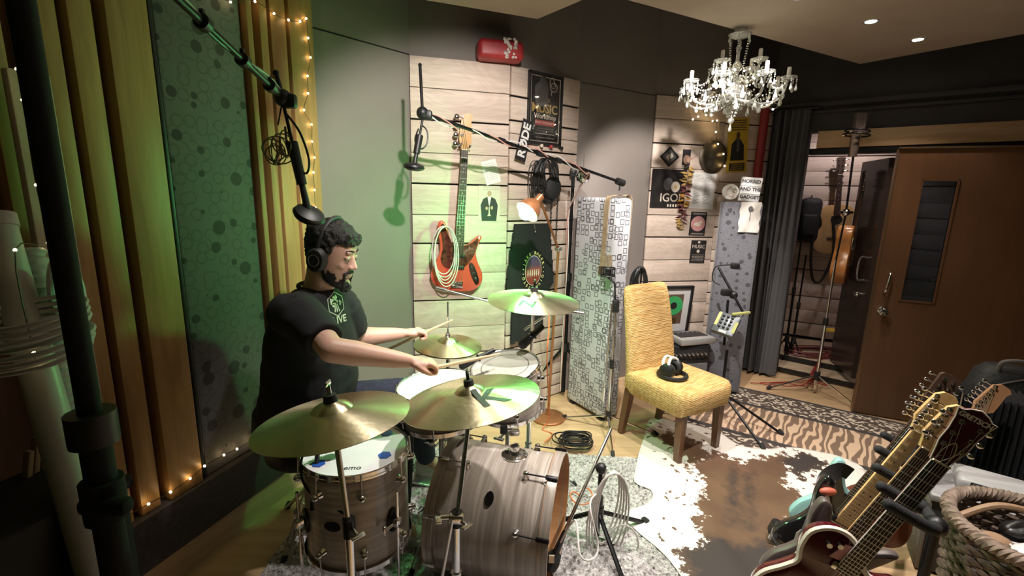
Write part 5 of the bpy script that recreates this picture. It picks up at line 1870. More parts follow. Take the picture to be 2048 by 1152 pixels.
# feather garland
fc = [mat('feather_gold', (0.50, 0.32, 0.10), 0.7), mat('feather_wine', (0.12, 0.03, 0.035), 0.7), mat('feather_amber', (0.55, 0.28, 0.06), 0.7), mat('feather_dark', (0.05, 0.035, 0.03), 0.7)]
Mf = on_wall(K4, K5, 1378, 330, 0.05)
t = thing('feather_garland', 'hanging garland of gold and wine feathers beside the record sleeve', 'garland', M=Mf @ RX90)
LZ = (PL(1378, 330, K4, K5) - PL(1368, 455, K4, K5)).length
cord = MB().tube([(0, 0.01, 0), (-0.015, -LZ * .5, 0), (-0.03, -LZ, 0)], 0.003, 6).build('cord', BLACK, t)
for k in range(56):
    u = k / 55
    y = -LZ * u
    m_ = fc[0] if 0.05 < u < .3 else fc[1] if u < .45 else fc[2] if u < .65 else fc[1] if u < .85 else fc[0]
    if u < 0.05:
        m_ = fc[3]
    a = random.choice((0, pi)) + random.uniform(-0.55, 0.35) * 1.0
    L_ = random.uniform(0.04, 0.075) * (1 if u < .85 else 0.7)
    fe = MB()
    mm = Matrix.Translation((-0.03 * u, y, random.uniform(-0.012, 0.02))) @ Matrix.Rotation(a, 4, 'Z') @ Matrix.Rotation(random.uniform(-0.6, 0.6), 4, 'X')
    fe.prism([(0, -0.003), (L_ * .4, -0.010), (L_, -0.001), (L_, 0.001), (L_ * .4, 0.010), (0, 0.003)], -0.0008, 0.0008, mm)
    fe.build('feather', m_, t, smooth=0)
# signed sheet
t, w, h = card('signed_sheet', 'large white handwritten sheet covered in signatures', 'paper', K4, K5, (1382, 346, 1430, 418), PAPER, 0.026, radians(2))
sc_ = MB()
for k in range(42):
    y = h * (.42 - .82 * (k // 2) / 21)
    x = -w * .42 + (w * .42 if k % 2 else 0) + random.uniform(0, w * .06)
    L_ = random.uniform(w * .15, w * .34)
    pts = [(x + L_ * i / 9, y + random.uniform(-1, 1) * h * 0.009 + (i * h * 0.006 if k > 28 else 0), 0.0008) for i in range(10)]
    sc_.tube(pts, 0.0009 if k < 26 else 0.0016, 4)
sc_.build('handwriting', PGREY, t)
t, w, h = card('gig_poster', 'small dark poster with a pink disc under the signed sheet', 'poster', K4, K5, (1380, 424, 1412, 471), PBLACK, 0.026, radians(1.5))
ink(t, blob(0, 0, w * .44, h * .32, 28), PINK, 0.0005, 'disc_print')
ink(t, blob(-w * .05, -h * .03, w * .2, h * .08, 14, .3), PCREAM, 0.0015, 'disc_detail')
ink(t, blob(w * .16, h * .08, w * .12, h * .05, 12, .3), PCREAM, 0.0015, 'disc_detail')
lines(t, -w * .4, w * .4, h * .44, h * .40, 2, PCREAM, 0.003)
lines(t, -w * .4, w * .4, -h * .41, -h * .44, 2, PCREAM, 0.003)
t, w, h = card('gig_poster', 'small black poster with white print, lowest on the far planks', 'poster', K4, K5, (1381, 481, 1411, 526), PBLACK, 0.026, radians(1.0))
letters(t, 'MUSIC', w * .30, 0, h * .22, PCREAM)
ink(t, blob(0, h * .02, w * .10, h * .07), PCREAM, 0.0005, 'disc_print')
lines(t, -w * .4, w * .4, -h * .14, -h * .4, 5, PCREAM, 0.003)
ink(t, blob(0, h * .42, w * .08, h * .05), PCREAM, 0.0005, 'dot_print')
# gong-like cymbal
Mg_ = on_wall(K4, K5, 1427, 313, 0.05)
t = thing('wall_cymbal', 'dark bronze dished cymbal hung on string at the end of the planks', 'cymbal', M=Mg_ @ RX90)
R_ = 0.133
MB().lathe([(0.0, 0.026), (0.02, 0.026), (0.03, 0.02), (0.09, 0.018), (0.122, 0.010), (R_, 0.0), (R_, -0.003), (0.12, 0.006), (0.03, 0.016), (0, 0.018)], 56).build('dish', mat('old_bronze', (0.15, 0.125, 0.09), 0.5, 0.9, var=0.4, scale=10), t)
MB().tube([(-0.06, 0.11, 0.004), (0.02, 0.235, 0.0), (0.08, 0.10, 0.004)], 0.002, 6).tube([(0.02, 0.235, 0), (0.02, 0.30, 0)], 0.002, 6).build('string_loop', mat('twine', (0.4, 0.3, 0.18), 0.8), t)
# panel 4 things
A4, B4 = K5, K6
t, w, h = card('yellow_poster', 'tall yellow gig poster with a dark suited figure beside the planks', 'poster', A4, B4, (1455, 236, 1496, 345), PYEL, 0.026, radians(-4))
ink(t, [(-w * .34, -h * .28), (-w * .30, h * .02), (-w * .12, h * .10), (-w * .05, h * .13), (w * .06, h * .13), (w * .12, h * .10), (w * .30, h * .0), (w * .33, -h * .28)], PBLACK, name='suit_print')
ink(t, blob(0, h * .18, w * .085, h * .065), mat('print_dark_flesh', (0.10, 0.055, 0.035), 0.6), 0.0010, 'face_print')
ink(t, [(-w * .05, h * .12), (w * .06, h * .12), (w * .08, -h * .1), (-w * .06, -h * .12)], PGREY, 0.0014, 'shirt_print')
lines(t, -w * .36, w * .38, h * .45, h * .28, 5, PBLACK, 0.008)
ink(t, quad(-w * .38, -h * .47, w * .38, -h * .33), PBLACK, 0.0005, 'band_print')
lines(t, -w * .32, w * .32, -h * .36, -h * .44, 3, PYEL, 0.006, z=0.0014)
q0, q1 = Z0(1402, 782), Z0(1478, 792)
qu = (q1 - q0).normalized()
qn = Vector((qu.y, -qu.x, 0))


def on_screen(px, py, off):
    return PL(px, py, (q0 + qn * off).xy, (q1 + qn * off).xy)


q_rot = Matrix.Rotation(atan2(qu.y, qu.x), 4, 'Z')
Mp = Matrix.Translation(on_screen(1460, 384, -0.05)) @ q_rot
w = (on_screen(1477, 384, -0.05) - on_screen(1444, 384, -0.05)).length
t = thing('plaster_rose', 'white moulded rose ornament on top of the ring-print screen', 'ornament', M=Mp @ RX90)
MB().lathe([(0, 0.0), (w * .5, 0.0), (w * .52, 0.02), (w * .48, 0.05), (w * .3, 0.058), (0, 0.058)], 28).build('base', WHITE, t)
for k in range(7):
    a = k * 2.4
    r_ = w * (0.08 + 0.045 * k)
    MB().tube([(w * .1 + r_ * cos(a + q), r_ * sin(a + q), 0.06) for q in [i * 0.25 for i in range(8)]], 0.006, 6).build('petal', WHITE if k % 2 else PCREAM, t)
Ml = Matrix.Translation(on_screen(1501, 379, 0.0)) @ q_rot @ Matrix.Rotation(radians(4), 4, 'Y') @ RX90
wl = (on_screen(1522, 380, 0.0) - on_screen(1480, 380, 0.0)).length
t = thing('cinema_light_box', 'white light box sign with three rows of black letters', 'sign', M=Ml)
MB().box((0, 0, -0.025), (wl, wl * 1.25, 0.05), None, 0.006).build('case', mat('light_box_white', (0.62, 0.62, 0.63), 0.4), t)
for k, s_ in enumerate(('HORRID', 'AND THE', 'GADGET')):
    letters(t, s_, wl * .24, wl * (-.02 + .02 * k), wl * (.40 - .40 * k), INK, z=0.0008, bold=0.0012)
for k in range(2):
    MB().box((0, wl * (.2 - .4 * k), 0.002), (wl * .98, 0.007, 0.005)).build('letter_rail', WHITE, t)
# towel with flower drawing
wt = wl * 0.98
tw = MB()
vs, fs = [], []
for i in range(13):
    for j in range(17):
        x, y = -wt / 2 + wt * i / 12, -wt * 1.62 * j / 16
        vs.append(Vector((x + 0.004 * sin(j), y, 0.006 * sin(x * 60 + j * .3))))
for i in range(12):
    for j in range(16):
        a = i * 17 + j
        fs.append((a, a + 1, a + 18, a + 17))
tw.add(vs, fs)
tw.add([p - Vector((0, 0, 0.004)) for p in vs], [tuple(reversed(f_)) for f_ in fs])
t = thing('tea_towel', 'white cloth with a grey flower drawing hung under the light box', 'towel', M=Matrix.Translation(on_screen(1503, 404, 0.016)) @ q_rot @ RX90)
tw.build('cloth', mat('towel_cloth', (0.60, 0.57, 0.54), 0.9, bump=0.3, bscale=120), t, smooth=60)
MB().prism(blob(0.0, -wt * .38, wt * .12, wt * .15, 14, .2), 0.010, 0.011).prism(quad(-wt * .015, -wt * .95, wt * .015, -wt * .5), 0.010, 0.011).build('flower_print', PGREY, t)
# banner rolls standing on the floor behind the screen
for nm, lb, (x, y, d_), r_, m_ in (('red_banner_roll', 'rolled red banner standing behind the light box', (1533, 205, 3.95), 0.035, mat('red_fabric', (0.25, 0.015, 0.02), 0.5)), ('wine_banner_roll', 'rolled dark wine banner between yellow poster and red roll', (1514, 200, 4.02), 0.045, mat('wine_fabric', (0.07, 0.02, 0.02), 0.6))):
    tp_ = P(x, y, d_)
    t = thing(nm, lb, 'banner', (tp_.x, tp_.y, 0))
    spi = [(r_ * (0.25 + 0.75 * k / 30) * cos(k * 0.62), r_ * (0.25 + 0.75 * k / 30) * sin(k * 0.62)) for k in range(31)]
    MB().lathe([(r_ * .3, 0.002), (r_, 0.002), (r_, tp_.z), (r_ * .3, tp_.z), (r_ * .3, 0.002)], 22, cap=False).build('roll', m_, t)
    MB().tube([(x_, y_, tp_.z + 0.001) for x_, y_ in spi], 0.0025, 5).build('rolled_edge', m_, t)
# ================================================================== SCREENS, CHAIR, STANDS
# screen with printed squares ------------------------------------------------------
m, n, l, b = nt('square_print_fabric')
tc = n.new('ShaderNodeTexCoord')
sx = n.new('ShaderNodeSeparateXYZ')
l.new(tc.outputs['Object'], sx.inputs[0])
cbx = n.new('ShaderNodeCombineXYZ')
l.new(math_node(n, l, 'ADD', sx.outputs[0], sx.outputs[1]), cbx.inputs[0])
l.new(sx.outputs[2], cbx.inputs[1])


def squares(sc, rnd, size, wdt, thr, seed):
    va = n.new('ShaderNodeVectorMath')
    va.operation = 'ADD'
    va.inputs[1].default_value = (seed, seed * 1.7, 0)
    l.new(cbx.outputs[0], va.inputs[0])
    vo = tex(n, l, 'Voronoi', va.outputs[0], voronoi_dimensions='2D', distance='CHEBYCHEV', scale=sc, randomness=rnd)
    rg = math_node(n, l, 'LESS_THAN', math_node(n, l, 'ABSOLUTE', math_node(n, l, 'SUBTRACT', vo.outputs['Distance'], size)), wdt)
    se = n.new('ShaderNodeSeparateColor')
    l.new(vo.outputs['Color'], se.inputs[0])
    return math_node(n, l, 'MULTIPLY', rg, math_node(n, l, 'LESS_THAN', se.outputs[1], thr))


ff = math_node(n, l, 'MAXIMUM', squares(21, 0.28, 0.33, 0.055, 0.72, 0.0), squares(21, 0.5, 0.32, 0.05, 0.32, 3.3))
l.new(ramp(n, l, ff, [(0.0, (0.50, 0.50, 0.53)), (1.0, (0.045, 0.045, 0.05))]), b.inputs['Base Color'])
setp(b, roughness=0.6, sheen=0.2)
SQFAB = m
g0, g1, g2 = Z0(1132, 802), Z0(1205, 846), Z0(1241, 843)
GH = P(1234, 402, (g1 - CAM).dot(FW) * 1.0).z + 0.02
ga = atan2((g1 - g0).y, (g1 - g0).x)
gw = (g1 - g0).length
gth = 0.15
go = thing('acoustic_screen', 'tall padded screen in white fabric with printed dark squares', 'screen', (g1.x, g1.y, 0), ga)
MB().box((-gw / 2, gth / 2, GH / 2 + 0.012), (gw, gth, GH - 0.02), None, 0.03).build('padded_panel', SQFAB, go)
for x in (-gw + 0.05, -0.05):
    MB().box((x, gth / 2, 0.008), (0.05, gth * 0.9, 0.015)).build('foot', BLACK, go)
# belt draped over the screen
LEATH = mat('tan_leather', (0.36, 0.27, 0.17), 0.6, var=0.2, scale=30)
sp_ = []
for z, y, x in ((1.12, -0.012, -0.045), (1.30, -0.010, -0.04), (GH - 0.02, -0.012, -0.03), (GH + 0.016, 0.03, -0.02), (GH + 0.018, 0.10, -0.01), (GH - 0.005, gth + 0.014, 0.0), (1.3, gth + 0.012, 0.0)):
    sp_.append(Vector((x - 0.05, y, z)))
sp_ = smooth_path(sp_, 6)
belt = MB()
rings = []
for p in sp_:
    rings.append([p + Vector((dx, 0, 0)) + Vector((0, dy, 0)) for dx, dy in ((-0.022, -0.002), (0.022, -0.002), (0.022, 0.002), (-0.022, 0.002))])
belt.loft(rings)
bo = thing('guitar_strap', 'tan leather strap draped over the top of the square-print screen', 'strap', (g1.x, g1.y, 0.3), ga)
belt.xf(Matrix.Translation((0, 0, -0.3))).build('strap_band', LEATH, bo)
MB().box((-0.095, -0.016, 1.10 - 0.3), (0.05, 0.01, 0.06), None, 0.004).build('strap_end', mat('dark_leather', (0.12, 0.07, 0.04), 0.6), bo)

# second screen, ring print ------------------------------------------------------------
m = RINGFAB.copy()
m.name = 'ring_print_fabric_pale'
for nd in m.node_tree.nodes:
    if nd.type == 'TEX_VORONOI':
        nd.inputs['Scale'].default_value *= 1.7
    if nd.type == 'VALTORGB':
        nd.color_ramp.elements[0].color = (0.15, 0.15, 0.175, 1)
        nd.color_ramp.elements[1].color = (0.05, 0.05, 0.06, 1)
h0, h1 = Z0(1402, 782), Z0(1478, 792)
hw_ = (h1 - h0).length
hH = P(1475, 403, ((h0 + h1) / 2 - CAM).dot(FW)).z
hs2 = thing('acoustic_screen', 'tall padded screen in grey ring-print fabric beside the curtain', 'screen', (h0.x, h0.y, 0), atan2((h1 - h0).y, (h1 - h0).x))
MB().box((hw_ / 2, 0.06, hH / 2 + 0.01), (hw_, 0.12, hH - 0.02), None, 0.025).build('padded_panel', m, hs2)
for x in (0.06, hw_ - 0.06):
    MB().box((x, 0.06, 0.008), (0.05, 0.11, 0.015)).build('foot', BLACK, hs2)

# curtain -------------------------------------------------------------------------------
cv = MB()
NC = 60
fr_, bk_ = [], []
uL, uR = u_right(1545, 300), u_right(1614, 300)
Mc = wall_M(WR0, WR1)
for i in range(NC + 1):
    u = i / NC
    for j, z in enumerate((0.03, 0.4, 0.9, 1.5, 2.0, 2.34)):
        amp = 0.035 * (0.7 + 0.3 * sin(z * 2 + i * .2))
        tw_ = uL + (uR - uL) * u + (0.03 * (1 - z / 2.4)) * sin(u * 7)
        fr_.append(Mc @ Vector((tw_, -0.075 + amp * sin(u * 2 * pi * 5.5) + 0.012 * sin(u * 31), z)))
fs = []
for i in range(NC):
    for j in range(5):
        a = i * 6 + j
        fs.append((a, a + 1, a + 7, a + 6))
cv.add(fr_, fs)
nb_ = Mc.to_3x3() @ Vector((0, 0.004, 0))
cv.add([p + nb_ for p in fr_], [tuple(reversed(f_)) for f_ in fs])
ct = thing('curtain', 'long charcoal curtain pleated beside the doorway', 'curtain', Mc @ Vector(((uL + uR) / 2, -0.07, 0.0)))
cv.build('cloth', mat('charcoal_drape', (0.085, 0.085, 0.09), 0.85, bump=0.15, bscale=200), ct, world=True, smooth=80)
MB().cyl(Mc @ Vector((uL - 0.12, -0.075, 2.35)), Mc @ Vector((uR + 0.05, -0.075, 2.35)), 0.012).build('curtain_rail', BLACKM, ct, world=True)

# door --------------------------------------------------------------------------------------
d0, d1 = Z0(1703, 825), Z0(1823, 846)
da = atan2((d1 - d0).y, (d1 - d0).x)
DM = Matrix.Translation((d0.x, d0.y, 0)) @ Matrix.Rotation(da, 4, 'Z')
DW, DH = 0.98, 1.975
DOORM = wood('door_walnut', (0.105, 0.050, 0.024), (0.135, 0.066, 0.032), 'z', 0.4, 0.6, False, 0.03)
door = struct(thing('door_1', 'brown timber sliding door with a narrow glazed window', None, M=DM))


def dxz(px, py):
    p = PL(px, py, (d0.x, d0.y), (d1.x, d1.y))
    return (p.x - d0.x) * cos(da) + (p.y - d0.y) * sin(da), p.z


wx0, wz1 = dxz(1846, 360)
wx0 = (wx0 + dxz(1798, 600)[0]) / 2
wx1 = (dxz(1911, 362)[0] + dxz(1873, 608)[0]) / 2
wz0 = dxz(1835, 604)[1]
lf = MB()
zb = 0.012
lf.box((wx0 / 2, 0.022, (DH + zb) / 2), (wx0, 0.044, DH - zb)).box(((wx1 + DW) / 2, 0.022, (DH + zb) / 2), (DW - wx1, 0.044, DH - zb))
lf.box(((wx0 + wx1) / 2, 0.022, (wz0 + zb) / 2), (wx1 - wx0, 0.044, wz0 - zb)).box(((wx0 + wx1) / 2, 0.022, (DH + wz1) / 2), (wx1 - wx0, 0.044, DH - wz1))
lf.build('door_leaf', DOORM, door, smooth=0)
MB().box(((wx0 + wx1) / 2, 0.022, (wz0 + wz1) / 2), (wx1 - wx0, 0.008, wz1 - wz0)).build('pane', mat('dark_glass', (0.10, 0.12, 0.14), 0.04, transmission=0.9, ior=1.45), door, smooth=0)
bead = MB()
for x in (wx0, wx1):
    bead.box((x, -0.001, (wz0 + wz1) / 2), (0.012, 0.008, wz1 - wz0 + 0.012))
for z in (wz0, wz1):
    bead.box(((wx0 + wx1) / 2, -0.001, z), (wx1 - wx0 + 0.012, 0.008, 0.012))
bead.build('glazing_bead', DOORM, door, smooth=0)
MB().box((0.004, 0.022, DH / 2), (0.010, 0.048, DH - 0.02)).box((DW / 2, -0.002, DH + 0.004), (DW, 0.012, 0.012)).build('edge_strip', mat('brass_strip', (0.28, 0.18, 0.10), 0.35, 0.8), door, smooth=0)
hx, hz = dxz(1765, 622)
kn = MB().lathe([(0, 0.058), (0.022, 0.054), (0.030, 0.042), (0.024, 0.026), (0.012, 0.02), (0.012, 0.006), (0.032, 0.004), (0.034, 0.0)], 24, (hx, -0.001, hz), (0, -1, 0)).build('knob', CHROME, door)
hx2, hz2 = dxz(1778, 548)
MB().tube(smooth_path([(hx2, 0, hz2), (hx2, -0.035, hz2), (hx2 - 0.012, -0.04, hz2 - 0.12), (hx2 - 0.014, 0, hz2 - 0.125)], 5), 0.007, 10).build('pull_handle', CHROME, door)
# a chain and box behind the pane, seen through the glass
ch = thing('wall_chain', 'pale chain strung behind the door window', 'chain', M=DM @ Matrix.Translation(((wx0 + wx1) / 2 - 0.01, 0.062, wz0 + 0.15)))
for k in range(9):
    x = -0.14 + k * 0.034
    MB().torus((x, 0, 0.010 * cos(k * .9)), 0.018, 0.004, (0, 1, 0.2) if k % 2 else (0, 0.6, 1), 14, 6).build('chain_link', WHITE, ch)

# dark open inner door in the passage
ja, jb = P(1700, 420, 4.0), P(1778, 380, 3.62)
inn = struct(thing('door_2', 'dark glossy inner door standing open in the doorway', None, (2.945, 3.80, 0.102), radians(74)))
MB().box((0.25, -0.02, 0.93), (0.50, 0.04, 1.84)).build('door_leaf', mat('dark_gloss', (0.05, 0.035, 0.03), 0.2), inn, smooth=0)
MB().tube(smooth_path([(0.08, 0, 1.05), (0.08, 0.05, 1.04), (0.08, 0.05, 0.87), (0.08, 0, 0.86)], 4), 0.009, 10).build('pull_handle', STEEL, inn)
MB().lathe([(0, 0.05), (0.022, 0.046), (0.028, 0.034), (0.012, 0.02), (0.012, 0.0)], 20, (0.08, 0, 0.74), (0, 1, 0)).build('knob', CHROME, inn)

# ------------------------------------------------------------------- dining chair
m, n, l, b = nt('ribbed_ochre_cover')
v = coords(n, l, (1, 1, 1))
ns = tex(n, l, 'Noise', v, scale=7, detail=2)
sx = n.new('ShaderNodeSeparateXYZ')
l.new(v, sx.inputs[0])
wv = math_node(n, l, 'ADD', math_node(n, l, 'MULTIPLY', sx.outputs[2], 520.0), math_node(n, l, 'ADD', math_node(n, l, 'MULTIPLY', sx.outputs[1], 420.0), math_node(n, l, 'MULTIPLY', ns.outputs[0], 16.0)))
rib = math_node(n, l, 'SINE', wv)
st = tex(n, l, 'Noise', coords(n, l, (9, 60, 90)), scale=1.2, detail=4)
f = math_node(n, l, 'ADD', math_node(n, l, 'MULTIPLY', rib, 0.10), st.outputs[0])
l.new(ramp(n, l, f, [(0.25, (0.36, 0.20, 0.06)), (0.5, (0.60, 0.38, 0.14)), (0.75, (0.72, 0.52, 0.25))]), b.inputs['Base Color'])
setp(b, roughness=0.85)
bump_to(n, l, b, f, 0.7, 0.008)
OCHRE = m
fl, fr2, bl = Vector((1.05, 2.55)), Vector((1.38, 2.77)), Vector((0.80, 2.93))
xr = (fr2 - fl).normalized()
ca = atan2(xr.y, xr.x)
cc = (fl + fr2 + bl + Vector((1.09, 3.18))) / 4
chM = Matrix.Translation((cc.x, cc.y, 0)) @ Matrix.Rotation(ca, 4, 'Z')
chair = thing('dining_chair', 'dining chair in a ribbed ochre slipcover with dark wooden legs', 'chair', M=chM)
LEG = wood('dark_leg', (0.10, 0.045, 0.02), (0.16, 0.075, 0.035), 'z', 0.4)
W2, D2 = 0.21, 0.225
seat = MB()
rings = []
for z, g, p_ in ((0.335, 0.030, 4), (0.34, 0.036, 5), (0.40, 0.040, 6), (0.445, 0.040, 6), (0.472, 0.030, 6), (0.482, 0.0, 6)):
    rg = []
    for k in range(40):
        a = 2 * pi * k / 40
        cx_, sy_ = cos(a), sin(a)
        rx_, ry_ = W2 + g, D2 + g * 1.1
        x_ = rx_ * abs(cx_) ** (2 / p_) * (1 if cx_ > 0 else -1)
        y_ = ry_ * abs(sy_) ** (2 / p_) * (1 if sy_ > 0 else -1)
        sk = 0.012 * sin(3 * a + 0.6) + 0.006 * sin(8 * a) if z < 0.345 else 0
        rg.append(Vector((x_, y_ - 0.01, z + sk)))
    rings.append(rg)
seat.loft(rings).build('seat', OCHRE, chair, smooth=60)
bk = MB()
rings = []
for z, yb, th_, w_ in ((0.36, 0.215, 0.034, 0.232), (0.48, 0.215, 0.034, 0.232), (0.62, 0.235, 0.032, 0.228), (0.78, 0.262, 0.030, 0.222), (0.93, 0.295, 0.028, 0.214), (1.00, 0.313, 0.024, 0.205), (1.018, 0.318, 0.012, 0.190)):
    rings.append([Vector((w_ * abs(cos(a)) ** 0.35 * (1 if cos(a) > 0 else -1), yb - 0.03 + th_ * abs(sin(a)) ** 0.6 * (1 if sin(a) > 0 else -1) + 0.022 * (abs(cos(a)) ** 0.7), z + 0.012 * (1 - abs(cos(a)) ** 2) * (1 if z > 0.9 else 0))) for a in [2 * pi * k / 36 for k in range(36)]])
bk.loft(rings).build('backrest', OCHRE, chair, smooth=60)
for sx_, sy_ in ((-1, -1), (1, -1), (-1, 1), (1, 1)):
    y0, y1 = sy_ * D2 * 0.9, sy_ * D2 * 0.9 + (0.05 if sy_ > 0 else -0.005)
    x0 = sx_ * W2 * 0.9
    MB().loft([[Vector((x0 + a_ * 0.026, y0 + b_ * 0.026, 0.36)) for a_, b_ in ((-1, -1), (1, -1), (1, 1), (-1, 1))], [Vector((x0 + sx_ * .004 + a_ * 0.018, y1 + b_ * 0.018, 0.008)) for a_, b_ in ((-1, -1), (1, -1), (1, 1), (-1, 1))]]).build('leg', LEG, chair, smooth=20)
# headphones lying on the seat
hpp = Z0(1341, 752, 0.484)
hq = thing('headphones', 'silver and black headphones lying on the ochre chair seat', 'headphones', (hpp.x, hpp.y, 0.484), ca + 0.2)
for s in (-1, 1):
    e = MB().lathe([(0, 0.0), (0.036, 0.0), (0.042, 0.010), (0.040, 0.026), (0.026, 0.034), (0, 0.036)], 24, (s * 0.038, 0.0, 0.042), (s, 0, 0.1)).build('ear_cup', BLACK, hq)
    MB().torus((s * 0.030, 0, 0.042), 0.030, 0.011, (1, 0, 0), 22, 8).build('ear_pad', RUBBER, hq)
for k, (off, m_) in enumerate(((-0.016, WHITE), (0.016, WHITE))):
    MB().tube(smooth_path([(-0.055, off, 0.045), (-0.05, off + .01, 0.085), (0.0, off + 0.02, 0.105), (0.05, off + .01, 0.085), (0.055, off, 0.045)], 6), 0.0085, 8).build('headband', m_, hq)
MB().torus((0.0, -0.01, 0.012), 0.075, 0.011, (0, 0, 1), 30, 8, 1.0).build('padded_band', BLACK, hq)

hq.scale = (1.15, 1.15, 1.15)
# ------------------------------------------------------------------- lamp with green bulb
COPP = mat('copper_paint', (0.36, 0.15, 0.065), 0.35, 0.5)
lh = P(1054, 424, 2.64)
aim = Vector((-0.60, -0.46, -0.66)).normalized()
lb = Z0(1096, 836)
lp = thing('floor_lamp', 'copper jointed floor lamp with a glowing green bulb', 'lamp', (lb.x, lb.y, 0))
MB().lathe([(0, 0.0), (0.125, 0.0), (0.125, 0.012), (0.115, 0.02), (0.02, 0.028), (0.012, 0.05), (0, 0.05)], 36, lb).build('base', COPP, lp, world=True)
j1 = Vector((lb.x + 0.02, lb.y - 0.02, 1.245))
MB().cyl(lb + Vector((0, 0, 0.03)), j1, 0.009).build('pole', COPP, lp, world=True)
MB().ball(j1, 0.02, 12, 8).cyl(j1 + Vector((-0.02, -0.02, 0)), j1 + Vector((0.02, 0.02, 0)), 0.012).build('joint', STEEL, lp, world=True)
hb_ = lh - aim * 0.12
MB().cyl(j1, hb_, 0.008).build('arm', COPP, lp, world=True)
shd = MB().lathe([(0.074, 0.0), (0.066, -0.03), (0.05, -0.062), (0.032, -0.082), (0.022, -0.09), (0.022, -0.135), (0.0, -0.14), (0.0, -0.138), (0.020, -0.133), (0.020, -0.089), (0.030, -0.080), (0.048, -0.060), (0.064, -0.028), (0.072, 0.0)], 36, lh, aim, cap=False).build('shade', COPP, lp, world=True)
MB().ball(lh + aim * 0.006, 0.042, 18, 12).cyl(lh - aim * 0.02, lh - aim * 0.085, 0.022).build('bulb', mat('green_glow', (0.2, 1, 0.3), 0.4, emit=(0.16, 1.0, 0.27), es=250), lp, world=True)

# ------------------------------------------------------------------- microphone stands
def mic_stand(label, base, ztop, hub, spread, angs, r=0.009, m_=None, ang_r=0.008, cat='microphone stand', group='microphone stands', knob_z=None):
    m_ = m_ or BLACKM
    t = thing('microphone_stand', label, cat, (base[0], base[1], 0), 0, group)
    b3 = Vector((base[0], base[1], 0))
    MB().cyl(b3 + Vector((0, 0, 0.04)), b3 + Vector((0, 0, ztop * .55)), r * 1.35, n=14).build('lower_tube', m_, t, world=True)
    MB().cyl(b3 + Vector((0, 0, ztop * .55)), b3 + Vector((0, 0, ztop)), r, n=14).build('upper_tube', m_, t, world=True)
    MB().cyl(b3 + Vector((0, 0, ztop * .55 - 0.03)), b3 + Vector((0, 0, ztop * .55 + 0.03)), r * 2.1, n=14).build('clutch', BLACK, t, world=True)
    MB().cyl(b3 + Vector((0, 0, hub - 0.035)), b3 + Vector((0, 0, hub + 0.035)), r * 2.6, n=14).build('hub', BLACK, t, world=True)
    tripod(t, base, hub, spread, 0, ang_r, m_, n=3, angs=angs, brace=False)
    return t


# tall boom stand with the overhead microphone over the hi-hat
tb = Z0(1128, 842)
ptop = P(1147, 345, (tb - CAM).dot(FW) * 1.02)
tb = Vector((ptop.x, ptop.y, 0))
tall = mic_stand('tall black boom stand beside the square-print screen', (tb.x, tb.y), ptop.z + 0.02, 0.42, 0.40, (radians(-160), radians(-42), radians(80)), 0.013, BLACKM, 0.010)
e0, e1 = P(845, 226, 2.42), P(1240, 364, 3.28)
bdir = (e1 - e0).normalized()
MB().cyl(e0, e1, 0.0095).build('boom', BLACKM, tall, world=True)
MB().cyl(e1 - bdir * 0.03, e1 + bdir * 0.035, 0.024).cyl(e1 + bdir * 0.0 + Vector((0, 0, -0.02)), e1 + Vector((0, 0, -0.06)), 0.006).build('boom_weight', BLACK, tall, world=True)
MB().ball(ptop, 0.03, 12, 8).box(ptop, (0.05, 0.05, 0.07), None, 0.012).build('boom_clamp', BLACK, tall, world=True)
for u in (0.33, 0.52, 0.62):
    MB().cyl(e0.lerp(e1, u) - bdir * 0.02, e0.lerp(e1, u) + bdir * 0.02, 0.016).build('boom_joint', BLACK, tall, world=True)
MB().ball(e0, 0.032, 14, 10).box(e0 + Vector((0.02, 0, -0.01)), (0.06, 0.035, 0.05), None, 0.012).build('swivel', BLACK, tall, world=True)
MB().cyl(e0, P(840, 130, 2.42), 0.008).ball(P(840, 130, 2.42), 0.010, 10, 8).build('extension_rod', BLACKM, tall, world=True)
# overhead microphone hanging from its end
def overhead(label, top, bottom, disc_n, group):
    t = thing('overhead_microphone', label, 'microphone', bottom, 0, group)
    d = (bottom - top)
    L = d.length
    d.normalize()
    MB().cyl(top, top + d * L * .38, 0.006).build('mount_rod', BLACKM, t, world=True)
    MB().cyl(top + d * L * .34, top + d * L * .72, 0.019, 0.017, 16).build('body', BLACK, t, world=True)
    MB().cyl(top + d * L * .70, bottom, 0.010, 0.014).build('neck', BLACK, t, world=True)
    MB().lathe([(0, -0.018), (0.03, -0.018), (0.05, -0.010), (0.054, 0.0), (0.05, 0.012), (0.03, 0.020), (0, 0.022)], 28, bottom, disc_n).build('capsule', BLACK, t, world=True)
    MB().torus(bottom, 0.052, 0.004, disc_n, 28, 6).build('capsule_ring', BLACKM, t, world=True)
    cbl = MB()
    side = Vector((1, 0, 0))
    cbl.tube(smooth_path([top + d * 0.03, top + d * L * .25 + side * 0.035, top + d * L * .5 + side * 0.045, top + d * L * .62 + side * 0.02, top + d * L * .45 - side * 0.02, top + d * L * .2 - side * 0.012], 5), 0.004, 6).build('cable_loop', BLACK, t, world=True)
    return t


overhead('black overhead microphone hanging from the boom end before the planks', e0 + Vector((0, 0, -0.03)), P(828, 334, 2.42), Vector((0.12, -0.1, 1)), 'overhead microphones')
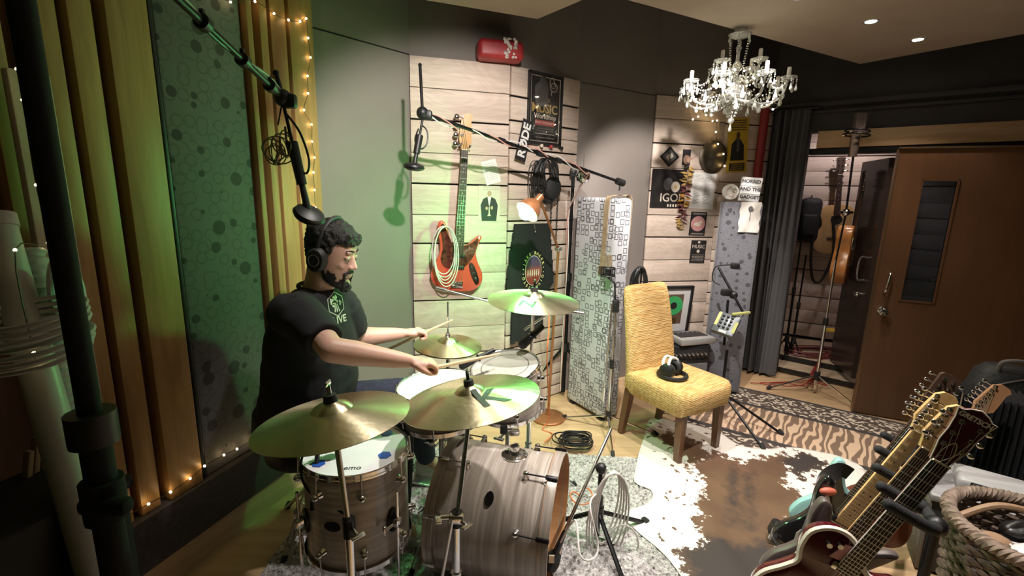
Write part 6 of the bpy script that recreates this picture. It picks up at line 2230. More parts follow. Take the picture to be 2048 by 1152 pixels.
# cables wound round that boom
for nm, lbl, m_, ph in (('boom_cable', 'pink cable wound along the tall boom', mat('pink_cable', (0.60, 0.30, 0.26), 0.5), 0.0), ('boom_cable', 'white cable wound along the tall boom', mat('white_cable', (0.66, 0.63, 0.60), 0.5), 2.4)):
    pts = []
    x_, y_, z_ = frame_from(bdir)
    for k in range(70):
        u = k / 69 * 0.80
        a = ph + u * 30
        pts.append(e0.lerp(e1, u) + x_ * (0.015 * cos(a)) + y_ * (0.015 * sin(a)) + Vector((0, 0, -0.012 * sin(u * 9))))
    q = pts[-1]
    for k in range(1, 8):
        pts.append(Vector((tb.x - 0.022 - 0.006 * sin(k + ph), tb.y - 0.028, q.z - (q.z - 0.06) * k / 7)))
    tag(MB().tube(smooth_path(pts, 2), 0.0036, 6).build(nm, m_), lbl, 'cable', 'cables on the boom')

# condenser microphone stand before the screen
cb0 = Z0(1214, 862)
zc = P(1222, 560, (cb0 - CAM).dot(FW) * .99).z
cst = mic_stand('slim chrome microphone stand before the square-print screen', (cb0.x, cb0.y), P(1225, 600, (cb0 - CAM).dot(FW)).z, 0.115, 0.33, (radians(-95), radians(-8), radians(150)), 0.007, CHROME, 0.007)
cm_b = Vector((cb0.x, cb0.y, P(1225, 600, (cb0 - CAM).dot(FW)).z))
MB().cyl(cm_b + Vector((0.0, 0, 0)), cm_b + Vector((-0.02, -0.01, 0.16)), 0.006).box(cm_b + Vector((0, 0, 0)), (0.045, 0.03, 0.09), None, 0.01).build('boom_clamp', BLACK, cst, world=True)
MB().cyl(cm_b + Vector((-0.03, -0.02, 0.02)), cm_b + Vector((-0.045, -0.02, -0.62)), 0.006).cyl(cm_b + Vector((-0.0435, -0.02, -0.56)), cm_b + Vector((-0.045, -0.02, -0.66)), 0.012).build('folded_boom', CHROME, cst, world=True)
cmp_ = P(1216, 545, (cm_b - CAM).dot(FW))
t = thing('condenser_microphone', 'gold-grilled condenser microphone in a shock mount before the screen', 'microphone', cmp_)
MB().lathe([(0, 0.0), (0.022, 0.0), (0.024, 0.01), (0.024, 0.065), (0.022, 0.07)], 22, cmp_ + Vector((0, 0, -0.03))).build('body', BLACK, t, world=True)
MB().lathe([(0.022, 0.04), (0.024, 0.045), (0.024, 0.10), (0.018, 0.115), (0, 0.118)], 22, cmp_).build('grille', mat('gold_mesh', (0.52, 0.42, 0.30), 0.4, 0.9, bump=0.8, bscale=900), t, world=True)
for z in (-0.02, 0.03):
    MB().torus(cmp_ + Vector((0, 0, z)), 0.045, 0.005, (0, 0, 1), 24, 6).build('mount_ring', BLACK, t, world=True)
for k in range(6):
    a = k * pi / 3
    MB().cyl(cmp_ + Vector((0.045 * cos(a), 0.045 * sin(a), 0.03)), cmp_ + Vector((0.045 * cos(a), 0.045 * sin(a), -0.02)), 0.004, n=8).build('mount_post', BLACK, t, world=True)
MB().cyl(cmp_ + Vector((0, 0, -0.03)), cm_b + Vector((-0.018, -0.009, 0.15)), 0.006).build('swivel', BLACK, t, world=True)

# kick drum microphone stand
kb = Z0(1192, 1085)
kz = P(1213, 918, (kb - CAM).dot(FW)).z
kst = mic_stand('low black microphone stand with coiled white cable beside the bass drum', (kb.x, kb.y), kz, 0.16, 0.30, (radians(25), radians(-75), radians(165)), 0.010, BLACKM, 0.011)
kj = Vector((kb.x, kb.y, kz))
up_end = P(1222, 858, (kj - CAM).dot(FW) * 1.06)
lo_end = P(1130, 1062, (kj - CAM).dot(FW) * 0.93)
MB().cyl(up_end, lo_end, 0.008).build('boom', CHROME, kst, world=True)
MB().ball(kj, 0.026, 12, 8).build('boom_clamp', BLACK, kst, world=True)
mpos = Vector((bd_front.x + 0.015, bd_front.y - 0.03, 0.20))
mpos = P(1106, 1118, (lo_end - CAM).dot(FW) * 1.0)
t = thing('kick_microphone', 'black bass drum microphone at the open drum front', 'microphone', mpos)
ax = (mpos - lo_end).normalized()
MB().lathe([(0, -0.005), (0.022, 0.0), (0.030, 0.02), (0.034, 0.045), (0.030, 0.07), (0.014, 0.082), (0, 0.084)], 22, mpos - ax * 0.03, ax).build('grille', mat('dark_mesh', (0.03, 0.03, 0.03), 0.4, 0.7, bump=0.8, bscale=700), t, world=True)
MB().cyl(mpos - ax * 0.03, lo_end, 0.015, 0.010).build('body', BLACK, t, world=True)
MB().box(mpos + Vector((-0.01, -0.034, 0.03)), (0.022, 0.006, 0.034)).build('tag_label', mat('tape_cream', (0.55, 0.5, 0.35), 0.7), t, world=True)
WCAB = mat('white_cable', (0.66, 0.63, 0.60), 0.5)
mbc = MB()
random.seed(9)
for k in range(5):
    pts = []
    rz_, rx_ = 0.165 + 0.019 * k, 0.046 + 0.012 * k
    for i in range(24):
        a = 2 * pi * i / 24
        pts.append(kj + Vector((0.035 + rx_ * sin(a) + 0.015 * cos(a) , -0.035 + 0.012 * sin(a) - 0.004 * k, 0.01 - rz_ + rz_ * cos(a))))
    mbc.tube(pts, 0.0042, 6, closed=True)
pts = []
for i in range(24):
    a = 2 * pi * i / 24
    pts.append(kj + Vector((0.11 + 0.075 * sin(a), -0.05, -0.37 + 0.12 * cos(a))))
mbc.tube(pts, 0.0042, 6, closed=True)
tag(mbc.build('cable_coil', WCAB), 'white cable coil hung on the low microphone stand', 'cable')
tag(MB().tube(smooth_path([mpos + Vector((0.02, 0.01, 0.05)), P(1150, 1040, 1.9), P(1160, 1110, 1.78), P(1185, 1118, 1.8), P(1196, 1090, 1.84), P(1180, 1010, 1.88), kj + Vector((-0.01, -0.02, -0.1)), kj + Vector((0.02, -0.03, 0.02))], 6), 0.004, 6).build('microphone_cable', WCAB), 'white cable running from the kick microphone to its coil', 'cable')

# tall stand by the doorway -----------------------------------------------------
mb0 = Z0(1628, 787)
mtop = PY(1712, 270, mb0.y)
dst = mic_stand('tall chrome microphone stand on the patterned rug by the doorway', (mb0.x, mb0.y), 1.15, 0.16, 0.36, (radians(170), radians(-65), radians(60)), 0.009, CHROME, 0.009)
top1 = PY(1692, 425, mb0.y)
MB().cyl((mb0.x, mb0.y, 1.1), top1, 0.007).cyl(top1, mtop, 0.008).build('extension_rod', BLACKM, dst, world=True)
MB().ball(top1, 0.03, 12, 8).cyl(top1 + Vector((-0.05, 0, 0)), top1 + Vector((0.05, 0, 0)), 0.012).build('swivel', CHROME, dst, world=True)
MB().box(P(1660, 660, (mb0 - CAM).dot(FW) * .99), (0.07, 0.012, 0.026)).build('yellow_tape', mat('yellow_tape', (0.65, 0.45, 0.05), 0.5), dst, world=True)
t = thing('condenser_microphone', 'square topped condenser microphone high on the stand by the doorway', 'microphone', mtop)
x_ = Vector((1, 0, 0))
MB().box(mtop + Vector((0.012, 0, 0.085)), (0.075, 0.045, 0.15), None, 0.008).build('grille', mat('grey_mesh', (0.30, 0.24, 0.22), 0.4, 0.8, bump=0.7, bscale=600), t, world=True)
for z, r_ in ((0.0, 0.085), (0.03, 0.08)):
    MB().torus(mtop + Vector((0.005, 0, z)), r_, 0.006, (0.1, 0, 1), 28, 6).build('mount_ring', BLACKM, t, world=True)
for k in range(8):
    a = k * pi / 4
    MB().cyl(mtop + Vector((0.085 * cos(a), 0.085 * sin(a), 0.0)), mtop + Vector((0.03 * cos(a + .4), 0.03 * sin(a + .4), 0.03)), 0.0035, n=6).build('elastic', CHROME, t, world=True)
MB().cyl(mtop + Vector((0, 0, -0.16)), mtop + Vector((0, 0, 0.0)), 0.028, 0.034, 18).build('body', mat('champagne_metal', (0.35, 0.27, 0.24), 0.35, 0.9), t, world=True)

# stand with the small mixing box ------------------------------------------------
ms0 = Z0(1437, 842)
mdp = (ms0 - CAM).dot(FW)
mst = mic_stand('black microphone stand holding the small mixing box', (ms0.x, ms0.y), P(1448, 690, mdp).z, 0.22, 0.40, (radians(-28), radians(-72), radians(165)), 0.010, BLACKM, 0.009)
mh = P(1448, 690, mdp)
b0_, b1_ = P(1488, 628, mdp * .98), P(1437, 535, mdp * 1.02)
MB().cyl(mh, P(1456, 600, mdp), 0.009).cyl(b0_, b1_, 0.009).build('boom', BLACKM, mst, world=True)
MB().ball(P(1467, 590, mdp), 0.03, 12, 8).box(P(1452, 585, mdp), (0.07, 0.05, 0.05), None, 0.012).build('boom_clamp', BLACK, mst, world=True)
MB().tube(smooth_path([P(1440, 570, mdp), P(1425, 560, mdp), P(1430, 535, mdp * .99), P(1452, 530, mdp * .98), P(1462, 530, mdp * .97)], 5), 0.004, 6).build('gooseneck', BLACK, mst, world=True)
MB().box(P(1470, 532, mdp * .96), (0.06, 0.04, 0.045), None, 0.012).build('clip_light', BLACK, mst, world=True)
t = thing('personal_mixer', 'grey tilted mixing box with black knobs and yellow tape', 'mixer', M=Matrix.Translation(P(1452, 650, mdp * .96)) @ Matrix.Rotation(radians(-28), 4, 'Z') @ Matrix.Rotation(radians(48), 4, 'X') @ Matrix.Rotation(radians(-14), 4, 'Z'))
MB().box((0, 0, 0), (0.15, 0.17, 0.045), None, 0.012).build('case', mat('mixer_grey', (0.16, 0.18, 0.20), 0.35, 0.3), t)
for i in range(3):
    for j in range(4):
        MB().lathe([(0, 0.014), (0.008, 0.013), (0.010, 0.0)], 12, (-0.035 + i * 0.03, 0.055 - j * 0.03, 0.0225)).build('knob', BLACK, t)
YT = mat('yellow_tape', (0.65, 0.45, 0.05), 0.5)
MB().box((-0.062, 0.02, 0.0235), (0.020, 0.11, 0.002)).box((0.062, -0.01, 0.0235), (0.022, 0.09, 0.002)).build('tape_label', mat('lime_tape', (0.60, 0.62, 0.22), 0.6), t)
MB().box((0.0, -0.068, 0.0235), (0.05, 0.02, 0.002)).build('display', WHITE, t)
q = MB().cyl(b0_, P(1400 + 60, 650, mdp * .97), 0.006)
q.build('holder', CHROME, mst, world=True)
t = MB().box(P(1482, 627, mdp * .955), (0.13, 0.02, 0.02), Matrix.Rotation(radians(-8), 3, 'Y'), 0.007)
tag(t.build('marker_pen', mat('lime_tape', (0.60, 0.62, 0.22), 0.6)), 'pale lime bar clipped beside the mixing box', 'pen')

# amplifier with keyboard-like controller and framed disc behind the chair -----------------
ab = Z0(1345, 806)
aa = radians(12)
AM = Matrix.Translation((ab.x + 0.10, ab.y + 0.18, 0)) @ Matrix.Rotation(aa, 4, 'Z')
t = thing('guitar_amplifier', 'grey and black guitar amplifier behind the ochre chair', 'amplifier', M=AM)
MB().box((0, 0, 0.235), (0.36, 0.24, 0.45), None, 0.012).build('cabinet', BLACK, t)
MB().box((0, -0.122, 0.17), (0.32, 0.006, 0.28)).build('grille_cloth', mat('grille_grey', (0.16, 0.16, 0.17), 0.9, var=0.3, scale=200), t)
MB().box((0, -0.122, 0.39), (0.33, 0.006, 0.07)).build('control_panel', PBLACK, t)
for k in range(8):
    MB().lathe([(0, 0.016), (0.009, 0.016), (0.011, 0.0)], 12, (-0.13 + k * 0.037, -0.125, 0.39), (0, -1, 0)).build('knob', STEEL, t)
for sx_ in (-1, 1):
    for sy_ in (-1, 1):
        MB().cyl((sx_ * .15, sy_ * .09, 0.0), (sx_ * .15, sy_ * .09, 0.012), 0.016).build('foot', RUBBER, t)
t = thing('effects_unit', 'flat silver effects unit lying on the amplifier', 'effects unit', M=AM @ Matrix.Translation((0.05, -0.02, 0.461)) @ Matrix.Rotation(0.1, 4, 'Z'))
MB().box((0, 0, 0.03), (0.33, 0.22, 0.055), None, 0.014).build('case', mat('unit_silver', (0.45, 0.44, 0.43), 0.35, 0.5), t)
MB().box((0, 0.01, 0.058), (0.26, 0.13, 0.004)).build('top_panel', PBLACK, t)
for k in range(5):
    MB().lathe([(0, 0.012), (0.010, 0.011), (0.012, 0)], 12, (-0.09 + k * 0.045, 0.03, 0.06)).build('knob', STEEL, t)
# framed green record
f0, f1 = on_wall(K4, K5, 1345, 620, 0.05), 0
Mfr, w, h = rect_on(K4, K5, 1312, 574, 1378, 666, 0.16)
t = thing('framed_record', 'black framed green record with a small plaque leaning on the planks', 'framed record', M=Mfr @ Matrix.Rotation(radians(5), 4, 'X') @ RX90)
MB().box((0, 0, 0), (w, h, 0.006)).build('mount_board', mat('mat_white', (0.62, 0.60, 0.60), 0.7), t, smooth=0)
fr = MB()
for s in (-1, 1):
    fr.box((s * w / 2, 0, 0.004), (0.022, h + 0.022, 0.03), None, 0.003).box((0, s * h / 2, 0.004), (w + 0.022, 0.022, 0.03), None, 0.003)
fr.build('frame', BLACK, t)
MB().box((0.0, 0.01, 0.004), (w * .56, h * .64, 0.003)).build('inner_board', mat('brown_board', (0.12, 0.075, 0.05), 0.6), t, smooth=0)
MB().lathe([(0, 0.0), (w * .27, 0.0), (w * .27, 0.002), (0, 0.002)], 44, (0, h * .1, 0.006)).build('record', mat('green_vinyl', (0.05, 0.38, 0.12), 0.2), t)
MB().lathe([(0, 0.0), (w * .10, 0.0), (w * .10, 0.003), (0, 0.003)], 32, (0, h * .1, 0.006)).build('record_label', PBLACK, t)
MB().box((0.0, -h * .22, 0.007), (w * .26, h * .13, 0.003)).build('plaque', GOLD, t)
bxz = (Mfr.translation.z - h / 2)
t = thing('storage_box', 'low pale box under the framed record behind the amplifier', 'box', M=Matrix.Translation((Mfr.translation.x, Mfr.translation.y + 0.045, 0)) @ Matrix.Rotation(radians(12), 4, 'Z'))
MB().box((0, 0, (bxz - 0.02) / 2 + 0.002), (w + 0.04, 0.10, bxz - 0.02), None, 0.006).build('carton', mat('card_tan', (0.32, 0.24, 0.16), 0.8), t)
MB().box((0, 0, bxz - 0.03), (w + 0.05, 0.11, 0.03), None, 0.004).build('lid', mat('card_tan', (0.32, 0.24, 0.16), 0.8), t)
# black cable bundle on the back of the screen
random.seed(14)
pq = P(1276, 565, 3.22)
coil('cable_coil', 'black cable bundle hanging behind the square-print screen', pq + Vector((0, 0, 0.11)), Vector((0.9, 0.4, 0)), Vector((0.3, -0.9, 0)), 0.045, 0.10, 12, 0.006, BLACK, 0.018)
# ================================================================== PATTERNED RUG AND COWHIDE
def sdf_poly(p, poly):
    d = 1e9
    for i in range(len(poly)):
        a, c_ = Vector(poly[i - 1]), Vector(poly[i])
        ab = c_ - a
        t = max(0, min(1, (Vector(p) - a).dot(ab) / ab.length_squared))
        d = min(d, (Vector(p) - (a + ab * t)).length)
    return d if poly_inside(p, poly) else -d


m, n, l, b = nt('leopard_weave')
v = coords(n, l, (1, 1.25, 1))
nz = tex(n, l, 'Noise', v, scale=9, detail=2)
va = n.new('ShaderNodeVectorMath')
va.operation = 'MULTIPLY_ADD'
l.new(nz.outputs['Color'], va.inputs[0])
va.inputs[1].default_value = (0.05, 0.05, 0)
l.new(v, va.inputs[2])
vo = tex(n, l, 'Voronoi', va.outputs[0], voronoi_dimensions='2D', scale=14, randomness=0.9)
gap = tex(n, l, 'Noise', v, scale=24, detail=1)
ring = math_node(n, l, 'LESS_THAN', math_node(n, l, 'ABSOLUTE', math_node(n, l, 'SUBTRACT', vo.outputs['Distance'], 0.34)), 0.13)
ring = math_node(n, l, 'MULTIPLY', ring, math_node(n, l, 'GREATER_THAN', gap.outputs[0], 0.44))
l.new(ramp(n, l, ring, [(0.0, (0.085, 0.06, 0.05)), (1.0, (0.62, 0.54, 0.43))]), b.inputs['Base Color'])
setp(b, roughness=0.95)
LEO = m
m, n, l, b = nt('zebra_weave')
v = coords(n, l, (1, 0.30, 1), (0, 0, radians(16)))
w1 = tex(n, l, 'Wave', v, scale=6.5, distortion=7.5, detail=1.2, detail_scale=2.2, bands_direction='X')
l.new(ramp(n, l, w1.outputs[0], [(0.44, (0.20, 0.13, 0.09)), (0.56, (0.62, 0.44, 0.30))]), b.inputs['Base Color'])
setp(b, roughness=0.95)
ZEB = m
RO = Vector((1.53, 3.04, 0))
ra = atan2(-0.557, 0.83)
rug = thing('animal_print_rug', 'long flat rug in zebra and leopard bands before the doorway', 'rug', RO, ra)
BORD = mat('rug_border', (0.05, 0.042, 0.042), 0.95)
for nm, y0, y1, m_ in (('leopard_band', 0.575, 0.865, LEO), ('border_band', 0.865, 0.90, BORD), ('border_band', 0.53, 0.575, BORD), ('zebra_band', 0.02, 0.53, ZEB), ('border_band', -0.03, 0.02, BORD), ('leopard_band', -0.34, -0.03, LEO), ('border_band', -0.38, -0.34, BORD)):
    MB().box((0.92, (y0 + y1) / 2, 0.003), (2.34, y1 - y0, 0.006 if 'band' in nm else 0.006)).build(nm, m_, rug, smooth=0)
for x in (-0.27, 2.11):
    MB().box((x, 0.26, 0.003), (0.04, 1.28, 0.0062)).build('border_band', BORD, rug, smooth=0)

# cowhide
hp_px = [(1308, 838), (1345, 843), (1390, 852), (1440, 868), (1480, 893), (1530, 900), (1575, 896), (1625, 903), (1680, 915), (1722, 935), (1740, 962), (1738, 1000), (1735, 1060), (1740, 1150), (1690, 1230), (1600, 1290), (1520, 1330), (1440, 1330), (1400, 1230), (1352, 1150), (1318, 1110), (1280, 1078), (1246, 1045), (1250, 1032), (1285, 1020), (1304, 1005), (1300, 988), (1268, 972), (1272, 940), (1280, 900), (1290, 870), (1296, 845)]
hp2 = [tuple(Z0(x, y).xy) for x, y in hp_px]
hp2 = [(q.x, q.y) for q in smooth_path([Vector((a, b_, 0)) for a, b_ in hp2], 3, closed=True)]
br_px = [(1372, 935), (1400, 950), (1398, 1000), (1392, 1030), (1385, 1060), (1395, 1095), (1365, 1140), (1400, 1230), (1480, 1260), (1580, 1230), (1560, 1150), (1560, 1085), (1600, 1040), (1610, 1000), (1575, 965), (1590, 925), (1560, 908), (1520, 915), (1480, 925), (1430, 905), (1400, 915)]
br3 = [tuple(Z0(x, y).xy) for x, y in ((1300, 868), (1340, 862), (1390, 880), (1430, 910), (1390, 935), (1340, 900))]
dk_px = [[(1560, 925), (1590, 905), (1640, 915), (1662, 935), (1625, 950), (1600, 968)], [(1360, 1110), (1420, 1075), (1470, 1090), (1520, 1080), (1560, 1110), (1570, 1180), (1480, 1250), (1400, 1240)], [(1460, 935), (1475, 935), (1478, 1060), (1455, 1060)], [(1490, 950), (1505, 945), (1512, 1060), (1495, 1060)]]
br2 = [tuple(Z0(x, y).xy) for x, y in br_px]
dk2 = [[tuple(Z0(x, y).xy) for x, y in q] for q in dk_px]
lo = [min(p[i] for p in hp2) for i in (0, 1)]
hi = [max(p[i] for p in hp2) for i in (0, 1)]
bm = bmesh.new()
vs = [bm.verts.new((x, y, 0)) for x, y in hp2]
bm.faces.new(vs)
for ax_, co_ in ((0, lo[0]), (1, lo[1])):
    k = 1
    while co_ + k * 0.03 < hi[ax_]:
        nrm = (1, 0, 0) if ax_ == 0 else (0, 1, 0)
        pt_ = (co_ + k * 0.03, 0, 0) if ax_ == 0 else (0, co_ + k * 0.03, 0)
        bmesh.ops.bisect_plane(bm, geom=list(bm.verts) + list(bm.edges) + list(bm.faces), plane_co=pt_, plane_no=nrm)
        k += 1
bm.verts.index_update()
hv = [Vector(v_.co) for v_ in bm.verts]
hf = [tuple(v_.index for v_ in f_.verts) for f_ in bm.faces]
bm.free()
for p in hv:
    e = max(0, min(1, (1.10 - p.x) / 0.10)) * max(0, min(1, (2.75 - p.y) / 0.10))
    p.z = 0.0085 + 0.020 * e * e * (3 - 2 * e) + 0.002 * noise.noise(p * 6)
me = bpy.data.meshes.new('cowhide')
org = Vector(((lo[0] + hi[0]) / 2, (lo[1] + hi[1]) / 2, 0))
me.from_pydata([tuple(p - org) for p in hv], [], hf)
at_b = me.attributes.new('brown_area', 'FLOAT', 'POINT')
at_d = me.attributes.new('dark_area', 'FLOAT', 'POINT')
at_b.data.foreach_set('value', [max(sdf_poly((p.x, p.y), br2), sdf_poly((p.x, p.y), br3)) for p in hv])
at_d.data.foreach_set('value', [max(sdf_poly((p.x, p.y), q) for q in dk2) for p in hv])
me.polygons.foreach_set('use_smooth', [True] * len(me.polygons))
m, n, l, b = nt('cowhide_hair')
v = coords(n, l, (1, 1, 1))
n1 = tex(n, l, 'Noise', v, scale=14, detail=6, roughness=0.72)
n2 = tex(n, l, 'Noise', v, scale=5, detail=3)
A1 = n.new('ShaderNodeAttribute')
A1.attribute_name = 'brown_area'
A2 = n.new('ShaderNodeAttribute')
A2.attribute_name = 'dark_area'
nn1 = math_node(n, l, 'MULTIPLY', math_node(n, l, 'SUBTRACT', n1.outputs[0], 0.52), 0.42)
fb_ = math_node(n, l, 'GREATER_THAN', math_node(n, l, 'ADD', A1.outputs['Fac'], nn1), 0.0)
fd_ = math_node(n, l, 'ADD', math_node(n, l, 'MULTIPLY', math_node(n, l, 'ADD', A2.outputs['Fac'], math_node(n, l, 'MULTIPLY', nn1, 0.5)), 14.0), 0.4)
fdk = math_node(n, l, 'GREATER_THAN', math_node(n, l, 'ADD', A2.outputs['Fac'], math_node(n, l, 'MULTIPLY', nn1, 0.8)), 0.0)
sp1 = tex(n, l, 'Noise', v, scale=22, detail=2)
spk = math_node(n, l, 'MULTIPLY', math_node(n, l, 'GREATER_THAN', sp1.outputs[0], 0.66), math_node(n, l, 'GREATER_THAN', A1.outputs['Fac'], -0.17))
any_ = math_node(n, l, 'MAXIMUM', math_node(n, l, 'MAXIMUM', fb_, fdk), spk)
cl = n.new('ShaderNodeClamp')
l.new(fd_, cl.inputs[0])
mx1 = n.new('ShaderNodeMix')
mx1.data_type = 'RGBA'
l.new(cl.outputs[0], mx1.inputs['Factor'])
l.new(ramp(n, l, n2.outputs[0], [(0.3, (0.095, 0.048, 0.022)), (0.7, (0.15, 0.078, 0.038))]), mx1.inputs['A'])
mx1.inputs['B'].default_value = (0.030, 0.020, 0.017, 1)
mx2 = n.new('ShaderNodeMix')
mx2.data_type = 'RGBA'
l.new(any_, mx2.inputs['Factor'])
mx2.inputs['A'].default_value = (0.78, 0.74, 0.68, 1)
l.new(mx1.outputs['Result'], mx2.inputs['B'])
l.new(mx2.outputs['Result'], b.inputs['Base Color'])
setp(b, roughness=0.7, sheen=0.15)
me.materials.append(m)
cow = bpy.data.objects.new('cowhide_rug', me)
COL.objects.link(cow)
cow.location = org
sl_ = cow.modifiers.new('thickness', 'SOLIDIFY')
sl_.thickness = 0.003
sl_.offset = 1
tag(cow, 'brown and white cowhide spread over the other rugs', 'rug')
# ================================================================== GUITAR RACK CORNER
NUTS = [P(1877, 924, 1.33), P(1853, 899, 1.48), P(1835, 862, 1.70), P(1835, 838, 1.97)]
gN = NUTS[0]
ga_ = (gN - P(1690, 1140, 1.44)).normalized()
gx = Vector((0.86, -0.296, -0.416))
gx = (gx - ga_ * gx.dot(ga_)).normalized()
gf = gx.cross(ga_)
ROW = (NUTS[3] - NUTS[0])
ROW.z = 0
ROWL = ROW.length
ROW.normalize()


def rackM(k, lift=0.0):
    return basis(gx, ga_, gf, NUTS[k] - ga_ * 0.72)


WINE = mat('wine_lacquer', (0.065, 0.004, 0.008), 0.15, coat=0.8)
CREAM = mat('cream_lacquer', (0.70, 0.66, 0.57), 0.3)
TURQ = mat('turquoise_lacquer', (0.30, 0.56, 0.54), 0.25, coat=0.5)
BLKL = mat('black_lacquer', (0.012, 0.012, 0.013), 0.12, coat=0.6)
GREYB = mat('grey_brown_lacquer', (0.095, 0.072, 0.068), 0.4)
G = 'guitars in the rack'
g1_ = guitar('electric_guitar', 'wine red single-cutaway guitar with cream edges at the front of the rack', rackM(0), OUT_SINGLE, WINE, 0.72, 0.10, 0.345, 'gretsch', 6, head_mat=WINE, neck_mat=WINE, board_mat=EBONY, group=G, binding=CREAM, nw=(0.047, 0.057), bth=0.05, frets=22, dots=False, brand=('GRETSCH', 0.020, 0.0, 0.152), pick=[(0.155, CHROME), (0.285, CHROME)], knobs=[(-0.085, 0.335), (-0.06, 0.35), (0.12, 0.09)], hl=0.175, bind_r=0.009)
MB().tube(smooth_path([Vector((-0.016, 0.728, 0.004)), Vector((-0.014, 0.765, 0.004)), Vector((0, 0.79, 0.004)), Vector((0.014, 0.765, 0.004)), Vector((0.016, 0.728, 0.004))], 5), 0.0014, 6).build('truss_rod_cover', IVORY, g1_)
MB().prism([(-0.06, 0.30), (-0.045, 0.36), (0.0, 0.375), (0.03, 0.35), (0.02, 0.315)], 0.001, 0.006).build('pickguard', PINK, g1_)
guitar('electric_guitar', 'grey-brown bodied guitar with rosewood neck and honey headstock behind the wine red one', rackM(1), OUT_STRAT, GREYB, 0.72, 0.10, 0.335, 'fender', 6, group=G, frets=21, pick=[(0.15, IVORY), (0.21, IVORY), (0.27, IVORY)], hl=0.17)
guitar('electric_guitar', 'black bodied guitar with a plain maple neck in the middle of the rack', rackM(2), OUT_STRAT, BLKL, 0.72, 0.10, 0.335, 'fender', 6, board_mat=MAPLE, group=G, frets=21, pick=[(0.15, BLACK), (0.27, BLACK)], guard=[(-0.09, 0.10), (0.09, 0.08), (0.10, 0.2), (0.11, 0.31), (0.04, 0.28), (-0.04, 0.28), (-0.10, 0.34), (-0.08, 0.22)], guard_mat=CREAM, hl=0.17)
guitar('twelve_string_guitar', 'turquoise bodied guitar with a dark many-tunered headstock at the back of the rack', rackM(3), OUT_STRAT, TURQ, 0.72, 0.10, 0.335, 'paddle', 12, head_mat=ROSE, neck_mat=ROSE, group=G, frets=21, guard=[(-0.11, 0.05), (0.11, 0.05), (0.09, 0.2), (0.11, 0.31), (0.04, 0.28), (-0.04, 0.28), (-0.10, 0.35), (-0.08, 0.22)], guard_mat=BLKL, pick=[(0.15, CHROME)], hl=0.22)
# another neck leaning beyond, only its head shows
bM = basis(gx, (ga_ + Vector((0.18, 0.1, 0.06))).normalized(), gf, Vector((0, 0, 0)))
a5 = (ga_ + Vector((0.25, 0.12, 0.0))).normalized()
x5 = (gx - a5 * gx.dot(a5)).normalized()
N5 = P(1952, 830, 2.05)
guitar('electric_guitar', 'dark sunburst guitar with a brown headstock leaning on the black cases', basis(x5, a5, x5.cross(a5), N5 - a5 * 0.72), OUT_STRAT, mat('burst_lacquer', (0.12, 0.035, 0.015), 0.25), 0.72, 0.10, 0.335, 'fender', 6, head_mat=wood('brown_head', (0.22, 0.11, 0.05), (0.30, 0.16, 0.08), 'y', 0.4), group=G, frets=21, hl=0.17)

# rack: posts, padded bar, fingers
FOAM = mat('black_foam', (0.013, 0.013, 0.014), 0.85, bump=0.2, bscale=150)
rails = [n_ - ga_ * 0.16 - gf * 0.045 for n_ in NUTS]
rk = thing('guitar_rack', 'black tubular guitar rack with padded fingers', 'rack', (rails[0].x, rails[0].y, 0))
rail = [rails[0] + (rails[0] - rails[1]) * 0.55] + rails + [rails[3] + (rails[3] - rails[2]) * 0.6]
MB().tube([p + gx * 0.10 for p in rail], 0.015, 12).build('top_bar', FOAM, rk, world=True)
fpos = [rail[0]] + [(rails[k] + rails[k + 1]) / 2 for k in range(3)] + [rail[-1]]
for p in fpos:
    e_ = p + gf * 0.055
    q_ = MB().tube(smooth_path([p + gx * 0.10, p + gx * 0.08 + gf * 0.03, e_ + gx * 0.05, e_ - gx * 0.055], 4), 0.0165, 14).ball(e_ - gx * 0.055, 0.0165, 12, 8).build('padded_finger', FOAM, rk, world=True)
for p in (rail[0], rail[-1]):
    q = p + gx * 0.10
    MB().ball(q, 0.028, 12, 8).build('elbow', BLACK, rk, world=True)
    MB().tube([q, Vector((q.x + 0.04, q.y + 0.05, 0.02))], 0.014, 12).build('rear_leg', BLACKM, rk, world=True)
feet = [n_ - ga_ * 0.735 for n_ in NUTS]
fl_ = [feet[0] + (feet[0] - feet[1]) * 0.5] + feet + [feet[3] + (feet[3] - feet[2]) * 0.4]
MB().tube(fl_, 0.016, 12).build('cradle_bar', FOAM, rk, world=True)
for q in (fl_[0], fl_[-1]):
    MB().tube([q, Vector((q.x, q.y, 0.02))], 0.013, 12).build('cradle_post', BLACKM, rk, world=True)
    MB().tube([Vector((q.x, q.y, 0.02)), Vector((q.x + 0.42, q.y + 0.02, 0.02))], 0.013, 12).build('base_tube', BLACKM, rk, world=True)

# black guitar strap across the bodies with a red patch
LTB = mat('black_leather', (0.014, 0.013, 0.013), 0.35)
stp = [P(1700, 948, 1.95), P(1680, 940, 1.93), P(1652, 958, 1.90), P(1640, 1010, 1.84), P(1616, 1075, 1.74), P(1590, 1120, 1.66), P(1565, 1165, 1.6)]
sm = smooth_path(stp, 6)
mb = MB()
vd = Vector((0.55, 0.75, -0.3)).normalized()
rings = []
for i, p in enumerate(sm):
    t_ = (sm[min(i + 1, len(sm) - 1)] - sm[max(i - 1, 0)]).normalized()
    sd = t_.cross(vd).normalized()
    nn_ = t_.cross(sd)
    rings.append([p + sd * 0.028 + nn_ * .002, p - sd * 0.028 + nn_ * .002, p - sd * 0.028 - nn_ * .002, p + sd * 0.028 - nn_ * .002])
mb.loft(rings)
t = thing('guitar_strap', 'black leather strap looped over the rack guitars with a red patch', 'strap', stp[-1])
mb.build('strap_band', LTB, t, world=True)
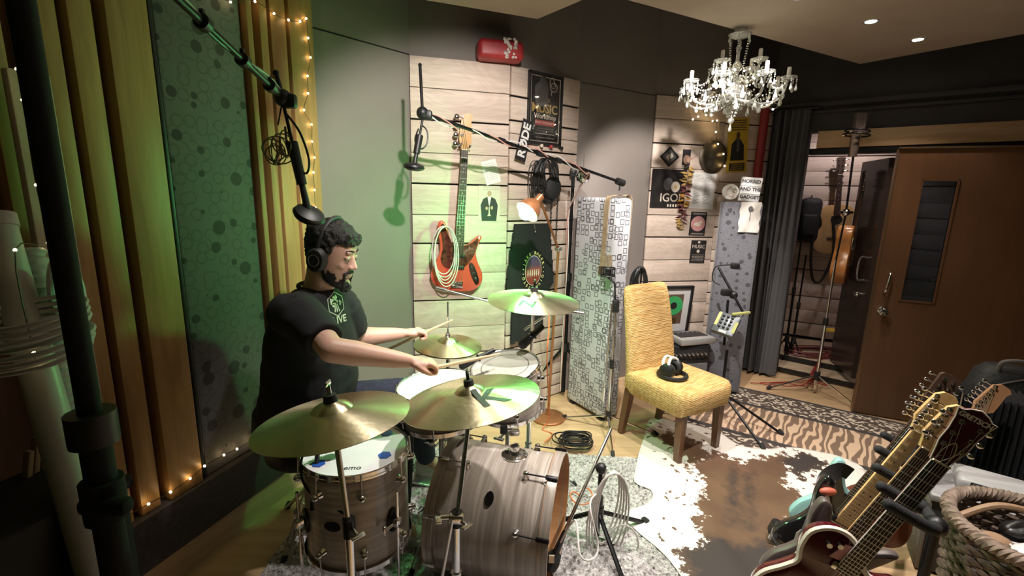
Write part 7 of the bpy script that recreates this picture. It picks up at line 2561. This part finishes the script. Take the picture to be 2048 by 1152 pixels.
MB().ball(P(1656, 983, 1.80), 0.026, 10, 8, (1.3, 0.6, 0.6)).build('red_patch', mat('patch_red', (0.50, 0.12, 0.07), 0.5), t, world=True)
# printed strap end lying on the hide
q = Z0(1556, 1085)
t = thing('strap_end', 'black and white printed strap end lying on the cowhide', 'strap', (q.x, q.y, 0.014), radians(-20))
MB().box((0, 0, 0.05), (0.09, 0.07, 0.08), Matrix.Rotation(0.3, 3, 'Y'), 0.02).build('loop', LTB, t)
MB().box((-0.012, -0.037, 0.04), (0.07, 0.006, 0.06), Matrix.Rotation(0.3, 3, 'Y'), 0.002).build('printed_face', WHITE, t)
MB().box((-0.008, -0.041, 0.045), (0.045, 0.003, 0.035), Matrix.Rotation(0.5, 3, 'Y')).build('print', INK, t)

# ------------------------------------------------------------------- box, typewriter-like unit, accordion
bx0 = Z0(1905, 1040)
bxc = P(1945, 985, 2.02)
t = thing('flight_case', 'dark cabinet with pale edges behind the guitar rack', 'case', (bxc.x + 0.10, bxc.y + 0.05, 0), radians(-30))
zt = bxc.z
MB().box((0, 0, zt / 2 - 0.01), (0.42, 0.40, zt - 0.04), None, 0.01).build('cabinet', mat('case_dark', (0.03, 0.028, 0.027), 0.6), t)
MB().box((0, 0, zt - 0.015), (0.44, 0.42, 0.03), None, 0.006).build('top', mat('case_top', (0.32, 0.31, 0.32), 0.4), t)
MB().box((-0.215, 0, zt / 2 - 0.01), (0.012, 0.41, zt - 0.04), None, 0.003).build('side_panel', mat('case_side', (0.17, 0.145, 0.12), 0.6), t)
kb_ = thing('small_radio', 'grey rounded radio with a silver grille lying on the dark cabinet', 'radio', (bxc.x + 0.10, bxc.y - 0.02, zt + 0.001), radians(-38))
MB().box((0, 0, 0.035), (0.30, 0.17, 0.065), None, 0.022).build('case', mat('radio_grey', (0.42, 0.41, 0.41), 0.4), kb_)
MB().box((0.01, -0.084, 0.036), (0.24, 0.006, 0.05), None, 0.003).build('grille', PBLACK, kb_)
for i in range(10):
    for j in range(3):
        MB().box((-0.095 + i * 0.023, -0.089, 0.02 + j * 0.016), (0.016, 0.006, 0.010)).build('grille_key', STEEL, kb_)
# accordion
ac = P(1985, 880, 2.12)
at_ = thing('accordion', 'black piano accordion with pleated bellows standing on the dark cabinet', 'accordion', (ac.x + 0.10, ac.y + 0.10, zt + 0.001), radians(-35))
rings = []
NB = 13
for k in range(NB * 2 + 1):
    x = -0.15 + 0.30 * k / (NB * 2)
    e = 0.0 if k % 2 else 0.022
    rings.append([Vector((x, -0.085 - e, 0.01 - 0.0)), Vector((x, 0.085 + e, 0.01)), Vector((x, 0.085 + e, 0.34 + e)), Vector((x, -0.085 - e, 0.34 + e))])
MB().loft(rings).build('bellows', mat('bellows_black', (0.010, 0.010, 0.011), 0.45), at_, smooth=0)
for s in (-1, 1):
    MB().box((s * 0.19, 0, 0.185), (0.085, 0.20, 0.37), None, 0.015).build('end_box', BLKL, at_)
    MB().tube([(s * 0.148, -0.112, 0.36), (s * 0.148, 0.112, 0.36), (s * 0.148, 0.112, 0.01), (s * 0.148, -0.112, 0.01)], 0.003, 6, closed=True).build('trim_line', STEEL, at_)
for k in range(14):
    MB().box((0.19, -0.125, 0.03 + k * 0.024), (0.07, 0.05, 0.021), None, 0.002).build('piano_key', WHITE, at_)
for k in range(24):
    MB().cyl((-0.236, -0.05 + (k % 4) * 0.03, 0.05 + (k // 4) * 0.05), (-0.242, -0.05 + (k % 4) * 0.03, 0.05 + (k // 4) * 0.05), 0.008, n=10).build('bass_button', IVORY, at_)
# black soft case behind
bgp = Z0(2040, 830)
t = thing('black_gig_bag', 'tall black instrument bag standing against the brown door', 'bag', (2.86, 2.55, 0), radians(-25))
rings = []
for z, w_, d_ in ((0.01, 0.19, 0.10), (0.10, 0.22, 0.12), (0.38, 0.21, 0.12), (0.55, 0.16, 0.11), (0.66, 0.13, 0.09), (0.70, 0.09, 0.06)):
    rings.append([Vector((w_ * abs(cos(a)) ** .7 * (1 if cos(a) > 0 else -1), d_ * abs(sin(a)) ** .7 * (1 if sin(a) > 0 else -1), z)) for a in [2 * pi * k / 28 for k in range(28)]])
MB().loft(rings).build('body', mat('black_nylon', (0.012, 0.013, 0.013), 0.7, bump=0.4, bscale=40), t, smooth=60)
MB().tube(smooth_path([(-0.06, -0.06, 0.67), (-0.05, -0.08, 0.74), (0.05, -0.08, 0.75), (0.06, -0.06, 0.67)], 5), 0.012, 8).build('handle', mat('webbing', (0.10, 0.09, 0.085), 0.8), t)
MB().tube(smooth_path([(-0.17, -0.11, 0.2), (-0.17, -0.115, 0.4), (-0.1, -0.11, 0.58), (0.05, -0.09, 0.66)], 5), 0.004, 6).build('zip', STEEL, t)

# ------------------------------------------------------------------- wicker basket
bc = P(2078, 1075, 1.62)
WICK = mat('wicker', (0.15, 0.105, 0.075), 0.75, var=0.5, scale=30, bump=0.3)
t = thing('wicker_basket', 'round brown wicker basket with a braided rim and handle', 'basket', (bc.x, bc.y, 0))
Rb, Hb = 0.235, bc.z
NS = 40
for k in range(22):
    z = 0.01 + (Hb - 0.03) * k / 21
    R_ = Rb * (0.80 + 0.20 * (z / Hb) ** 0.8)
    pts = []
    for i in range(NS * 3):
        a = 2 * pi * i / (NS * 3)
        pts.append(Vector((cos(a), sin(a), 0)) * (R_ + 0.007 * sin(a * NS / 2 + k * pi)) + Vector((0, 0, z + 0.003 * cos(a * NS / 2 + k * pi))))
    MB().tube(pts, 0.0105, 6, closed=True).build('woven_strand', WICK, t)
for i in range(NS):
    a = 2 * pi * i / NS
    MB().tube([Vector((cos(a) * Rb * .8, sin(a) * Rb * .8, 0.0)), Vector((cos(a) * Rb, sin(a) * Rb, Hb))], 0.005, 5).build('stake', WICK, t)
rim = MB()
for ph in (0, 2.1, 4.2):
    rim.tube([Vector((cos(a), sin(a), 0)) * (Rb + 0.014 * cos(a * 26 + ph)) + Vector((0, 0, Hb + 0.012 + 0.014 * sin(a * 26 + ph))) for a in [2 * pi * i / 220 for i in range(220)]], 0.012, 6, closed=True)
rim.build('braided_rim', mat('wicker_rim', (0.22, 0.16, 0.12), 0.7, var=0.4, scale=40), t)
MB().tube(smooth_path([(-0.18, 0.12, Hb - 0.02), (-0.05, 0.10, Hb + 0.05), (0.1, 0.06, Hb + 0.03), (0.22, 0.0, Hb - 0.02)], 6), 0.012, 8).build('handle', wood('wicker_handle', (0.25, 0.15, 0.08), (0.34, 0.21, 0.12), 'x', 0.6), t)
MB().lathe([(0, 0.004), (Rb * .8, 0.004), (Rb * .8, 0.012), (0, 0.012)], 32).build('base', WICK, t)
# things in the basket
for k, (dx, dy, dz, r_, m_, nm, lbl, cat) in enumerate(((-0.02, -0.03, -0.06, 0.07, WHITE, 'rolled_cloth', 'white rolled cloth in the wicker basket', 'cloth'), (0.05, 0.09, -0.05, 0.06, LTB, 'black_pouch', 'black pouch lying in the wicker basket', 'pouch'), (-0.10, 0.05, -0.07, 0.055, mat('tan_pouch', (0.35, 0.22, 0.13), 0.7), 'tan_pouch', 'tan pouch lying in the wicker basket', 'pouch'))):
    q = MB().ball((bc.x + dx, bc.y + dy, Hb + dz), r_, 16, 10, (1.25, 0.8, 0.62))
    for i, p in enumerate(q.v):
        q.v[i] = p + Vector((0, 0, 1)) * noise.noise(p * 25) * 0.012
    ob = thing(nm, lbl, cat, (bc.x + dx, bc.y + dy, Hb + dz - r_ * .6), 0, 'things in the basket')
    q.build('body', m_, ob, world=True)
    MB().torus((bc.x + dx, bc.y + dy, Hb + dz + r_ * .12), r_ * .8, 0.004, (0.2, 0.1, 1), 24, 6, 1.3).build('seam', m_, ob, world=True)
q = MB().lathe([(0, 0.004), (0.17, 0.004), (0.185, Hb * .62), (0, Hb * .64)], 28, (bc.x, bc.y, 0.01))
tag(q.build('blanket_bundle', mat('grey_blanket', (0.10, 0.09, 0.09), 0.9, bump=0.6, bscale=14)), 'dark folded blanket filling the wicker basket', 'blanket')
# ================================================================== LEFT FOREGROUND
# near boom stand with overhead microphone above the drummer
pb = P(142, 600, 0.80)
t = mic_stand('thick black boom stand standing before the pine battens', (pb.x, pb.y), 2.12, 0.30, 0.30, (radians(20), radians(140), radians(-100)), 0.018, mat('matte_black', (0.005, 0.005, 0.005), 0.9), 0.014)
bt = Vector((pb.x, pb.y, 2.10))
e0n = P(566, 196, 1.62)
dn = (e0n - bt).normalized()
MB().cyl(bt - dn * 0.25, e0n, 0.010).build('boom', BLACKM, t, world=True)
MB().cyl(bt - dn * 0.33, bt - dn * 0.20, 0.03).build('counterweight', BLACK, t, world=True)
MB().ball(bt, 0.035, 14, 10).build('boom_clamp', BLACK, t, world=True)
MB().ball(e0n, 0.030, 14, 10).box(e0n + Vector((0.02, 0, -0.01)), (0.055, 0.035, 0.05), None, 0.012).build('swivel', BLACK, t, world=True)
MB().cyl(e0n, P(552, 146, 1.62), 0.008).ball(P(552, 146, 1.62), 0.011, 10, 8).build('extension_rod', BLACKM, t, world=True)
MB().cyl((pb.x, pb.y, 0.98), (pb.x, pb.y, 1.06), 0.034).box((pb.x + 0.02, pb.y - 0.02, 1.02), (0.09, 0.03, 0.03), None, 0.01).build('height_knob', MATS['matte_black'], t, world=True)
overhead('black overhead microphone hanging above the drummer head', e0n + Vector((0, 0, -0.02)), P(618, 430, 1.66), Vector((0.5, -0.3, 0.8)), 'overhead microphones')
# foam wind bag / shock basket beside it: twisted wire cradle
cr = thing('wire_cradle', 'brown wire cradle hanging from the boom over the drummer', 'cradle', P(560, 330, 1.62))
random.seed(8)
for k in range(9):
    c_ = P(558 + random.uniform(-12, 12), 298 + random.uniform(-18, 14), 1.63)
    MB().torus(c_, random.uniform(0.03, 0.052), 0.0024, (random.uniform(-1, 1), random.uniform(-1, 1), random.uniform(-.4, .4)), 20, 5, 1.0).build('wire_loop', mat('brown_wire', (0.12, 0.08, 0.03), 0.5), cr, world=True)
MB().tube([e0n, P(556, 250, 1.63)], 0.003, 6).build('hanger', BLACK, cr, world=True)
# cables along that boom
GC = mat('pale_grey_cable', (0.40, 0.40, 0.38), 0.5)
for k, (m_, lbl) in enumerate(((GC, 'pale cable taped along the boom over the drummer'), (BLACK, 'black cable taped along the boom over the drummer'))):
    pts = []
    for i in range(26):
        u = i / 25
        pts.append(bt.lerp(e0n, u) + Vector((0, 0, 0.014 - 0.012 * k - 0.03 * sin(u * 12 + k) * u * .6)) + Vector((0.0, -0.014, 0)))
    tag(MB().tube(smooth_path(pts, 3), 0.0042, 6).build('boom_cable', m_), lbl, 'cable', 'cables on the boom over the drummer')
for k, u in enumerate((0.52, 0.72, 0.9)):
    p = bt.lerp(e0n, u)
    tag(MB().cyl(p - dn * 0.01, p + dn * 0.012, 0.020).box(p + Vector((0, 0, 0.022)), (0.012, 0.012, 0.02), None, 0.003).build('cable_tie', BLACK), 'black cable tie fastening cables to the boom over the drummer', 'cable tie', 'cable ties on the boom over the drummer')

# things leaning by the batten wall
wl_n = Vector((0.952, -0.305, 0))
lb1 = PL(38, 420, WL0, WL1) + wl_n * 0.13
PALEB = wood('pale_board', (0.44, 0.38, 0.28), (0.56, 0.50, 0.38), 'z', 0.6)
o = thing('leaning_board', 'pale narrow board leaning on the batten wall', 'board', (lb1.x, lb1.y, 0), radians(72))
MB().box((0, 0, 0.95), (0.085, 0.03, 1.90), None, 0.005).build('board', PALEB, o)
MB().box((0.04, -0.004, 0.95), (0.02, 0.034, 1.898), None, 0.004).build('edge_strip', mat('board_edge', (0.50, 0.46, 0.33), 0.5), o)
pp0, pp1 = P(-10, 440, 1.12), P(122, 900, 1.12)
o = thing('plastic_pipe', 'pale grey plastic pipe leaning at the batten wall', 'pipe', (pp1.x, pp1.y, 0.0))
dd_ = (pp0 - pp1).normalized()
flr = pp1 - dd_ * (pp1.z / dd_.z)
MB().cyl(flr, pp0, 0.036, n=22).build('tube', mat('pipe_grey', (0.36, 0.35, 0.33), 0.4), o, world=True)
MB().cyl(pp0 - dd_ * .02, pp0 + dd_ * 0.012, 0.040, n=22).build('end_collar', mat('pipe_grey', (0.36, 0.35, 0.33), 0.4), o, world=True)
h0_, h1_ = P(58, 500, 1.18), P(146, 870, 1.18)
hd_ = (h1_ - h0_).normalized()
pts, rs = [], []
for i in range(120):
    u = i / 119
    pts.append(h0_.lerp(h1_ + hd_ * 0.35, u))
    rs.append(0.030 + 0.0045 * sin(u * 2 * pi * 34))
hz = thing('corrugated_hose', 'grey corrugated hose beside the leaning pipe', 'hose', (pts[-1].x, pts[-1].y, pts[-1].z))
MB().tube(pts, rs, 14).build('hose', mat('hose_grey', (0.34, 0.34, 0.33), 0.5), hz, world=True)
MB().cyl(pts[-1], pts[-1] + hd_ * 0.07, 0.038).build('cuff', mat('hose_cuff', (0.34, 0.33, 0.30), 0.5), hz, world=True)
random.seed(17)
TEALC = mat('coil_grey_cable', (0.42, 0.42, 0.41), 0.45)
mb = MB()
cc_ = P(62, 665, 1.06)
for k in range(7):
    R_ = 0.105 + random.uniform(-0.008, 0.012)
    zo = -0.05 + 0.016 * k
    mb.tube([cc_ + Vector((R_ * cos(a), R_ * 0.8 * sin(a), zo + 0.02 * sin(a + .4))) for a in [2 * pi * i / 30 for i in range(30)]], 0.006, 6, closed=True)
tag(mb.build('cable_coil', TEALC), 'pale grey cable coil looped round the leaning pipe', 'cable')
mb = MB()
cc2 = P(160, 590, 1.18)
for k in range(5):
    R_ = 0.075 + 0.006 * k
    mb.tube([cc2 + Vector((0.02 * k * 0.3 + 0.4 * R_ * cos(a) - 0.02, -0.01 * k, R_ * 1.05 * sin(a))) for a in [2 * pi * i / 30 for i in range(30)]], 0.0055, 6, closed=True)
tag(mb.build('cable_coil', TEALC), 'pale grey cable coil hanging behind the thick boom stand', 'cable')
# black case on the floor by the batten wall, wooden offcuts in a bin
q = P(20, 1080, 1.15)
o = thing('equipment_case', 'black equipment case with metal corners by the batten wall', 'case', (q.x + 0.02, q.y - 0.05, 0), radians(72))
hc = P(20, 985, 1.15).z
MB().box((0, 0, hc / 2), (0.42, 0.28, hc - 0.006), None, 0.012).build('body', mat('case_black', (0.008, 0.008, 0.009), 0.6), o)
for sx_ in (-1, 1):
    for sy_ in (-1, 1):
        MB().box((sx_ * 0.205, sy_ * 0.135, hc - 0.02), (0.03, 0.03, 0.035), None, 0.008).build('corner', BLACKM, o)
MB().tube(smooth_path([(-0.07, -0.142, hc * .72), (-0.06, -0.175, hc * .72), (0.06, -0.175, hc * .72), (0.07, -0.142, hc * .72)], 4), 0.008, 8).build('handle', BLACK, o)
OFF = wood('offcut_pine', (0.22, 0.14, 0.08), (0.34, 0.23, 0.13), 'z', 0.7)
random.seed(6)
for k in range(6):
    a_ = P(58 + k * 16, 860 + random.uniform(-30, 60), 1.22 + 0.02 * k)
    b_ = P(48 + k * 15, 1010 + random.uniform(0, 40), 1.22 + 0.02 * k)
    d_ = (a_ - b_).normalized()
    ft_ = b_ - d_ * min(b_.z / max(d_.z, .2), 1.2)
    x_, y_, z_ = frame_from(d_)
    L_ = (a_ - ft_).length
    oo = MB().box((0, 0, L_ / 2), (0.022, 0.012, L_), None, 0.002).build('timber_offcut', OFF, origin=(0, 0, 0))
    oo.matrix_basis = basis(x_, y_, z_, ft_)
    tag(oo, 'thin timber offcut leaning behind the black case by the batten wall', 'timber', 'timber offcuts')

# ================================================================== FAIRY LIGHTS
FB = mat('fairy_glow', (1, 0.9, 0.6), 0.3, emit=(1.0, 0.72, 0.35), es=16)
WIRE = mat('fairy_wire', (0.10, 0.07, 0.04), 0.5)


def fairy(label, pts, r=0.0048):
    t_ = thing('fairy_lights', label, 'string lights', pts[len(pts) // 2], 0)
    MB().tube(smooth_path(pts, 4), 0.0016, 5).build('wire', WIRE, t_, world=True)
    for p in pts:
        MB().ball(p, r, 8, 6).build('bulb', FB, t_, world=True)
    return t_


def wl_pt(px, py, off):
    u = Vector((WL1[0] - WL0[0], WL1[1] - WL0[1], 0)).normalized()
    n_ = Vector((u.y, -u.x, 0))
    return PL(px, py, (WL0[0] + n_.x * off, WL0[1] + n_.y * off), (WL1[0] + n_.x * off, WL1[1] + n_.y * off))


fairy('warm fairy lights running down the edge of the pine battens', [wl_pt(x, y, 0.068) for x, y in ((415, -20), (461, 4), (510, 3), (548, 27), (577, 40), (600, 43), (612, 37), (616, 76), (621, 115), (615, 152), (616, 187), (608, 220), (623, 249), (624, 283), (629, 315), (627, 345), (629, 380), (631, 415))])
fairy('warm fairy lights lying along the dark felt ledge of the batten wall', [wl_pt(x, y, 0.072) for x, y in ((243, 1038), (297, 1008), (341, 984), (380, 957), (409, 932), (448, 910), (474, 898), (500, 883), (534, 869))])
fairy('warm fairy lights on the pale board by the batten wall', [P(33, 138, 1.2), P(45, 200, 1.2), P(72, 370, 1.2), P(96, 486, 1.2), P(30, 500, 1.05), P(68, 706, 1.02), P(72, 722, 1.02)], 0.0035)
fairy('warm fairy lights round the wall cymbal', [on_wall(K4, K5, x, y, 0.09).translation for x, y in ((1400, 215), (1412, 230), (1425, 242), (1434, 241), (1432, 264), (1436, 288), (1447, 308), (1449, 332))], 0.007)
# ================================================================== CHANDELIER
cz = CEIL
pc_ = None
rr_ = ray(1481, 66)
pc_ = CAM + rr_ * ((CEIL - 0.01 - CAMH) / rr_.z)
pc_ = pc_ * 1.0
CH = Vector((pc_.x * 0.985, pc_.y * 0.985, CEIL))
GLASS = mat('crystal', (0.92, 0.94, 0.93), 0.03, transmission=0.75, ior=1.55)
CRY = mat('crystal_facet', (0.80, 0.82, 0.78), 0.05, 0.55)
CAND = mat('candle_sleeve', (0.66, 0.62, 0.56), 0.5)
ch = thing('chandelier', 'crystal chandelier with white candle sleeves hanging from the ceiling', 'chandelier', CH)
S = 1.0
H = 0.60
MB().lathe([(0.0, 0.0), (0.045, -0.002), (0.04, -0.018), (0.012, -0.03), (0.007, -0.04), (0.007, -0.10), (0.02, -0.12), (0.012, -0.15), (0.012, -0.2), (0.03, -0.225), (0.034, -0.25), (0.016, -0.28), (0.016, -0.33), (0.045, -0.36), (0.06, -0.40), (0.045, -0.44), (0.02, -0.46), (0.0, -0.47)], 24).build('stem', GLASS, ch)
MB().lathe([(0.02, -0.06), (0.06, -0.045), (0.075, -0.035), (0.076, -0.038), (0.06, -0.052), (0.02, -0.066)], 24, cap=False).build('crown_dish', GLASS, ch)
MB().lathe([(0.02, -0.455), (0.06, -0.43), (0.10, -0.425), (0.10, -0.43), (0.06, -0.44), (0.02, -0.46)], 24, cap=False).build('hub_dish', GLASS, ch)
MB().ball((0, 0, -0.585), 0.022, 12, 8).build('finial_ball', GLASS, ch)


def beads(a, b_, n_, sag, r, name='bead_chain'):
    mb = MB()
    a, b_ = Vector(a), Vector(b_)
    for i in range(n_):
        u = (i + .5) / n_
        p = a.lerp(b_, u) + Vector((0, 0, -sag * 4 * u * (1 - u)))
        mb.ball(p, r * (0.85 + 0.3 * (i % 2)), 6, 4)
    return mb.build(name, CRY, ch, smooth=0)


dropm = None


def drop(p, s=1.0):
    global dropm
    p = Vector(p)
    if dropm is None:
        dropm = MB().lathe([(0.0, 0.0), (0.003, -0.006), (0.0035, -0.012), (0.006, -0.022), (0.011, -0.038), (0.012, -0.046), (0.008, -0.056), (0.0, -0.06)], 6).build('crystal_drop', CRY, ch, smooth=0)
        q = dropm
    else:
        q = bpy.data.objects.new('crystal_drop', dropm.data)
        COL.objects.link(q)
        q.parent = ch
    q.location = p
    q.scale = (s, s, s)
    q.rotation_euler = (0, 0, random.random() * 6)
    return q


def arm(a, R, z0, zc):
    d = Vector((cos(a), sin(a), 0))
    pts = [Vector((0, 0, z0)) + d * 0.03, Vector((0, 0, z0 - 0.035)) + d * R * .35, Vector((0, 0, z0 - 0.05)) + d * R * .62, Vector((0, 0, z0 - 0.02)) + d * R * .9, Vector((0, 0, zc)) + d * R]
    MB().tube(smooth_path(pts, 5), 0.0075, 8).build('arm', GLASS, ch)
    e = Vector((0, 0, zc)) + d * R
    MB().lathe([(0.010, 0.0), (0.03, 0.004), (0.052, 0.016), (0.054, 0.014), (0.03, -0.002), (0.010, -0.006)], 18, e, cap=False).build('drip_dish', GLASS, ch)
    MB().lathe([(0.0, 0.004), (0.0125, 0.004), (0.0125, 0.068), (0.010, 0.074), (0, 0.074)], 14, e).build('candle_sleeve', CAND, ch)
    for k in range(6):
        b_ = a + k * pi / 3
        q = e + Vector((cos(b_) * 0.05, sin(b_) * 0.05, 0.010))
        beads(q, q + Vector((0, 0, -0.035)), 3, 0, 0.0055)
        drop(q + Vector((0, 0, -0.037)), 0.8)
    return e


random.seed(2)
low = [arm(2 * pi * k / 8 + 0.15, 0.325, -0.44, -0.355) for k in range(8)]
upp = [arm(2 * pi * k / 4 + 0.55, 0.165, -0.30, -0.235) for k in range(4)]
for k in range(8):
    beads(low[k], low[(k + 1) % 8], 13, 0.07, 0.0065)
    beads((cos(k * pi / 4) * 0.07, sin(k * pi / 4) * 0.07, -0.40), low[k], 12, 0.06, 0.006)
    a = 2 * pi * k / 8 + 0.5
    mid = (low[k] + low[(k + 1) % 8]) / 2 + Vector((0, 0, -0.07))
    drop(mid, 1.2)
    beads((cos(a) * 0.09, sin(a) * 0.09, -0.43), (cos(a) * 0.02, sin(a) * 0.02, -0.565), 9, -0.012, 0.0075)
    drop((cos(a) * 0.10, sin(a) * 0.10, -0.43), 1.0)
    drop((cos(a) * 0.17, sin(a) * 0.17, -0.47), 1.2)
for k in range(6):
    a = 2 * pi * k / 6
    beads((cos(a) * 0.072, sin(a) * 0.072, -0.04), (cos(a) * 0.045, sin(a) * 0.045, -0.25), 14, -0.0, 0.0045)
    drop((cos(a) * 0.07, sin(a) * 0.07, -0.045), 0.7)
for k in range(4):
    beads(upp[k], upp[(k + 1) % 4], 12, 0.05, 0.006)
    beads(upp[k], low[(2 * k + 1) % 8], 12, 0.05, 0.006)
    beads(upp[k], low[(2 * k + 2) % 8], 12, 0.05, 0.006)
drop((0, 0, -0.60), 1.0)
ch.scale = (0.9, 0.9, 0.92)
# fairy lights threaded through it; some bulbs stand in for reflected crystal sparkle
t_ = thing('fairy_lights', 'warm fairy lights and added sparkle bulbs in the crystal chandelier', 'string lights', CH + Vector((0, 0, -0.4)))
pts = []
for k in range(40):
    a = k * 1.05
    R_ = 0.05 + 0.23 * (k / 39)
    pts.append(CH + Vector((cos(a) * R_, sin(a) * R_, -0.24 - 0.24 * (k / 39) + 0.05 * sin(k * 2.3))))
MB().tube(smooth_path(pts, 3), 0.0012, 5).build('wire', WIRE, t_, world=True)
FB2 = mat('fairy_sparkle_glow', (1, 0.95, 0.8), 0.3, emit=(1.0, 0.88, 0.62), es=24)
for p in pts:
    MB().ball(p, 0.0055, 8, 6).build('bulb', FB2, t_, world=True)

# ================================================================== CABLES AND SMALL FLOOR THINGS
random.seed(12)
ORC = mat('orange_cable', (0.60, 0.16, 0.05), 0.5)
tag(MB().tube(smooth_path([P(1088, 585, 3.0), P(1098, 640, 2.98), P(1094, 720, 2.97), Z0(1098, 832, 0.1), Z0(1085, 858, 0.008), Z0(1105, 868, 0.008), Z0(1090, 884, 0.03)], 6), 0.0045, 6).build('orange_cable', ORC), 'orange cable hanging down beside the lamp pole to the floor', 'cable')
oc = Z0(1145, 1000, 0.03)
tag(MB().tube(smooth_path([oc + Vector((0.04 * cos(a) + .01 * a, 0.06 * sin(a), 0.004 * a)) for a in [k * .5 for k in range(20)]], 3), 0.004, 6).build('orange_cable', ORC), 'orange cable loops on the shag rug beside the bass drum', 'cable')
mb = MB()
cc = Z0(1150, 890, 0.01)
for k in range(12):
    rx_, ry_ = random.uniform(0.07, 0.13), random.uniform(0.05, 0.09)
    ox, oy = random.uniform(-.03, .03), random.uniform(-.02, .02)
    mb.tube([cc + Vector((ox + rx_ * cos(a), oy + ry_ * sin(a), 0.02 + 0.004 * k + 0.004 * sin(3 * a))) for a in [2 * pi * i / 26 for i in range(26)]], 0.0042, 6, closed=True)
tag(mb.build('cable_coil', BLACK), 'flat tangle of black cable on the floor behind the bass drum', 'cable')
mb = MB()
for k in range(4):
    x0 = 1545 + 25 * k
    mb.tube(smooth_path([Z0(1500 + k * 20, 765, 0.014), Z0(x0 + 5, 770 - k * 3, 0.014), Z0(x0 + 40, 772, 0.03), Z0(1620, 760 - k * 2, 0.06), Z0(1655, 700, 0.12)], 6), 0.004, 6)
tag(mb.build('red_cable', mat('red_cable', (0.30, 0.03, 0.025), 0.5)), 'red cables trailing over the threshold to the rug', 'cable')
mb = MB()
cc = Vector((3.05, 4.45, 0.115))
for k in range(9):
    rx_, ry_ = random.uniform(0.12, 0.3), random.uniform(0.08, 0.18)
    mb.tube([cc + Vector((random.uniform(-.02, .02) + rx_ * cos(a), ry_ * sin(a), 0.004 * k)) for a in [2 * pi * i / 26 for i in range(26)]], 0.006, 6, closed=True)
tag(mb.build('cable_coil', mat('dark_red_cable', (0.16, 0.03, 0.03), 0.5)), 'dark red cable heap on the floor of the next room', 'cable')
# black bag hung in the far room with strap loop
Mk = on_wall(B0, B1, 1618, 440, 0.11)
t = thing('black_backpack', 'black bag with a hanging strap on the far plank wall', 'bag', M=Mk)
MB().box((0, 0, 0), (0.20, 0.13, 0.46), None, 0.06).build('body', mat('black_nylon', (0.012, 0.013, 0.013), 0.7, bump=0.4, bscale=40), t)
MB().box((0, -0.07, -0.05), (0.14, 0.05, 0.22), None, 0.02).build('pocket', mat('black_nylon', (0.012, 0.013, 0.013), 0.7, bump=0.4, bscale=40), t)
MB().tube(smooth_path([(0.05, -0.06, -0.1), (0.06, -0.08, -0.4), (0.11, -0.08, -0.62), (0.19, -0.07, -0.6), (0.25, -0.05, -0.3), (0.2, -0.03, 0.05)], 6), 0.013, 8).build('strap', BLACK, t)
MB().cyl((0, 0.0, 0.22), (0, 0.08, 0.25), 0.008).build('hook', BLACKM, t)
for k, (x, y) in enumerate(((1565, 712), (1578, 716))):
    q = Z0(x, y, 0.10)
    mic_stand(['thin black folded stand at the edge of the curtain', 'thin black folded stand next to the far plank wall'][k], (q.x + .08, q.y + 0.1), [1.35, 1.1][k], 0.25, 0.12, None or [a + k for a in (0.3, 2.4, 4.5)], 0.008, BLACKM, 0.007, group='folded stands')
# snare and tom microphones
def clip_mic(label, a, b_, rr=0.011):
    t = thing('drum_microphone', label, 'microphone', b_, 0, 'drum microphones')
    d = (b_ - a).normalized()
    L = (b_ - a).length
    MB().cyl(a, a + d * L * .68, rr * .9, rr, 14).build('body', BLACK, t, world=True)
    MB().cyl(a + d * L * .66, b_, rr * 1.25, rr * 1.5, 16).ball(b_, rr * 1.5, 12, 8).build('grille', mat('dark_mesh', (0.03, 0.03, 0.03), 0.4, 0.7, bump=0.8, bscale=700), t, world=True)
    MB().torus(a + d * L * .5, rr * 1.35, 0.003, d, 18, 6).build('clip', BLACKM, t, world=True)
    return t


clip_mic('slim black microphone pointing at the snare drum', P(988, 700, 2.08), P(925, 732, 2.02))
clip_mic('stubby black microphone above the small tom', P(1086, 652, 2.2), P(1046, 688, 2.17), 0.016)
clip_mic('black microphone clipped to the rim of the floor tom', P(628, 898, 1.56), P(672, 888, 1.60), 0.016)
o = thing('microphone_clip', 'black rim clip holding the floor tom microphone', 'clip', P(634, 960, 1.56))
MB().tube([P(636, 900, 1.56), P(630, 950, 1.55), P(624, 1020, 1.54)], 0.008, 8).box(P(634, 950, 1.55), (0.03, 0.02, 0.06), None, 0.006).build('bracket', BLACK, o, world=True)
MB().tube(smooth_path([P(626, 895, 1.56), P(606, 910, 1.54), P(602, 950, 1.54), P(620, 985, 1.54), P(660, 1010, 1.52), P(700, 1035, 1.5)], 6), 0.004, 6).build('cable', BLACK, o, world=True)
# stick bag pair of chrome rods near the hats (boom arms)
MB().cyl(P(878, 577, 2.40), cb_top + Vector((0, 0.04, -0.06)), 0.006).cyl(P(872, 576, 2.405), P(892, 581, 2.395), 0.010).build('boom_arm', STEEL, cbs, world=True)
MB().cyl(cb_top + Vector((0, 0.04, -0.06)), P(1158, 626, 2.36), 0.006).cyl(P(1140, 623, 2.355), P(1166, 627, 2.365), 0.010).build('boom_arm', STEEL, cbs, world=True)
